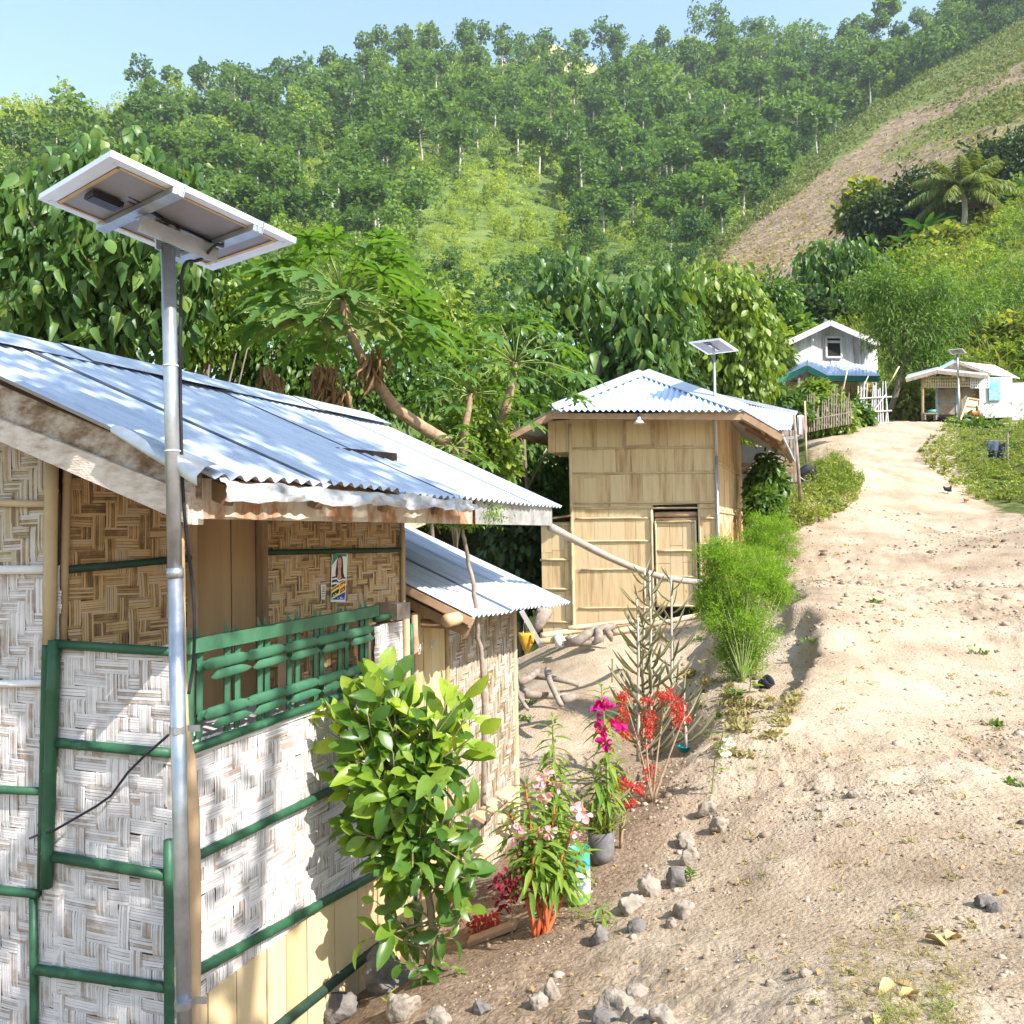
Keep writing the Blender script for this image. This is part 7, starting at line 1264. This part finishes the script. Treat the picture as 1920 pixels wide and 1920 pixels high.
feather('large bright green feathery bush on the bank at the edge of the path', gnd(1392, 1280), [(1380, 1120, 55, 90, .1), (1350, 1045, 38, 35, 0), (1385, 1090, 60, 50, 0), (1420, 1070, 50, 45, .2), (1370, 1150, 60, 50, -.1), (1400, 1190, 50, 45, 0), (1450, 1095, 30, 50, .3), (1385, 1235, 38, 40, 0), (1340, 1130, 28, 40, .1)], 9.2, 1, 62)
feather('darker feathery bush behind the large feathery bush', gnd(1452, 1075), [(1440, 995, 42, 40, 0), (1465, 1020, 28, 35, .1), (1420, 1020, 30, 30, 0)], 12.6, 2, 55)
# moringa sapling
Ym = 5.75; Pm_ = np.array([pix(*p) for p in ((906, 1545, 5.9), (908, 1440, 5.85), (909, 1330, 5.8), (904, 1240, 5.75), (896, 1170, 5.7), (884, 1080, 5.65), (871, 1010, 5.6), (866, 990, 5.6))]); mo = thing('moringa_sapling', 'thin bare-stemmed moringa sapling with a small leaf tuft in front of the lean-to roof', 'sapling', Pm_[0])
ti = np.linspace(0, 7, 30); S2 = np.c_[[np.interp(ti, range(8), Pm_[:, k]) for k in range(3)]].T+r5.normal(0, .004, (30, 3)); g = G(); g.tube(S2, np.linspace(.019, .011, 30)*(1+.1*r5.random(30)), 8); g.build('stem', m_driftwood, mo, smooth=True); g = G(); gs = G()
for k in range(16):
    a = k*2.4; d = A(math.cos(a), math.sin(a)*.8, r5.uniform(.1, .8)); L = r5.uniform(.16, .30); e = Pm_[-1]+d*L; m = (Pm_[-1]+e)/2+UP*.05; gs.tube([Pm_[-1], m, e-UP*.02], .003, 4)
    n = 75; s = r5.uniform(.3, 1.05, n)[:, None]; q = Pm_[-1]*(1-s)**2+2*m*s*(1-s)+(e-UP*.03)*s**2+r5.normal(0, .026, (n, 3)); X, Y_, Z = frames(r5.normal(0, .6, (n, 3))+A(0, 0, -.3), UP, .4, r5); g.inst(L_SMALL, q, X, Y_, Z, r5.uniform(.018, .032, n))
g.build('leaves', l_balsam, mo); gs.build('leaf_stalks', m_stem, mo)
# small seedlings
def seedling(label, x, y, h, n, ls, mat, seed, T=L_LANCE, up=.5, name='seedling', flowers=None, lean=0):
    r = np.random.default_rng(seed); c = gnd(x, y); k = c[1]/1600; t = thing(name, label, 'plant', c); g = G(); top = c+UP*h*k+A(lean*k, 0, 0); g.tube([c, (c+top)/2+r.normal(0, .006, 3)-A(lean*k*.2, 0, 0), top], [.006, .005, .003], 5); g.build('stem', m_stem, t); g = G(); a = np.arange(n)*2.4; s = np.linspace(.35, 1, n)[:, None]; d = np.c_[np.cos(a), np.sin(a), np.full(n, up)+r.normal(0, .2, n)]; X, Y_, Z = frames(d, UP, .2, r); g.inst(T, c+(top-c)*s, X, Y_, Z, ls*k*r.uniform(.7, 1.1, n)); g.build('leaves', mat, t, smooth=True)
    if flowers:
        g = G()
        for fx, fy in flowers: g = G(); flower(g, pix(fx, fy, c[1]-.03), .05, r, 7); g.build('flower', l_whitef, t, smooth=True)
seedling('drooping bright seedling beside the largest pale block', 1130, 1732, 34, 9, 34, l_balsam, 1, up=-.1); seedling('tiny upright seedling left of the drooping bright seedling', 1086, 1722, 16, 7, 20, l_balsam, 2)
seedling('yellow-green broad-leaved seedling at the foot of the large feathery bush', 1405, 1300, 40, 9, 27, l_mango, 3, L_OVAL, .3); seedling('slender white-flowered plant growing by the whitish angular stone', 1335, 1488, 118, 12, 26, l_mango, 4, L_LANCE, .4, 'white_flower_plant', [(1364, 1390), (1360, 1405), (1352, 1412)], 26)
seedling('small green sprout clinging to the tall dark grey stone', 1296, 1652, 18, 10, 18, l_mid, 5, L_SMALL); seedling('tiny two-leaved sprout on the soil right of the bush trunk', 862, 1828, 12, 5, 18, l_balsam, 6, L_OVAL, .1); seedling('pale shoot among the stones at the foot of the bush', 728, 1902, 30, 4, 26, l_young, 7, L_LANCE, 1.2)
seedling('low green seedling under the broad-leaved yellow-green seedling', 1380, 1312, 16, 10, 22, l_mid, 8, L_OVAL, .2)
for i, (x, y, lb) in enumerate(((905, 1745, 'low clump of dark red leaves beside the reddish board'), (955, 1650, 'burgundy cockscomb flower leaning between the bush and the balsam'), (950, 1720, 'dark red seedling on a thin stem in front of the red stems'))):
    c = gnd(x, max(y, 1735)) if i != 1 else pix(955, 1668, 4.75); r = np.random.default_rng(i); b = c if i != 1 else gnd(960, 1760); t = thing('red_leaved_plant', lb, 'plant', b); g = G(); n = 140 if i < 2 else 26; k = c[1]/1600
    q = c+r.normal(0, 1, (n, 3))*A(18, 12, 13)*k*(1 if i < 2 else .5)+UP*12*k*(1 if i < 2 else 3); X, Y_, Z = frames(r.normal(0, 1, (n, 3)), None, .7, r); g.inst(L_SMALL, q, X, Y_, Z, 13*k); g.build('leaves', l_burg if i else l_red, t); g = G(); g.tube([b, (b+c)/2+r.normal(0, .01, 3), c+UP*.03], .004, 5); g.build('stem', m_papaya_bark, t)
# weeds and grass as ground cover
def weeds(name, label, poly, n, h, per, T, ls, mat, seed, hvar=.5):
    r = np.random.default_rng(seed); pts = polysample(poly, n, r); g = G(); Q = np.array([gnd(*p) for p in pts]); k = np.repeat(np.arange(n), per); H = h*np.exp(r.normal(0, hvar, n))*(1+1.7*vnoise(Q[:, 0]*.8, Q[:, 1]*.8, 9)); s = r.random(len(k)); q = Q[k]+r.normal(0, .5, (len(k), 3))*(H[k]*.45)[:, None]*A(1, 1, 0)+np.c_[0*s, 0*s, s*H[k]]; d = r.normal(0, .55, (len(k), 3)); d[:, 2] = abs(d[:, 2])*.8+.25*s; X, Y_, Z = frames(d, None, .6, r); g.inst(T, q, X, Y_, Z, ls*r.uniform(.6, 1.3, len(k))); o = g.build(name, mat, None, (0, 0, 0)); setp(o, label, 'weeds', kind='stuff')
weeds('weeds', 'tall mixed weeds covering the right side of the path crest', [(1712, 850), (1770, 800), (1850, 790), (1990, 785), (1990, 950), (1835, 942), (1775, 905)], 620, .17, 26, L_SMALL, .085, l_weed, 1, .7)
weeds('weeds', 'green leafy weeds among the tall weeds on the right', [(1740, 840), (1790, 795), (1990, 785), (1990, 945), (1840, 935)], 170, .26, 24, L_LANCE, .11, l_mango, 2, .7)
weeds('weeds', 'weeds and grass between the open shed and the path', [(1405, 960), (1470, 925), (1500, 925), (1540, 880), (1565, 850), (1618, 905), (1600, 950), (1530, 985), (1470, 1005), (1400, 1010)], 620, .20, 26, L_SMALL, .07, l_weed, 3)
weeds('weeds', 'bright low grass by the goat', [(1530, 870), (1565, 850), (1620, 905), (1565, 940), (1535, 920)], 200, .14, 26, L_BLADE, .16, l_mango, 4)
weeds('grass', 'dry short grass patch at the bottom right corner of the path', [(1560, 1780), (1690, 1740), (1830, 1800), (1830, 1960), (1570, 1960)], 420, .005, 6, L_BLADE, .032, l_grassdry, 5); weeds('grass', 'few green grass blades in the dry patch', [(1650, 1860), (1790, 1850), (1800, 1960), (1640, 1960)], 70, .008, 8, L_BLADE, .04, l_weed, 6)
def tufts(name, label, cs, mat, ls, per, seed):
    r = np.random.default_rng(seed); g = G()
    for x, y in cs: c = gnd(x, y); d = r.normal(0, .7, (per, 3)); d[:, 2] = abs(d[:, 2])+.25; X, Y_, Z = frames(d, None, .5, r); g.inst(L_BLADE if r.random() < .5 else L_SMALL, c+r.normal(0, .03*c[1]/6, (per, 3))*A(1, 1, .1), X, Y_, Z, ls*r.uniform(.5, 1.2, per)*(c[1]/6)**.6)
    o = g.build(name, mat, None, (0, 0, 0)); setp(o, label, 'grass', kind='stuff')
cs = [tuple(p) for p in polysample([(1480, 1080), (1560, 1000), (1990, 960), (1990, 1700), (1700, 1900), (1400, 1900), (1350, 1500), (1490, 1350)], 150, r5)]
tufts('grass', 'sparse withered grass wisps over the path', cs, l_grassdry, .03, 16, 7); tufts('grass', 'scattered green sprouts on the path', [(1860, 1025), (1835, 1357), (1840, 1225), (1900, 1470), (1860, 1440), (1430, 1640), (1525, 1205), (1690, 1262), (1715, 1720), (1640, 1130), (1870, 1360), (1440, 1420), (1380, 1360), (1410, 1440), (1300, 1370), (1330, 1380), (1350, 1345), (975, 1330), (985, 1350), (990, 1320), (970, 1345), (1330, 1250), (1310, 1200), (1320, 1300)], l_mid, .05, 30, 8)
# dry grass and roots on the bank
cs = [tuple(p) for p in polysample([(1290, 1180), (1330, 1220), (1400, 1320), (1500, 1280), (1500, 1340), (1400, 1440), (1310, 1380), (1280, 1260)], 110, r5)]
tufts('dry_grass', 'dry grass and roots on the earth bank below the feathery bush', cs, l_grassdry, .055, 26, 9)
# trees that stand out of the picture on the sun side and shade the house
def shade_tree(label, c, R, n, per, ls, seed, base=None):
    r = np.random.default_rng(seed); b = gp(*(base or (c[0], c[1]))); t = thing('shade_tree', label, 'tree', b); g = G(); crown(g, [(A(*c), R)], L_OVAL, ls, per, n, .42, .4, .7, .7, .3, .9, r); g.build('crown', l_mid, t); g = G(); limbs(g, b-UP*.2, A(*c), .12, .05, 8, 5, .5, .3, r=r); g.build('trunk', m_bark, t, smooth=True)
# ------------------------------------------------------------------ light
SUN_EL = math.radians(43); SUN_AZ = math.atan2(.76, -.65)   # measured clockwise from +Y towards +X
ts_ = A(math.sin(SUN_AZ)*math.cos(SUN_EL), math.cos(SUN_AZ)*math.cos(SUN_EL), math.sin(SUN_EL))
ct = A(-1.6, 5.0, .6)+ts_*9.5; shade_tree('tree on the sunny side of the path that dapples the house roof', ct, (2.0, 1.6, 1.3), 46, 34, .22, 1, (5.6, -4.2))
ct = A(-1.9, 3.4, -2.2)+ts_*7.5; shade_tree('small tree by the camera side of the path that dapples the front wall', ct, (1.5, 1.3, 1.1), 34, 22, .17, 2, (3.2, -3.2))
sl = bpy.data.lights.new('sun', 'SUN'); sl.energy = 4.7; sl.angle = math.radians(.55); sl.color = (1, .96, .90); so = bpy.data.objects.new('sun', sl); COL.objects.link(so); so.rotation_euler = Vector(ts_).to_track_quat('Z', 'Y').to_euler()
wd = bpy.data.worlds.new('World'); SC.world = wd; wd.use_nodes = True; nt = wd.node_tree; nt.nodes.clear(); o = nt.nodes.new('ShaderNodeOutputWorld'); bg = nt.nodes.new('ShaderNodeBackground'); sk = nt.nodes.new('ShaderNodeTexSky'); sk.sky_type = 'NISHITA'; sk.sun_disc = False; sk.sun_elevation = SUN_EL; sk.sun_rotation = SUN_AZ; sk.air_density = 1.7; sk.dust_density = 1.0; sk.ozone_density = 2.6; bg.inputs[1].default_value = .135
nt.links.new(sk.outputs[0], bg.inputs[0]); nt.links.new(bg.outputs[0], o.inputs[0])
SC.view_settings.view_transform = 'Standard'; SC.view_settings.look = 'None'; SC.view_settings.exposure = 1.2; SC.view_settings.gamma = 1
SC.cycles.max_bounces = 8; SC.cycles.diffuse_bounces = 3; SC.cycles.glossy_bounces = 3; SC.cycles.transmission_bounces = 4; SC.cycles.transparent_max_bounces = 6; SC.cycles.use_denoising = True
HAZE = .00022
# air between the camera and the mountain
g = G(); g.box(A(0, 0, (430-16)/2), A(1500, 0, 0), A(0, 1500, 0), UP*(430+16)/2); m, nt, N, L = newmat('haze_air'); out = N('ShaderNodeOutputMaterial'); v = N('ShaderNodeVolumePrincipled'); v.inputs['Density'].default_value = HAZE; v.inputs['Color'].default_value = (.86, .93, 1, 1); v.inputs['Anisotropy'].default_value = .2; L(v.outputs[0], out.inputs['Volume'])
o = g.build('haze', m, None); setp(o, kind='stuff')
